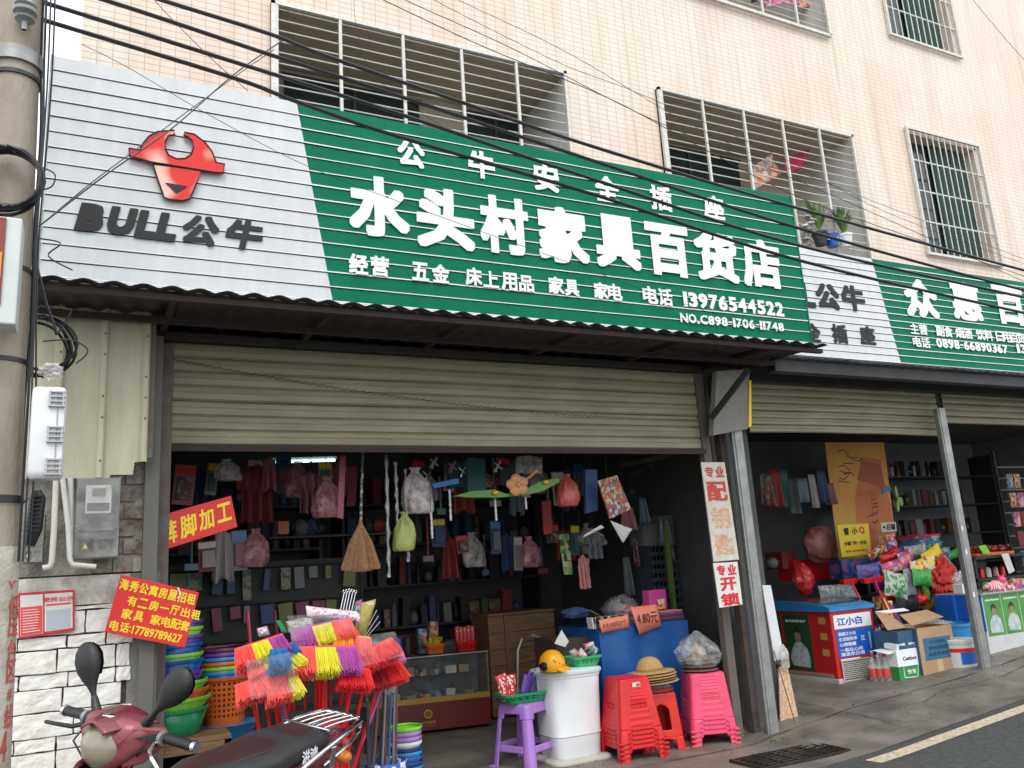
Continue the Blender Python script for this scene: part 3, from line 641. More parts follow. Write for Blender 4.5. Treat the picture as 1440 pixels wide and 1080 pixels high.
# leaning boards between the posts
def lean_board(label, q4, Y, th, m, name='board', cat='board'):
    o = MB().prism([at(x, y, Y) for x, y in q4], (0, th, 0)).build(name, m, bevel=.002); return tag(o, label, cat)
lean_board('narrow blue plank standing between the brown post and the grey steel post', ((1038, 860), (1052, 860), (1070, 1028), (1056, 1032)), 5.9, .02, mat('blue_board', (.06, .09, .2), .6, var=.4))
lean_board('white door panel leaning behind the grey steel post', ((1072, 823), (1084, 823), (1103, 925), (1090, 930)), 5.98, .015, M_white)
MB_ = MB().prism([at(x, y, 5.92) for x, y in ((1095, 940), (1106, 930), (1123, 1010), (1098, 1018))], (0, .01, 0)); tag(MB_.build('patterned_board', mat('orange_pattern', (.5, .22, .1), .6, col2=(.65, .55, .4), var=1, vscale=45)), 'orange and cream patterned board leaning against the grey steel post', 'board')
tag(MB().blob(at(1103, 925, 5.9), (.05, .03, .11), .25, 5).build('plastic_bag', M_wbag, smooth=True), 'pale plastic bag tied on the leaning patterned board', 'bag')
tag(MB().tube([at(1088, 915, 5.86), at(1120, 1023, 5.80)], .004, 5).build('iron_rod', M_dark), 'thin dark iron rod leaning across the patterned board', 'rod')

# grey signboard seen edge-on under the right end of the awning
sbx = at(1040, 560, 5.62).x
SB = thing('side_signboard', 'grey box signboard with a yellow edge under the right end of the awning', 'signboard', (sbx, 5.62, 2.5))
MB().prism([at(1008, 522, 5.6), at(1054, 519, 5.6), at(1052, 603, 5.6), at(1003, 612, 5.6)], (0, .06, 0)).build('panel', mat('grey_cloth_panel', (.27, .25, .22), .8, var=.25, vscale=6, bump=.2), SB)
MB().prism([at(1054, 535, 5.59), at(1056.5, 535, 5.59), at(1057, 599, 5.59), at(1053, 601, 5.59)], (0, .07, 0)).build('yellow_edge', M_yel, SB)

# ------------------------------------------------------------ hanging lettered boards on the right post
def quad_board(name, label, cat, q4, Y, th, m, group=None):
    P_ = [at(x, y, Y) for x, y in q4]; r = thing(name, label, cat, (P_[0]+P_[2])/2, group)
    MB().prism(P_, (0, th, 0)).build('board', m, r, bevel=.002); return r, P_
def qpt(P_, u, v): return P_[0].lerp(P_[1], u).lerp(P_[3].lerp(P_[2], u), v)
def qtext(root, P_, s, u, v, wu, hv, m, bold=.03, depth=.001, off=.0025, name='character'):
    c = qpt(P_, u, v)+Vector((0, -off, 0)); ux = (P_[1]-P_[0]+P_[2]-P_[3]); uy = (P_[0]-P_[3]+P_[1]-P_[2]); W_ = ux.length/2; H_ = uy.length/2
    return text(s, c, wu*W_, hv*H_, m, root, name, ux=ux, uy=uy, bold=bold, depth=depth)
M_board = mat('weathered_board', (.62, .58, .50), .75, var=.25, vscale=12, bump=.15)
r1, P1 = quad_board('hanging_board', 'long faded white board with red hand painted characters hanging on the brown post', 'sign', ((986, 650), (1019, 650), (1039.5, 787), (1004, 790)), 5.62, .012, M_board)
M_fade = mat('orange_faded_ink', (.50, .22, .09), .8, col2=(.6, .5, .38), var=1, vscale=40)
for s, u, v, w, h, m in (('专', .27, .1, .36, .11, M_inkred), ('业', .72, .1, .36, .11, M_inkred), ('配', .5, .30, .82, .20, M_inkred), ('钥', .5, .57, .74, .21, M_fade), ('匙', .5, .84, .74, .20, M_fade)): qtext(r1, P1, s, u, v, w, h, m)
r2, P2 = quad_board('hanging_board', 'short white board with bright red characters hanging below the faded one', 'sign', ((1003, 792), (1037, 790), (1044.5, 850), (1012, 855)), 5.61, .008, M_paper)
for s, u, v, w, h in (('专', .27, .17, .36, .24), ('业', .72, .17, .36, .24), ('开', .5, .49, .66, .30), ('锁', .5, .84, .78, .28)): qtext(r2, P2, s, u, v, w, h, mat('bright_red_ink', (.6, .015, .02), .5), .035)

# red boards
def red_board(name, label, q4, Y, rows, th=.006):
    r, P_ = quad_board(name, label, 'sign', q4, Y, th, M_redprint)
    for row in rows:
        for s, u, v, w, h in row: qtext(r, P_, s, u, v, w, h, M_yel, .026)
    return r
rows = [[(c, .10+.135*i, .165, .115, .19) for i, c in enumerate('海秀公寓房屋招租')][:7]+[('租', .945, .165, .1, .19)],
        [(c, .22+.135*i, .40, .115, .17) for i, c in enumerate('有二房一厅出租')],
        [('家', .20, .63, .13, .18), ('具', .345, .63, .12, .18), ('家', .56, .63, .13, .18), ('电', .69, .63, .12, .18), ('配', .81, .63, .12, .18), ('套', .93, .63, .12, .18)],
        [('电', .09, .86, .11, .17), ('话', .215, .86, .11, .17), (':', .285, .87, .012, .1), ('17789789627', .62, .865, .62, .15)]]
rows[0] = [(c, .075+.1215*i, .15, .108, .19) for i, c in enumerate('海秀公寓房屋招租')]
rb = red_board('red_notice_board', 'square red board with four lines of yellow characters tied to the left posts', ((170, 808), (280, 833), (260, 911), (147, 889)), 5.50, rows)
MB().tube([at(250, 826, 5.495), at(254, 836, 5.49), at(250, 842, 5.495)], .004, 5).build('tie_wire', M_lett, rb)
red_board('red_banner', 'tilted red banner with four yellow characters across the left of the shop opening', ((228, 724), (325, 697), (334, 741), (226, 775)), 5.74, [[('裤', .10, .55, .21, .68), ('脚', .36, .52, .22, .66), ('加', .61, .48, .20, .62), ('工', .86, .44, .20, .56)]])

# framed notice on brick wall
r, P_ = quad_board('wall_notice', 'framed red and white printed notice on the white block wall', 'notice', ((26, 834), (105, 829), (105, 887), (26, 899)), 5.60, .012, mat('red_frame', (.5, .02, .04), .5))
def qpanel(P_, u0, v0, u1, v1, m, root, name='print', off=.0015): 
    pts = [qpt(P_, u, v)+Vector((0, -off, 0)) for u, v in ((u0, v0), (u1, v0), (u1, v1), (u0, v1))]; return MB().prism(pts, (0, .001, 0)).build(name, m, root)
qpanel(P_, .03, .06, .43, .95, M_paper, r, 'left_sheet'); qpanel(P_, .46, .06, .96, .92, M_paper, r, 'right_sheet')
M_nred = mat('notice_red', (.65, .06, .06), .6)
qpanel(P_, .04, .32, .42, .94, M_nred, r, 'red_block', .003); qpanel(P_, .48, .30, .94, .34, M_nred, r, 'red_line', .003)
b = MB()
for i in range(9):
    for (u0, u1, m) in ((.07, .39, 0),):
        v = .38+i*.06; pts = [qpt(P_, u, v_)+Vector((0, -.0045, 0)) for u, v_ in ((u0, v), (u1-random.random()*.1, v), (u1-.02, v+.018), (u0, v+.018))]; b.prism(pts, (0, .001, 0))
b.build('small_print', M_paper, r, kind='stuff')
qpanel(P_, .49, .44, .93, .90, mat('pale_grey_print', (.42, .45, .5), .6), r, 'grey_table', .003)
text('便民公示', qpt(P_, .7, .2)+Vector((0, -.004, 0)), .16, .026, M_nred, r, depth=.001)
# ------------------------------------------------------------ utility pole with its boxes and cables
PY = 4.1
M_pole = mat('pole_concrete', (.36, .31, .25), .85, col2=(.22, .19, .155), var=1, vscale=4, stretch=(1, 1, .35), bump=.5, bscale=50)
UP_ = thing('utility_pole', 'weathered concrete utility pole at the left edge with red painted characters low down', 'pole', (-.35, PY, 0))
def pax(z): return -.345-.012*z, .125-.0075*z
b = MB(); n = 24; vs = []
prof = [i*.35 for i in range(26)]
b.tube([(pax(z)[0], PY, z) for z in prof], [pax(z)[1] for z in prof], 24); b.build('shaft', M_pole, UP_, smooth=True)
b = MB(); b.tube([(pax(z)[0], PY, z) for z in (0, .5, 1, 1.4, 1.72)], [pax(z)[1]+.0015 for z in (0, .5, 1, 1.4, 1.72)], 24, caps=False); b.build('whitewash', mat('pole_whitewash', (.60, .57, .50), .9, col2=(.30, .26, .21), var=1, vscale=5, bump=.5), UP_, smooth=True)
for (z, h, e, m) in ((3.93, .07, .016, M_steel), (3.86, .02, .01, M_dark), (2.92, .02, .006, M_dark), (2.5, .02, .006, M_dark), (1.9, .03, .008, M_dark)):
    b = MB(); x, r_ = pax(z); b.shell((x, PY, z), [(0, r_+e, r_+e), (h, r_+e-.001, r_+e-.001)], 2, 28, cap0=True, cap1=True); b.build('band', m, UP_, smooth=True)
zc = at(35, 12, PY-.15).z; xx = at(36, 12, PY-.15).x
b = MB(); b.shell((xx, PY-.15, zc-.07), [(-.04, .01, .01), (0, .012, .012), (.01, .04, .04), (.02, .045, .045), (.035, .022, .022), (.045, .05, .05), (.06, .052, .052), (.075, .024, .024), (.085, .045, .045), (.11, .03, .03), (.13, .005, .005)], 2, 20)
b.build('insulator', mat('insulator_glaze', (.35, .36, .36), .15, var=.3), UP_, smooth=True)
M_paint = mat('red_paint_marks', (.50, .05, .04), .8, col2=(.40, .16, .12), var=1, vscale=25)
for s, px, py, w, h in (('低', 20, 853, 21, 28), ('压', 19, 880, 20, 24), ('台', 17.5, 915, 17, 26), ('区', 16, 943, 18, 26), ('#', 13.5, 977, 9, 13), ('线', 13, 1007, 17, 27), ('4', 5, 1050, 11, 32), ('V', 17, 822, 12, 9)):
    Yp = PY-.128+.0; c = at(px, py, Yp); off = c.x-pax(c.z)[0]; rr = pax(c.z)[1]; Yp = PY-math.sqrt(max(.0002, rr*rr-off*off))-.004; c = at(px, py, Yp); off = (c.x-pax(c.z)[0])/rr
    sc = (c-Vector((0, 0, CH))).length/FPX; ux = Vector((math.cos(math.asin(max(-.9, min(.9, off)))), math.sin(math.asin(max(-.9, min(.9, off)))), 0))
    # each stroke wraps with the pole face
    mbk = MB(); text(s, c, w*sc, h*sc, M_paint, None, ux=ux, bold=.03, depth=.001, mb=mbk)
    for v in mbk.v:
        ax_, rr_ = pax(v.z); dx_ = max(-rr_*.98, min(rr_*.98, v.x-ax_)); v.y = PY-math.sqrt(rr_*rr_-dx_*dx_)-.0035+(v.y-c.y)*.0
    mbk.build('painted_character', M_paint, UP_)

def torus(b, c, R_, r, ax=(0, 1, 0), n=28, jit=0, seed=0, sq=1.0):
    ax = Vector(ax).normalized(); u = ax.cross(Vector((0, 0, 1))).normalized(); w = u.cross(ax); rnd = random.Random(seed); ph = rnd.random()*6
    pts = [Vector(c)+u*math.cos(2*PI*i/n)*(R_+jit*math.sin(3*PI*2*i/n+ph))*sq+w*math.sin(2*PI*i/n)*(R_+jit*math.sin(2*PI*2*i/n+ph))+ax*jit*math.sin(2*PI*i/n*2+ph) for i in range(n+1)]
    b.tube(pts, r, 6)
c = at(8, 255, PY-.16); b = MB()
for i in range(6): torus(b, c+Vector((0, -.012*i+.02, .002*i)), .145-.004*(i % 3), .0085, (.15, 1, 0), jit=.004, seed=i)
tag(b.build('cable_coil', M_cable, smooth=True), 'coil of black cable hung on the utility pole near its top', 'cable coil')
c = at(54, 490, 4.3); b = MB()
for i in range(5): torus(b, c+Vector((.006*i-.01, -.012*i, .004*i)), .125+.012*(i % 3), .007, (.1, 1, .05), jit=.010, seed=i+9)
tag(b.build('cable_coil', M_cable, smooth=True), 'tangled coil of black cable above the pale grey distribution box', 'cable coil')
# box at left edge
r = thing('junction_box', 'white steel box cut by the left edge of the photo on the utility pole', 'electrical box', at(12, 460, 3.8))
x0, x1, z0, z1 = R4(-30, 303, 27, 455, 3.78)
MB().bb(x0, x1, 3.78, 3.93, z0, z1).build('body', mat('box_paint', (.60, .64, .62), .45, var=.12), r, bevel=.008)
MB().bb(x0+.02, at(4, 380, 3.775).x, 3.770, 3.779, z0+.08, z1-.01).build('side_label', mat('dark_red_label', (.22, .04, .03), .6), r)
MB().bb(x0+.02, at(1.5, 380, 3.775).x, 3.764, 3.7695, z0+.19, z0+.3).build('orange_label', mat('orange_label', (.75, .3, .04), .6), r)
# pale box with clips
BY = 3.86
r = thing('distribution_box', 'pale grey plastic distribution box with three latches beside the utility pole', 'electrical box', at(66, 675, BY))
x0, x1, z0, z1 = R4(41, 543, 91, 672, BY); c = ((x0+x1)/2, BY+.055)
b = MB(); hx = (x1-x0)/2; H_ = z1-z0
b.shell((c[0], c[1], z0), [(0, hx*.86, .04), (.012, hx*.97, .052), (.03, hx, .055), (H_-.03, hx, .055), (H_-.012, hx*.97, .052), (H_, hx*.86, .04)], 7, 40, cap0=True, cap1=True); b.build('body', M_white, r, smooth=True)
MB().bb(c[0]+.032, c[0]+.036, BY-.004, BY+.0, z0+.03, z1-.03).build('seam', M_steel, r)
for fz in (.12, .47, .86):
    b = MB(); zc = z0+H_*fz
    for k in range(4): b.bb(c[0]-.0, c[0]+.062, BY-.016, BY+.0, zc-.034+k*.02, zc-.028+k*.02)
    b.bb(c[0]+.0, c[0]+.008, BY-.015, BY, zc-.034, zc+.034).bb(c[0]+.05, c[0]+.056, BY-.015, BY, zc-.034, zc+.034); b.build('latch', mat('latch_grey', (.42, .42, .43), .5), r)
tag(MB().blob(at(72, 522, 3.9), (.042, .03, .033), .5, 3, freq=4).build('plastic_wrap', M_wbag, smooth=True), 'crumpled clear plastic wrap on top of the distribution box', 'wrap')
# splice closures hanging below
r = thing('splice_closure', 'black cable splice closure hanging under the pale distribution box', 'cable joint', at(48, 765, 4.3))
MB().tube([at(52, 690, 4.3), at(53, 700, 4.3), at(48, 745, 4.3), at(42, 768, 4.3)], [.018, .034, .034, .02], 10).build('body', M_black, r, smooth=True)
b = MB()
for k in range(9): q = at(53-k*.9, 698+k*6, 4.262); b.box(q, (.05, .01, .008), .1)
b.build('clamp', M_dark, r)
# meters
MY = 5.46
M_mbox = mat('meter_case', (.16, .16, .15), .4, var=.3); M_mclear = film('meter_cover', (.5, .5, .47), .17)
def meter(label, px0, py0, px1, py1, Y):
    x0, x1, z0, z1 = R4(px0, py0, px1, py1, Y); w, h = x1-x0, z1-z0; r = thing('electricity_meter', label, 'electricity meter', ((x0+x1)/2, Y, z0))
    MB().bb(x0, x1, Y, Y+.10, z0, z1).build('case', M_mbox, r, bevel=.006)
    MB().bb(x0+.03*w, x0+.97*w, Y-.05, Y-.048, z0+.34*h, z1-.02*h).bb(x0+.03*w, x0+.97*w, Y-.05, Y-.048, z0+.02*h, z0+.32*h).bb(x0+.01*w, x0+.03*w, Y-.05, Y, z0, z1).bb(x0+.97*w, x0+.99*w, Y-.05, Y, z0, z1).bb(x0, x1, Y-.05, Y, z0+.32*h, z0+.34*h).bb(x0, x1, Y-.052, Y-.001, z1-.02*h, z1).build('clear_cover', M_mclear, r)
    MB().bb(x0+.22*w, x0+.80*w, Y-.035, Y-.0, z0+.55*h, z1-.10*h).build('meter_body', M_white, r, bevel=.005)
    MB().bb(x0+.36*w, x0+.66*w, Y-.04, Y-.0351, z0+.76*h, z1-.14*h).build('display', mat('lcd', (.15, .17, .12), .2), r)
    MB().bb(x0+.26*w, x0+.76*w, Y-.038, Y-.0351, z0+.58*h, z0+.68*h).build('name_plate', M_mbox, r)
    MB().bb(x0+.14*w, x0+.42*w, Y-.02, Y-.001, z0+.1*h, z0+.24*h).bb(x0+.56*w, x0+.86*w, Y-.02, Y-.001, z0+.1*h, z0+.24*h).build('breaker', M_dark, r, bevel=.003)
    tri_ = [Vector((x0+.20*w, Y-.0225, z0+.13*h)), Vector((x0+.32*w, Y-.0225, z0+.13*h)), Vector((x0+.26*w, Y-.0225, z0+.19*h))]; MB().prism(tri_, (0, .001, 0)).build('warning_triangle', M_yel, r)
    for k in (.1, .9): MB().shell((x0+k*w, Y-.051, z0+.36*h), [(0, .006, .004), (.008, .006, .004)], 2, 8, cap0=True, cap1=True).build('screw', M_steel, r)
meter('clear covered electricity meter below the cream corrugated panel', 105, 672, 168, 786, MY)
meter('partly hidden clear covered electricity meter beside the utility pole', 33, 722, 62, 792, MY)
M_pvc = mat('pvc_white', (.62, .60, .55), .45, var=.15)
tag(MB().tube([at(79, 676, 5.42), at(76, 745, 5.42), at(73, 790, 5.42), at(70, 797, 5.42), at(60, 799, 5.42)], .017, 10).build('conduit', M_pvc, smooth=True), 'white plastic conduit with an elbow, left of the pair beside the meter', 'pipe')
tag(MB().tube([at(88, 672, 5.40), at(96, 740, 5.40), at(98, 785, 5.40), at(102, 794, 5.40), at(135, 797, 5.40)], .015, 10).build('conduit', M_pvc, smooth=True), 'white plastic conduit bending under the clear covered meter', 'pipe')
tag(MB().tube([at(99, 672, 5.44), at(99, 780, 5.44)], .017, 10).build('conduit', M_pvc, smooth=True), 'straight white plastic conduit against the left side of the meter', 'pipe')

# ------------------------------------------------------------ overhead cables
def wire(label, pts, r, Y=4.2, name='overhead_cable', cat='cable', group=None, sub=6, m=None, ys=None):
    P_ = [at(x, y, Y if ys is None else ys[i]) for i, (x, y) in enumerate(pts)]
    # smooth through the given points
    out = []
    for i in range(len(P_)-1):
        a0 = P_[max(0, i-1)]; a1 = P_[i]; a2 = P_[i+1]; a3 = P_[min(len(P_)-1, i+2)]
        for k in range(sub):
            t_ = k/sub; out.append(.5*((2*a1)+(a2-a0)*t_+(2*a0-5*a1+4*a2-a3)*t_*t_+(3*a1-a0-3*a2+a3)*t_**3))
    out.append(P_[-1])
    return tag(MB().tube(out, r, 6).build(name, m or M_cable, smooth=True), label, cat, group)
G_ = 'thick black street cables crossing the big sign'
wire('highest thick black cable crossing the big sign', ((-60, -90), (227, 0), (380, 48), (457, 78), (650, 144), (840, 208), (1120, 292), (1440, 380), (1700, 445)), .0115, group=G_)
wire('second highest thick black cable crossing the big sign', ((-60, -60), (147, 0), (380, 77), (567, 137), (840, 228), (1127, 322), (1440, 408), (1700, 470)), .0115, group=G_)
wire('third thick black cable crossing the big sign, just above the lowest', ((-40, -25), (60, 3), (380, 103), (570, 163), (840, 254), (1127, 346), (1440, 418), (1700, 475)), .0115, 4.15, group=G_)
wire('lowest thick black cable crossing the big sign from the pole insulator', ((-20, 5), (40, 22), (110, 43), (330, 110), (420, 144), (560, 192), (840, 275), (1127, 367), (1440, 440), (1700, 498)), .0115, 4.15, group=G_)
G2 = 'thin wires crossing the upper wall and the balconies'
wire('thin wire from the top centre to the right, lowest of four', ((500, -20), (560, 10), (690, 70), (860, 140), (1000, 215), (1130, 280), (1300, 340), (1460, 395)), .0035, 5.2, group=G2)
wire('thin wire from the top centre to the right, second of four', ((520, -30), (570, 0), (720, 68), (900, 160), (1060, 228), (1240, 305), (1460, 405)), .003, 5.2, group=G2)
wire('thin wire from the top centre to the right, third of four', ((580, -20), (610, 0), (790, 90), (900, 132), (1100, 222), (1250, 300), (1460, 378)), .0022, 5.2, group=G2)
wire('thin wire from the top centre to the right, highest of four', ((615, -20), (645, 0), (800, 75), (1000, 190), (1200, 272), (1460, 372)), .0022, 5.2, group=G2)
wire('hair thin wire falling from the left pole across the sign to its right end', ((110, 60), (180, 95), (300, 165), (440, 237), (620, 305), (760, 355), (1000, 440), (1120, 470)), .0018, 4.7)
wire('thin wire slanting down the peach wall at the top left', ((205, -15), (235, 20), (300, 85), (348, 127)), .0022, 4.7)
wire('slanting twin wire tied from the pole up over the bull logo, lower strand', ((55, 318), (150, 245), (240, 182), (330, 104), (400, 55)), .0042, 4.4, ys=(4.3, 4.5, 4.6, 4.7, 4.8))
wire('slanting twin wire tied from the pole up over the bull logo, upper strand', ((55, 318), (130, 256), (185, 215), (330, 108), (385, 70)), .003, 4.4, ys=(4.3, 4.5, 4.6, 4.75, 4.85))
wire('faint wire across the peach wall at the top right', ((1360, -10), (1410, 50), (1450, 95)), .003, 5.7)
wire('faint wire across the left balcony toward its top', ((500, -20), (500, 30), (530, 110), (640, 190)), .0018, 5.6)
# vertical bundle down the pole
for i, (x0, x1, x2, x3) in enumerate(((72, 62, 52, 42), (66, 60, 50, 36), (78, 67, 55, 50), (62, 57, 48, 30))):
    wire('black cable running down the right side of the utility pole, strand %s' % ('one', 'two', 'three', 'four')[i], ((x0, -20), (x0-4, 90), (x1, 190), (x2, 330), (x2-4, 450), (x3, 620), (x3-10, 790)), .006 if i % 2 else .0045, 4.02+.02*i, name='pole_cable', group='cables running down the pole')
for i, pts in enumerate((((55, 430), (95, 435), (100, 438), (80, 470), (78, 460)), ((60, 480), (100, 478), (122, 490), (120, 500), (107, 511)), ((52, 335), (85, 342), (68, 360), (102, 380)), ((44, 400), (25, 450), (10, 470), (-5, 474)), ((40, 700), (20, 720), (0, 735), (-10, 720)), ((58, 235), (77, 245), (73, 262), (55, 268)), ((50, 365), (65, 425), (78, 462), (80, 470)))):
    wire(('curled loose cable end over the top of the cream panel', 'curled cable end reaching right past the coil over the cream panel', 'thin curled wire over the white end of the sign', 'loose black cable curling left under the white box', 'slack black cable across the foot of the pole boxes', 'small wire loop beside the cable coil', 'thick black cable dropping from the sign to the tangled coil')[i], pts, .0035 if i != 6 else .006, 4.12, name='loose_cable')
# ------------------------------------------------------------ washing, plants and pots on the second balcony
def cloth(name, label, cat, q4, Y, m, sag=.03, parent=None):
    P_ = [at(x, y, Y) for x, y in q4]; sd_ = sum(q4[0])
    def fn(u, v):
        p = P_[0].lerp(P_[1], u).lerp(P_[3].lerp(P_[2], u), v); p.y += .03*math.sin(u*9+v*4+sd_)+.02*noise.noise(Vector((u*4, v*4, sd_))); p.z += .012*noise.noise(Vector((u*5, v*3, sd_+3))); return p
    o = MB().sheet(fn, 14, 12).build(name, m, solid=.003, smooth=True); return tag(o, label, cat)
def print_mat(name, cols, scale=14):
    if name in MATS: return MATS[name]
    m = bpy.data.materials.new(name); m.use_nodes = True; t = m.node_tree; b = t.nodes['Principled BSDF']; tc = t.nodes.new('ShaderNodeTexCoord')
    v = t.nodes.new('ShaderNodeTexVoronoi'); v.inputs['Scale'].default_value = scale; v.distance = 'CHEBYCHEV'; v.inputs['Randomness'].default_value = .85; t.links.new(tc.outputs['Object'], v.inputs['Vector'])
    sp = t.nodes.new('ShaderNodeSeparateColor'); t.links.new(v.outputs['Color'], sp.inputs[0]); r = t.nodes.new('ShaderNodeValToRGB'); r.color_ramp.interpolation = 'CONSTANT'
    while len(r.color_ramp.elements) < len(cols): r.color_ramp.elements.new(.5)
    for i, c in enumerate(cols): r.color_ramp.elements[i].position = i/len(cols); r.color_ramp.elements[i].color = (*c, 1)
    t.links.new(sp.outputs[0], r.inputs[0]); t.links.new(r.outputs[0], b.inputs['Base Color']); b.inputs['Roughness'].default_value = .45; MATS[name] = m; return m
M_goods = [print_mat('mixed_print_warm', [(.45,.05,.04), (.5,.35,.1), (.5,.45,.4), (.15,.06,.04), (.35,.1,.05)], 22),
           print_mat('mixed_print_cool', [(.05,.12,.3), (.35,.4,.42), (.05,.25,.2), (.1,.1,.12), (.4,.1,.2)], 22),
           print_mat('mixed_print_green', [(.05,.22,.06), (.4,.42,.1), (.5,.5,.45), (.1,.3,.2), (.04,.08,.03)], 22),
           print_mat('mixed_print_pink', [(.6,.1,.25), (.6,.5,.5), (.35,.08,.3), (.7,.3,.1), (.5,.05,.1)], 22)]
CYB = 6.4
cloth('laundry', 'orange and cream checked garment hanging in the right balcony', 'garment', ((1056, 236), (1088, 214), (1096, 246), (1060, 268)), CYB, print_mat('check_cloth', [(.7,.2,.05), (.75,.5,.35), (.35,.3,.3), (.8,.6,.45)], 16))
cloth('laundry', 'hot pink garment hanging beside the checked one in the right balcony', 'garment', ((1100, 222), (1137, 212), (1132, 236), (1104, 243)), CYB, mat('hot_pink_cloth', (.7, .04, .14), .7))
cloth('laundry', 'long dark blue garment hanging at the right side of the balcony', 'garment', ((1158, 205), (1176, 195), (1180, 282), (1165, 284)), 6.5, mat('navy_cloth', (.02, .025, .05), .8))
cloth('laundry', 'pink and white clothing at the top balcony edge', 'garment', ((1075, -22), (1140, -20), (1143, 10), (1078, 6)), 6.2, M_goods[3])
cloth('laundry', 'small dark blue clothing at the top balcony edge', 'garment', ((1052, -20), (1070, -18), (1070, 4), (1056, 2)), 6.2, mat('navy_cloth', (.02, .025, .05), .8))
M_leaf = mat('leaf_green', (.07, .17, .03), .5, col2=(.14, .24, .06), var=1, vscale=9)
def potplant(label, px, py, Y, potm, h=.35, n=26, wide=.16, potr=.09, sd_=0):
    p = at(px, py, Y); r = thing('potted_plant', label, 'potted plant', p); random.seed(sd_)
    MB().shell(p, [(0, potr*.7, potr*.7), (potr*1.5, potr, potr), (potr*1.5, potr*1.08, potr*1.08), (potr*1.75, potr*1.08, potr*1.08), (potr*1.7, potr*.9, potr*.9)], 2, 18, cap0=True).build('pot', potm, r, smooth=True)
    b = MB(); st = MB()
    for i in range(n):
        a = random.uniform(0, 2*PI); L = h*random.uniform(.5, 1); o_ = wide*random.uniform(.3, 1); base = p+Vector((0, 0, potr*1.7)); tip = base+Vector((math.cos(a)*o_, math.sin(a)*o_*.7, L)); mid = base.lerp(tip, .6)+Vector((0, 0, .05))
        w = random.uniform(.012, .022); sdv = Vector((-math.sin(a), math.cos(a), 0))*w
        b.add([base.lerp(mid, .3), mid-sdv, mid+sdv, tip], [(0, 1, 2), (1, 3, 2)])
        if i % 4 == 0: st.tube([base, mid], .004, 5)
    b.build('leaves', M_leaf, r, kind='stuff'); st.build('stem', M_leaf, r)
potplant('leafy plant in a dark pot behind the right end of the big sign', 1155, 345, 5.86, M_dark, .38, 40, .18, .08, 2)
potplant('yellow striped plant in a white pot at the balcony corner', 1190, 348, 5.86, M_white, .34, 50, .2, .08, 5)
r = thing('patterned_pot', 'blue pot with white wave pattern between the two balcony plants', 'pot', at(1172, 347, 5.84)); p = at(1172, 347, 5.84)
MB().shell(p, [(0, .06, .06), (.10, .08, .08), (.13, .085, .085), (.125, .07, .07)], 2, 20, cap0=True).build('body', M_blue, r, smooth=True)
MB().tube([p+Vector((.082*math.cos(a/8*PI-PI), .082*math.sin(a/8*PI-PI), .07+.012*(-1)**a)) for a in range(9)], .003, 4).build('pattern', M_lett, r)
b = MB(); 
for i in range(14): b.blob(at(1138+random.uniform(-6, 6), 305+i*4.5, 5.5), (.05, .04, .02), .6, i, 8, 5)
tag(b.build('old_air_duct', mat('crumpled_foil', (.45, .43, .42), .35, .5, var=.4, bump=.4), smooth=True), 'crumpled silvery duct seen in the gap between the two signs', 'duct')
# ledge under balcony plants
MB().bb(w2[0], w2[1], 5.76, 5.99, w2[2]-.05, w2[2]-.02).build('plant_shelf', M_alu, BLD)

# ------------------------------------------------------------ household goods: makers
ORD = ['first', 'second', 'third', 'fourth', 'fifth', 'sixth', 'seventh', 'eighth', 'ninth', 'tenth', 'eleventh', 'twelfth']
def basin(label, c, r, h, m, group=None, name='basin', n=2.0, rimh=.02, handle=False):
    root = thing(name, label, name.replace('_', ' '), c, group)
    MB().shell(c, [(0, r*.72, r*.72), (.004, r*.74, r*.74), (h-rimh, r*.965, r*.965)], n, 36, cap0=True).build('bowl', m, root, smooth=True, solid=.003)
    MB().shell(c, [(h-rimh-.002, r*.965, r*.965), (h-rimh, r, r), (h-.004, r*1.005, r*1.005), (h, r*.99, r*.99), (h, r*.95, r*.95), (h-.01, r*.94, r*.94)], n, 36).build('rim', m, root, smooth=True)
    return root
def basket(label, c, hx, hy, h, m, n=2.0, rows=12, seg=48, group=None, name='basket', rot=0, tap=.78):
    root = thing(name, label, 'basket', c, group); pr = [(h*i/(2*rows), hx*(tap+(1-tap)*i/(2*rows)), hy*(tap+(1-tap)*i/(2*rows))) for i in range(2*rows+1)]
    def cls(a, z): 
        i = int(z/h*2*rows); k = int((a % (2*PI))/(2*PI)*seg*1.0001)
        return None if (i % 2 and k % 2 and 2 < i < 2*rows-2) else 'w'
    MB().shell(c, pr, n, seg, cls=cls, cap0=True, rot=rot).build('woven_side', m, root, solid=.003)
    MB().shell(c, [(h-.02, hx*1.0, hy*1.0), (h-.018, hx*1.05, hy*1.05), (h, hx*1.06, hy*1.06), (h+.002, hx*.98, hy*.98), (h-.02, hx*.97, hy*.97)], n, seg, rot=rot).build('rim', m, root, smooth=True)
    return root
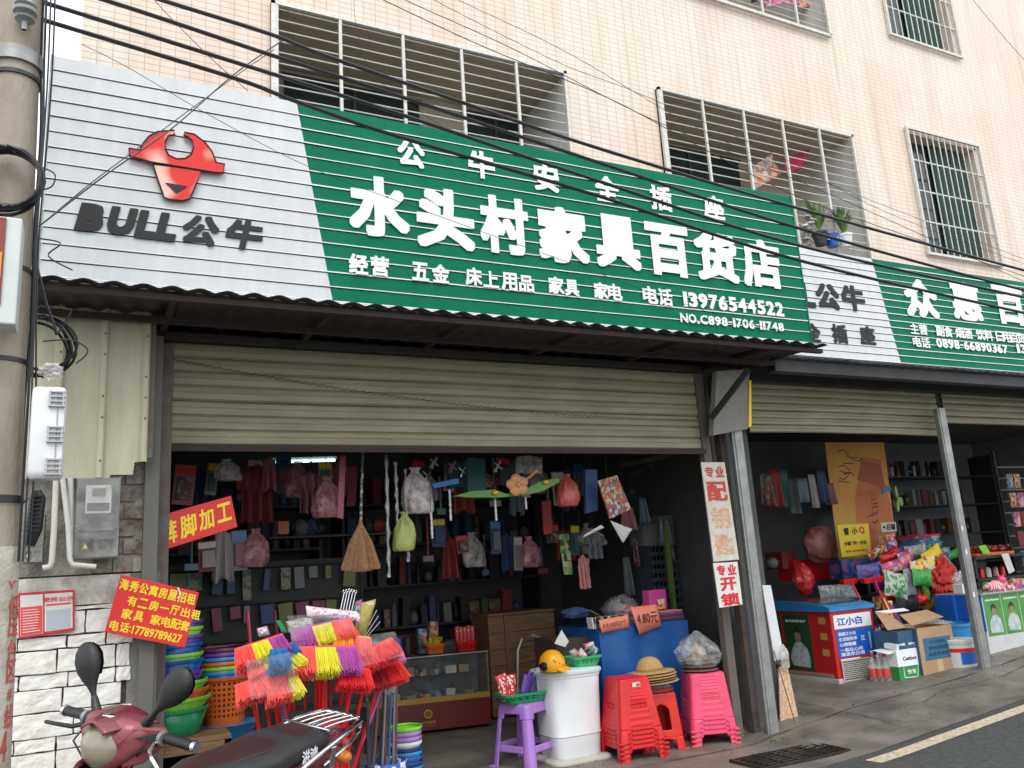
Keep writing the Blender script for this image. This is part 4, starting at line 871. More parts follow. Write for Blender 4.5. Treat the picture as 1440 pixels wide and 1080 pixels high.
def stool(label, c, m, rot=0, H=.46, wt=.135, wb=.19, style='closed', group=None, sticker=False):
    root = thing('plastic_stool', label, 'stool', c, group, rz=rot)
    nz = 46; zs_ = [H*.97*i/nz for i in range(nz+1)]
    pr = [(z, wb+(wt-wb)*z/H, wb+(wt-wb)*z/H) for z in zs_]
    def uv(a):
        x, y = squir(a, 9); return (x/abs(y) if abs(y) >= abs(x) else y/abs(x))
    def cls(a, z):
        u = uv(a); f = z/H; au = abs(u)
        if style == 'closed':
            if f < .22+.0*au: return 'leg' if au > .60-.12*max(0, (f-.13)/.09) else None if f < .19 else ('leg' if au > .5 else 'skirt')
            if .52 < f < .60 and au < .42: return None
            return 'skirt'
        if style == 'arch':
            if f < .24: return 'leg' if au > .58 else (None if f < .15+.06*(1-(au/.58)**2) else 'skirt')
            if .36 < f < .80 and au < .44*math.sqrt(max(0, 1-max(0, (f-.62)/.18)**2)): return None
            return 'skirt'
        if f > .84: return 'skirt'
        if .25 < f < .36: return 'stretcher' if au < .66 else 'leg'
        if f > .76 and au > .5: return 'skirt'
        return 'leg' if au > .66 else None
    def rib(a, z):
        f = z/H; u = uv(a); q = 1.0
        if style == 'closed' and abs(u) < .46 and .62 < f < .95: q += .035*(0.5+.5*math.sin(f*2*PI/.055))
        if style == 'closed' and abs(u) < .5 and .24 < f < .5: q += .012*(1 if int(f*100/5.2) % 2 else 0)
        if style == 'open' and abs(u) > .80: q += .0
        return q
    MB().shell((0, 0, 0), pr, 9, 112, cls, 'skirt', rib=rib).build('skirt', m, root, local=True, smooth=True, solid=.004, sang=50)
    b = MB(); b.shell((0, 0, 0), [(H*.96, wt*1.02, wt*1.02), (H*.985, wt*1.0, wt*1.0), (H, wt*.93, wt*.93), (H*.998, wt*.5, wt*.5), (H*.996, .001, .001)], 7, 56); b.build('seat', m, root, local=True, smooth=True)
    def quad(a): x, y = squir(a, 9); return int(x > 0)*2+int(y > 0)
    for k in range(4):
        MB().shell((0, 0, 0), pr, 9, 112, lambda a, z: 'leg' if cls(a, z) == 'leg' and quad(a) == k else None, 'leg').build('leg', m, root, local=True, smooth=True, solid=.004, sang=50)
        # thickened foot rim
        x, y = squir(PI/4+k*PI/2, 9); MB().box((x*wb*1.0, y*wb*1.0, .008), (.05, .05, .016), None).build('foot', m, root, local=True, bevel=.006)
    if style == 'open':
        MB().shell((0, 0, 0), pr, 9, 112, cls, 'stretcher').build('stretcher', m, root, local=True, smooth=True, solid=.012)
    if sticker:
        MB().bb(-.035, .035, -wt*1.10-.004, -wt*1.10, H*.86, H*.93).build('sticker', M_paper, root, local=True)
        MB().bb(.0, .03, -wt*1.10-.006, -wt*1.10-.0045, H*.87, H*.91).build('sticker_mark', M_redprint, root, local=True)
    return root
def under_stool(label, c, m, rot, group, wt=.135, wb=.19, H=.46):
    """a nested stool below another: only its leg ends show"""
    return stool(label, c, m, rot, H, wt, wb, 'closed', group)
def bottle(label, c, r, h, m, capm, group=None, mlab=None):
    root = thing('bottle', label, 'bottle', c, group)
    MB().shell(c, [(0, r*.9, r*.9), (.006, r, r), (h*.62, r, r), (h*.78, r*.55, r*.55), (h*.9, r*.33, r*.33), (h*.93, r*.33, r*.33)], 2, 14, cap0=True, cap1=True).build('body', m, root, smooth=True)
    MB().shell(c, [(h*.92, r*.38, r*.38), (h, r*.38, r*.38)], 2, 12, cap0=True, cap1=True).build('cap', capm, root, smooth=True)
    if mlab: MB().shell(c, [(h*.2, r*1.02, r*1.02), (h*.5, r*1.02, r*1.02)], 2, 14).build('wrapper', mlab, root, smooth=True)
    return root
def carton(label, x0, x1, y0, y1, z0, z1, m, name='carton', cat='box', rz=0, open_=False, extra=None, group=None):
    root = thing(name, label, cat, ((x0+x1)/2, (y0+y1)/2, z0), group, rz=rz); w, d, h = x1-x0, y1-y0, z1-z0
    b = MB(); t = .006
    if open_:
        b.bb(-w/2, w/2, -d/2, -d/2+t, 0, h).bb(-w/2, w/2, d/2-t, d/2, 0, h).bb(-w/2, -w/2+t, -d/2+t, d/2-t, 0, h).bb(w/2-t, w/2, -d/2+t, d/2-t, 0, h).bb(-w/2+t, w/2-t, -d/2+t, d/2-t, 0, t)
    else: b.bb(-w/2, w/2, -d/2, d/2, 0, h)
    b.build('body', m, root, local=True, bevel=.003)
    if open_:
        for sx, ang in ((-1, .5), (1, .9)):
            q = MB(); x = sx*w/2; q.prism([(x, -d/2, h), (x, d/2, h), (x+sx*w*.35*math.cos(ang), d/2, h+w*.35*math.sin(ang)), (x+sx*w*.35*math.cos(ang), -d/2, h+w*.35*math.sin(ang))], (0, 0, .004)); q.build('flap', m, root, local=True)
    else: MB().bb(-w/2+.004, w/2-.004, -.02, .02, h+.0005, h+.0015).build('tape', mat('packing_tape', (.5, .38, .22), .3), root, local=True)
    return root

# ------------------------------------------------------------ stools, bin, hats in front of the shop
g0 = gnd(720, 1068); 
stool('lilac plastic stool carrying a green basket left of the white bin', Vector((g0.x+.02, 6.28, 0)), M_purp, rot=math.radians(24), H=.47, wt=.15, wb=.205, style='open')
# red stack of five
G3 = 'red plastic stools nested in one tall stack'; fr = gnd(878, 1066); rx, ry = fr.x+.09, 5.93; ang = math.radians(-6)
for i in range(5):
    lab = ['lowest', 'second lowest', 'middle', 'fourth up, just under the top one'][i]+' of the tall stack of red plastic stools' if i < 4 else 'top stool of the tall red stack, with ribbed side and a small sticker'
    stool(lab, Vector((rx, ry, .033*i)), M_red, rot=ang, H=.47, wt=.135, wb=.205, group=G3, sticker=(i == 4))
mr = gnd(936, 1058)
stool('single orange red stool with an arched opening between the red and the pink stacks', Vector((mr.x+.06, 6.05, 0)), M_red2, rot=math.radians(-14), H=.44, wt=.15, wb=.185, style='arch')
# second one of the same pair nested: round cushion on top
cz = .442; cm_ = Vector((mr.x+.06, 6.05, cz))
r = thing('seat_cushion', 'round padded cover in red with a blue and white flowered top on the arched stool', 'cushion', cm_)
MB().shell(cm_, [(0, .15, .15), (.006, .165, .165), (.028, .168, .168), (.036, .155, .155)], 2.3, 36, cap0=True).build('rim', mat('dull_red_cloth', (.38, .04, .035), .6), r, smooth=True)
MB().shell(cm_, [(.0355, .155, .155), (.046, .13, .13), (.05, .06, .06), (.05, .001, .001)], 2.3, 36).build('top', print_mat('flower_print', [(.6,.68,.72), (.1,.4,.6), (.7,.72,.74), (.3,.55,.68)], 30), r, smooth=True)
tag(MB().blob(cm_+Vector((.0, -.01, .062)), (.10, .09, .025), .4, 4).build('folded_cloth', mat('purple_cloth', (.28, .08, .38), .6), smooth=True), 'folded purple cloth squeezed under the straw hats', 'cloth')
pk = gnd(1002, 1052); G4 = 'pink plastic stools nested in one stack'; px_, py_ = pk.x+.155, 5.95
for i in range(4):
    stool((['lowest stool of the pink stack', 'second stool up in the pink stack', 'third stool up in the pink stack', 'top stool of the pink stack, under the bagged hats'][i]), Vector((px_, py_, .036*i)), M_pink, rot=math.radians(-21), H=.45, wt=.15, wb=.195, group=G4)
# straw hats
def hat(label, c, m, group, crown=True, R_=.175, tilt=0):
    root = thing('straw_hat', label, 'hat', c, group)
    pr = [(0, R_, R_*.92), (.004, R_*.99, R_*.91), (.012, R_*.75, R_*.7), (.022, R_*.56, R_*.52)]
    MB().shell(c, pr, 2, 44, rib=lambda a, z: 1+.03*math.sin(3*a)).build('brim', m, root, smooth=True, solid=.004)
    MB().shell(c, [(.022, R_*.56, R_*.52), (.05, R_*.5, R_*.47), (.085, R_*.42, R_*.38), (.11, R_*.30, R_*.26), (.122, R_*.12, R_*.1), (.12, .001, .001)] if crown else [(.022, R_*.56, R_*.52), (.03, R_*.5, R_*.47)], 2, 36).build('crown', m, root, smooth=True, solid=.003)
    root.rotation_euler = (tilt, tilt*.7, 0); return root
M_straw = mat('straw', (.56, .38, .16), .8, col2=(.36, .22, .08), var=1, vscale=70, stretch=(1, 1, 3), bump=.8, bscale=120); M_straw2 = mat('dark_straw', (.33, .20, .08), .8, col2=(.16, .09, .04), var=1, vscale=70, bump=.8)
hc = at(928, 944, 6.0)
for i in range(5):
    hat(['lowest hat of the straw hat pile', 'second lowest hat of the straw hat pile', 'middle hat of the straw hat pile', 'fourth hat up in the straw hat pile', 'topmost straw hat of the pile with its round crown showing'][i], Vector((cm_.x-.035+random.uniform(-.012, .012), cm_.y-.06+random.uniform(-.01, .01), cm_.z+.075+.020*i)), M_straw if i != 1 else M_straw2, 'straw hats piled on the arched stool', crown=(i == 4), R_=.235-.004*i, tilt=math.radians(-3))
# bagged hats on the pink stack
pt = .036*3+.452
for i in range(4):
    hat('%s brown hat inside the clear bag on the pink stools' % ['lowest', 'second', 'third', 'topmost'][i], Vector((px_-.02, py_, pt+.012+.03*i)), mat('mauve_straw', (.24, .15, .13), .8, var=.5, vscale=50, bump=.5) if i < 3 else M_straw2, 'hats inside the clear bag', crown=(i == 3), R_=.165-.006*i)
tag(MB().blob(Vector((px_-.02, py_, pt+.165)), (.20, .19, .165), .22, 8, 30, 20, freq=2.6, pinch=.62).build('clear_bag', M_sky_bag, smooth=True), 'clear plastic bag with a peaked top covering the hats on the pink stools', 'bag')

# white bin
bg_ = gnd(797, 1066); bc = Vector((bg_.x+.03, 6.22, 0))
r = thing('white_bin', 'tall white plastic bin with a lid, carrying a yellow helmet and green basket', 'bin', bc, rz=0); 
H_ = at(795, 945, 6.05).z; BW_ = .2; pr = [(.035, .205, .175), (.05, .21, .18), (.19, .22, .188), (.20, .226, .195), (.21, .222, .191), (.55, .236, .205), (H_-.05, .24, .209), (H_-.045, .246, .214), (H_-.02, .248, .215)]
MB().shell(bc, pr, 4.2, 64, cap0=True, rib=lambda a, z: 1-.010*(abs(math.sin(a*3+.4)) < .10)).build('body', M_white, r, smooth=True, sang=30)
MB().shell(bc, [(H_-.022, .24, .21), (H_-.02, .258, .225), (H_, .262, .227), (H_+.012, .247, .215), (H_+.02, .15, .13), (H_+.021, .001, .001)], 4.2, 64).build('lid', mat('pale_aqua_lid', (.55, .68, .68), .4), r, smooth=True)
MB().shell(bc, [(0, .27, .24), (.02, .27, .24), (.034, .25, .22), (.034, .001, .001)], 7, 48, cap0=True).build('base_tray', mat('cream_tray', (.55, .53, .48), .5, var=.2), r, smooth=True)
# helmet
hl = at(776, 926, 6.05); hl.z = H_+.02
r = thing('hard_hat', 'yellow orange safety helmet lying on the left of the white bin lid', 'helmet', hl)
b = MB(); vs = []
b.shell(hl+Vector((0, 0, 0)), [(0, .085, .10), (.03, .098, .112), (.07, .098, .112), (.11, .085, .095), (.14, .06, .068), (.157, .03, .035), (.162, .001, .001)], 2.2, 32, rib=lambda a, z: 1+.03*(abs(math.cos(a-1.2)) < .12)).build('dome', mat('helmet_yellow', (.80, .36, .01), .35, var=.15), r, smooth=True)
MB().prism([hl+Vector((-.02, -.10, .02)), hl+Vector((.09, -.09, .03)), hl+Vector((.085, -.135, .012)), hl+Vector((.0, -.15, .0))], (0, 0, .006)).build('peak', mat('helmet_yellow', (.80, .36, .01), .35), r, bevel=.002)
MB().blob(hl+Vector((-.085, -.02, .045)), (.03, .05, .035), .3, 6).build('lining', M_black, r, smooth=True)
for k in range(3): MB().tube([hl+Vector((-.05+.03*k, -.108+.004*k, .10-.02*k)), hl+Vector((-.03+.04*k, -.114, .075-.015*k))], .003, 4).build('strap_mark', mat('helmet_print', (.35, .08, .01), .5), r)
gb = at(820, 935, 6.15); gb.z = H_+.022
basket('light green rectangular basket of small packets on the right of the white bin', gb, .135, .10, .075, plastic('clear_green_plastic', (.04, .40, .14)), n=6, rows=5, seg=40)
def packs(label_fn, n, c, sx, sy, size, mats_, name='packet', cat='packet', group=None, zup=.5, seed=1, lean=.5, flat=False):
    rnd = random.Random(seed)
    for i in range(n):
        p = c+Vector((rnd.uniform(-sx, sx), rnd.uniform(-sy, sy), rnd.uniform(0, zup)*.1)); w, h = size[0]*rnd.uniform(.7, 1.2), size[1]*rnd.uniform(.7, 1.2); 
        R_ = Matrix.Rotation(rnd.uniform(-lean, lean), 3, 'Y') @ Matrix.Rotation(rnd.uniform(-.5, .5) + (PI/2*.8 if flat else rnd.uniform(-.3, .2)), 3, 'X') @ Matrix.Rotation(rnd.uniform(-.6, .6), 3, 'Z')
        b = MB(); b.sheet(lambda u, v: R_ @ Vector(((u-.5)*w, -.008*math.sin(u*PI)*math.sin(v*PI)*3+.004*noise.noise(Vector((u*6, v*6, i))), v*h)) + p, 6, 6)
        o = b.build(name, mats_[i % len(mats_)], solid=.004, smooth=True); tag(o, label_fn(i), cat, group)
packs(lambda i: '%s printed packet heaped in the light green basket' % ('pink', 'milky', 'blue', 'dark', 'second pink', 'second milky', 'second blue', 'second dark', 'third pink')[i], 9, gb+Vector((0, 0, .05)), .10, .06, (.08, .08), [M_goods[3], M_wbag, M_goods[1], M_dark], group='packets heaped in the light green basket', seed=4, lean=.9)
# purple-stool basket
sb = Vector((g0.x-.0, 6.26, .472))
basket('dark green shallow basket on the lilac stool', sb, .20, .13, .075, M_grn, n=6, rows=4, seg=40)
M_dots = print_mat('red_dotted_wrap', [(.6,.02,.04), (.6,.02,.04), (.75,.65,.6), (.6,.02,.04)], 60)
for k, (dx, a_, m, lab) in enumerate(((-.15, -.25, M_dots, 'red dotted packet standing at the left of the dark green basket'), (-.09, -.05, M_dots, 'red dotted packet leaning right in the dark green basket'), (.02, .35, M_vio, 'purple packet lying slanted in the dark green basket'), (.10, .5, mat('dark_indigo', (.06, .05, .13), .4), 'dark indigo packet in the middle of the dark green basket'), (.15, .2, mat('grey_violet', (.2, .18, .28), .4), 'grey violet packet at the right of the dark green basket'))):
    R_ = Matrix.Rotation(a_, 3, 'Y'); b = MB(); p = sb+Vector((dx, -.03+.02*k, .03)); b.sheet(lambda u, v: p + R_ @ Vector(((u-.5)*.075*(1+.3*v), -.012*math.sin(u*PI), v*(.2-.015*k))), 5, 5); tag(b.build('packet', m, solid=.012, smooth=True), lab, 'packet')
for i in range(2): tag(MB().tube([sb+Vector((.0+i*.06, .03, .04)), sb+Vector((.10+.05*i, .02, .22)), ], [.02, .014], 10).build('umbrella', M_vio, smooth=True), ('folded purple umbrella resting in the dark green basket', 'second folded purple umbrella in the dark green basket, further right')[i], 'umbrella')

# ------------------------------------------------------------ blue table with goods and price cards
x0, x1, z0, z1 = R4(843, 875, 968, 885, 6.3); bz = at(905, 878, 6.3).z
x0 = at(846, 930, 6.3).x; x1 = at(972, 930, 6.3).x
r = thing('blue_cabinet', 'large blue covered table behind the stools with goods and price cards on top', 'table', ((x0+x1)/2, 6.6, 0))
def bl(u, v): 
    x = x0+(x1-x0)*u; return Vector((x, 6.3+.012*math.sin(u*17)+.02*noise.noise(Vector((u*3, v*3, 0))), bz*v))
M_bcloth = mat('blue_tarp', (.012, .10, .36), .42, var=.35, vscale=3, bump=.25, bscale=9)
MB().sheet(bl, 40, 16).build('front_cover', M_bcloth, r, smooth=True)
MB().bb(x0, x1, 6.325, 7.0, bz-.02, bz).build('top', M_bcloth, r); MB().bb(x0, x0+.02, 6.33, 7.0, 0, bz-.021).build('side', M_bcloth, r); MB().bb(x1-.02, x1, 6.33, 7.0, 0, bz-.021).build('side', M_bcloth, r)
def card(label, q4, Y, s_, m=None):
    P_ = [at(x, y, Y) for x, y in q4]; rt = thing('price_card', label, 'price card', (P_[2]+P_[3])/2)
    b = MB(); b.sheet(lambda u, v: P_[3].lerp(P_[2], u).lerp(P_[0].lerp(P_[1], u), v)+Vector((0, .006*math.sin(u*PI*1.3), 0)), 8, 2); b.build('card', m or mat('salmon_card', (.75, .22, .15), .6, var=.1), rt, solid=.001, smooth=True)
    c = (P_[0]+P_[1]+P_[2]+P_[3])/4+Vector((0, -.005, 0)); ux = P_[1]-P_[0]; text(s_, c, ux.length*.8, (P_[0]-P_[3]).length*.4, M_lblk, rt, 'handwriting', ux=ux, uy=P_[0]-P_[3], bold=.0, depth=.0006, shear=.2); return rt
card('wide salmon price card hanging on the left of the blue table front', ((842, 872), (883, 865), (885, 882), (846, 890)), 6.27, '3.9,10元3个')
card('square salmon price card hanging on the right of the blue table front', ((887, 854), (923, 850), (930, 880), (899, 892)), 6.26, '4.80元')
top = bz
for k, (px, py, w, h, m, lab) in enumerate(((775, 0, .3, .05, M_blue, ''),)): pass
def lump(label, px, py, Y, r_, m, name='bag', cat='bag', z=None, amp=.25, seed=1, pinch=0, freq=2.4):
    p = at(px, py, Y); 
    if z is not None: p.z = z+r_[2]*.92
    return tag(MB().blob(p, r_, amp, seed, 26, 18, freq=freq, pinch=pinch).build(name, m, smooth=True), label, cat)
lump('dark clear bag with something pink inside on the blue table', 872, 845, 6.6, (.17, .14, .13), film('smoky_film', (.25, .25, .26), .45), z=bz, seed=3)
lump('pink bundle inside the smoky bag on the blue table', 876, 842, 6.62, (.10, .08, .06), mat('dusty_pink', (.6, .25, .22), .7), name='bundle', cat='bundle', z=bz+.06, seed=5)
r = thing('pink_box', 'bright pink box with an orange picture on the right of the blue table', 'box', at(928, 865, 6.55)); x0_, x1_, z0_, z1_ = R4(912, 830, 940, 858, 6.5)
MB().box(((x0_+x1_)/2, 6.56, (max(z0_, bz)+z1_)/2+.005), (x1_-x0_, .09, z1_-max(z0_, bz)), .15).build('body', plastic('magenta_plastic', (.65, .08, .32)), r, bevel=.006)
MB().box(((x0_+x1_)/2+.03, 6.507, (bz+z1_)/2+.01), (.09, .004, .09), .15).build('picture', print_mat('toy_print', [(.8,.45,.05), (.7,.6,.5), (.5,.1,.3), (.8,.3,.1)], 30), r)
cloth_m = [mat('navy_towel', (.03, .05, .14), .9), mat('maroon_towel', (.25, .04, .06), .9), mat('plum_towel', (.12, .03, .12), .9), mat('steel_towel', (.10, .12, .18), .9), mat('rose_towel', (.6, .15, .2), .9)]
for k in range(5):
    x0_ = at(928, 868, 6.36).x; x1_ = at(965, 868, 6.36).x; MBk = MB().box(((x0_+x1_)/2+random.uniform(-.01, .01), 6.50, bz+.002+.018*k+.008), (x1_-x0_-.01*k, .25, .016)); tag(MBk.build('folded_cloth', cloth_m[k], bevel=.006), 'folded %s cloth, %s from the bottom of the pile on the blue table' % (('navy', 'maroon', 'plum', 'grey blue', 'rose')[k], ORD[k]), 'cloth', 'folded cloths on the blue table')
M_ties = [M_paper, M_goods[1], M_dark, M_goods[0], M_wbag, M_dark]
for i in range(14):
    p = at(832+i*3.8, 868, 6.34); p.z = bz+.004; tag(MB().box(p+Vector((0, .03, .045)), (.012, .09, .095), Matrix.Rotation(random.uniform(-.35, .35), 3, 'Y')).build('packet', M_ties[i % 6], bevel=.002), 'thin upright packet in the row along the blue table front, %s from the left' % (ORD+['thirteenth', 'fourteenth'])[i], 'packet', 'thin packets along the front of the blue table')
r = carton('shallow brown box of goods beside the blue table, left of the price cards', *R4(775, 0, 835, 0, 6.6)[:2], 6.55, 6.85, at(800, 895, 6.6).z, at(800, 875, 6.6).z, M_cardb, open_=True)
lump('dark blue bundle of cloth at the left of the blue table', 810, 862, 6.6, (.14, .10, .05), mat('navy_towel', (.03, .05, .14), .9), name='bundle', cat='bundle', seed=8)
tag(MB().prism([at(780, 905, 6.4), at(790, 886, 6.4), at(800, 902, 6.4), at(795, 910, 6.4)], (0, .01, 0)).build('paper_bag', M_paper), 'white paper point sticking up behind the yellow helmet', 'paper')
MBt = MB().bb(at(772, 900, 6.62).x, at(838, 900, 6.62).x, 6.5, 6.9, 0, at(800, 896, 6.6).z-.001); tag(MBt.build('side_table', mat('dark_side_wood', (.05, .035, .025), .7), bevel=.004), 'dark low table holding the brown box left of the blue table', 'table')

# dark crates stacked behind at right
G5 = 'dark slatted crates stacked behind the blue table'; cx0, cx1 = at(950, 800, 6.7).x, at(998, 800, 6.7).x-.02
r0 = thing('plastic_crate', 'dark crate at the bottom of the tall stack by the right post', 'crate', ((cx0+cx1)/2, 7.3, 0), G5)
M_crate = mat('dark_crate', (.05, .065, .085), .4); hw = (cx1-cx0)/2
b = MB(); b.bb(-hw, hw, -.2, .2, 0, .01).bb(-hw, hw, -.2, -.19, .07, .085).bb(-hw, hw, -.2, -.19, .0101, .025).bb(-hw, -hw+.01, -.189, .2, .0101, .085).bb(hw-.01, hw, -.189, .2, .0101, .085); b.build('frame', M_crate, r0, local=True)
for k in range(8): MB().box((-hw+.03+k*(2*hw-.06)/7, -.195, .0475), (.012, .009, .044)).build('slat', M_crate, r0, local=True)
n_cr = int((at(972, 758, 7.1).z)/.0865)
for i in range(1, n_cr): copy_tree(r0, (r0.location.x+random.uniform(-.004, .004), 7.3, i*.0865), 0, 'dark slatted crate, %s up from the floor in the stack by the right post' % (ORD[i] if i < 12 else ['thirteenth', 'fourteenth', 'fifteenth', 'sixteenth', 'seventeenth', 'eighteenth', 'nineteenth', 'twentieth', 'next to top', 'top'][min(9, i-12)]))
tag(MB().bb(at(941, 800, 6.7).x, at(946, 800, 6.7).x, 6.7, 6.74, 0, at(943, 735, 6.7).z).build('green_pole', mat('olive_green', (.08, .14, .02), .6)), 'thin olive green upright pole left of the dark crates', 'pole')
# ------------------------------------------------------------ inside the first shop: left side
tp = at(262, 1034, 6.0).z
r = thing('wooden_stand', 'rough wooden stand under the basins at the left of the shop opening', 'stand', (.6, 6.05, 0))
sxa, sxb = .34, at(325, 1050, 5.85).x
MB().bb(sxa, sxb, 5.84, 6.35, tp-.03, tp).build('top', M_wood, r, bevel=.003)
for x in (sxa+.02, sxb-.02):
    for y in (5.865, 6.32): MB().bb(x-.02, x+.02, y-.02, y+.02, 0, tp-.031).build('leg', M_wood, r)
MB().bb(sxa, sxb, 5.845, 5.865, tp-.09, tp-.032).build('apron', M_wood, r)
lx = .52; zb = tp
seq = [(M_grn, .235, .17, 'deep green'), (M_lime, .245, .05, 'bright lime wide-rimmed'), (M_orng, .235, .05, 'orange'), (M_lime, .225, .05, 'pale lime'), (M_vio, .20, .06, 'violet'), (M_blue, .20, .07, 'royal blue'), (M_lime, .195, .04, 'lime'), (M_blue, .19, .06, 'cobalt blue'), (M_vio, .19, .05, 'purple'), (M_lime, .19, .05, 'grass green'), (M_vio, .19, .045, 'dark purple')]
z = zb
for i, (m, r_, dz, nm) in enumerate(seq):
    hh = .17 if i < 4 else .15; basin('%s plastic basin, %s up in the left stack' % (nm, ORD[i]), Vector((lx, 6.08, z)), r_, hh if i == 0 else dz+.06, m, 'basins stacked at the left of the shop opening'); z += dz if i else .125
# orange basket with basins over it
bx = at(316, 960, 6.3); z0_ = at(316, 1016, 6.3).z
r = thing('paper_drum', 'drum wrapped in brown plastic under the orange basket', 'drum', (bx.x+.02, 6.3, 0))
MB().shell((bx.x+.02, 6.3, 0), [(0, .17, .17), (z0_-.13, .17, .17), (z0_-.10, .165, .165), (z0_-.1, .001, .001)], 2, 30, rib=lambda a, z: 1+.03*math.sin(a*7+z*20)).build('body', mat('brown_wrap', (.20, .16, .12), .5, var=.4, bump=.3), r, smooth=True)
r = thing('blue_tub', 'blue plastic tub between the brown drum and the orange basket', 'tub', (bx.x+.02, 6.3, z0_-.1))
MB().shell((bx.x+.02, 6.3, z0_-.1), [(0, .15, .15), (.09, .2, .2), (.1, .21, .21), (.1, .18, .18), (.099, .001, .001)], 2, 34, cap0=True).build('body', M_lblue, r, smooth=True)
basket('orange basket of woven holes holding a stack of basins', Vector((bx.x, 6.3, z0_)), .165, .165, at(316, 950, 6.3).z-z0_, M_orng, rows=9, seg=60)
z = at(316, 952, 6.3).z-.06
for i, (m, nm) in enumerate(((M_blue, 'blue'), (M_lblue, 'light blue'), (M_lime, 'lime'), (M_orng, 'orange'), (M_lblue, 'sky blue'), (M_vio, 'violet'), (mat('plum_plastic', (.10, .02, .06), .4), 'plum'))):
    basin('%s basin, %s up on the orange basket' % (nm, ORD[i]), Vector((bx.x, 6.3, z)), .17+.003*i, .08, m, 'basins stacked on the orange basket'); z += .03

def flat_pack(label, q4, Y, m, name='wrapped_duster', cat='duster', th=.05, amp=.02, seed=0):
    P_ = [at(x, y, Y) for x, y in q4]
    def side(s_):
        return lambda u, v: P_[0].lerp(P_[1], u).lerp(P_[3].lerp(P_[2], u), v)+Vector((0, s_*th*(math.sin(u*PI)*math.sin(v*PI))**.5+amp*noise.noise(Vector((u*6+seed, v*6, s_))) * (math.sin(u*PI)*math.sin(v*PI)), 0))
    b = MB(); b.sheet(side(-1), 16, 10); b.sheet(side(1), 16, 10); return tag(b.build(name, m, smooth=True, sang=180), label, cat)
# broom stand with coloured brooms
RKY = 5.5; ra, rb_ = at(380, 1003, RKY), at(519, 996, RKY); zr = (ra.z+rb_.z)/2
r = thing('broom_rack', 'dark metal rack holding the cluster of coloured brooms', 'rack', ((ra.x+rb_.x)/2, RKY, 0))
MB().bb(ra.x, rb_.x, RKY-.012, RKY+.012, zr-.012, zr+.016).build('front_bar', M_dark, r); MB().bb(ra.x, rb_.x, RKY+.24, RKY+.26, zr-.012, zr+.016).build('rear_bar', M_dark, r)
for x in (ra.x+.01, rb_.x-.01):
    for y in (RKY, RKY+.25): MB().bb(x-.01, x+.01, y-.01, y+.01, 0, zr-.013).build('leg', M_dark, r)
MB().bb(ra.x, rb_.x, RKY, RKY+.25, .1, .115).build('lower_shelf', M_dark, r)
M_bris = {'c': plastic('bristle_coral', (.95, .09, .08), .45), 'y': plastic('bristle_yellow', (.80, .72, .02), .45), 'p': plastic('bristle_purple', (.42, .06, .34), .45), 'b': plastic('bristle_blue', (.01, .16, .40), .45), 'r': plastic('bristle_red', (.80, .01, .015), .45), 'o': plastic('bristle_orange', (.85, .35, .02), .45), 'k': plastic('bristle_pink', (.65, .16, .42), .45), 'd': plastic('bristle_dark_red', (.42, .01, .02), .45)}
def broom(label, p0, p1, Y, bands, drop, foot, hm=None, seed=0, flare=.25):
    """head runs from pixel p0 to p1 at depth Y; bristles point along drop; handle runs to foot"""
    A, B = at(*p0, Y), at(*p1, Y); rnd = random.Random(seed); u = (B-A); L = u.length; u.normalize(); d = Vector(drop); d -= u*d.dot(u); LB = d.length; d.normalize(); w = u.cross(d)
    root = thing('broom', label, 'broom', (foot[0], foot[1], foot[2]), 'coloured brooms in the dark rack')
    MB().bar(A, B, .05, .022).build('head_block', M_bris[bands[0]], root, bevel=.006)
    nb = len(bands); bs = [MB() for _ in bands]; nx = int(L/.0034)
    for i in range(nx):
        for j in range(9):
            t_ = (i+rnd.random())/nx; s_ = (j-4)/4; k = min(nb-1, int(t_*nb)); base = A+u*L*t_+w*s_*.022
            dr = (d + u*(t_-.5)*flare + w*s_*.42 + Vector((rnd.gauss(0, .055), rnd.gauss(0, .06), rnd.gauss(0, .04)))).normalized(); tip = base+dr*LB*1.16*rnd.uniform(.88, 1.04)
            q = u*.0022; q2 = w*.0022; bs[k].add([base-q, base+q, base+q2*1.4, tip-q*.8, tip+q*.8, tip+q2], [(0, 1, 4, 3), (1, 2, 5, 4), (2, 0, 3, 5), (3, 4, 5)])
    for k, b_ in enumerate(bands):
        ta_, tb_ = k/nb, (k+1)/nb; e0, e1 = A+u*L*(ta_+.005), A+u*L*(tb_-.005); d0, d1 = (d+u*(ta_-.5)*flare).normalized()*LB*.92, (d+u*(tb_-.5)*flare).normalized()*LB*.92
        wo, wi = w*.014, w*(.014+.26*LB); bs[k].add([e0-wo, e1-wo, e1+wo, e0+wo, e0+d0-wi, e1+d1-wi, e1+d1+wi, e0+d0+wi], [(0, 1, 2, 3), (4, 7, 6, 5), (0, 4, 5, 1), (1, 5, 6, 2), (2, 6, 7, 3), (3, 7, 4, 0)])
        bs[k].build('bristles', M_bris[b_], root, kind='stuff')
    m0 = A.lerp(B, .5); MB().tube([m0, m0.lerp(Vector(foot), .15), Vector(foot)], [.014, .011, .011], 8).build('handle', M_bris[hm or 'r'], root, smooth=True)
bcx = (ra.x+rb_.x)/2
def ft(k, dy=.12): return (bcx-.22+.055*k, RKY+dy, .116)
DN = (0.02, -.05, -.125)
broom('coral yellow and purple broom at the far left of the cluster', (330, 915), (397, 893), 5.35, 'cyp', (0, -.06, -.11), ft(0), seed=1)
broom('thin broom head with yellow and blue bristles above the lowest coral one', (345, 944), (412, 905), 5.32, 'cyb', (.02, -.05, -.07), ft(1), seed=2)
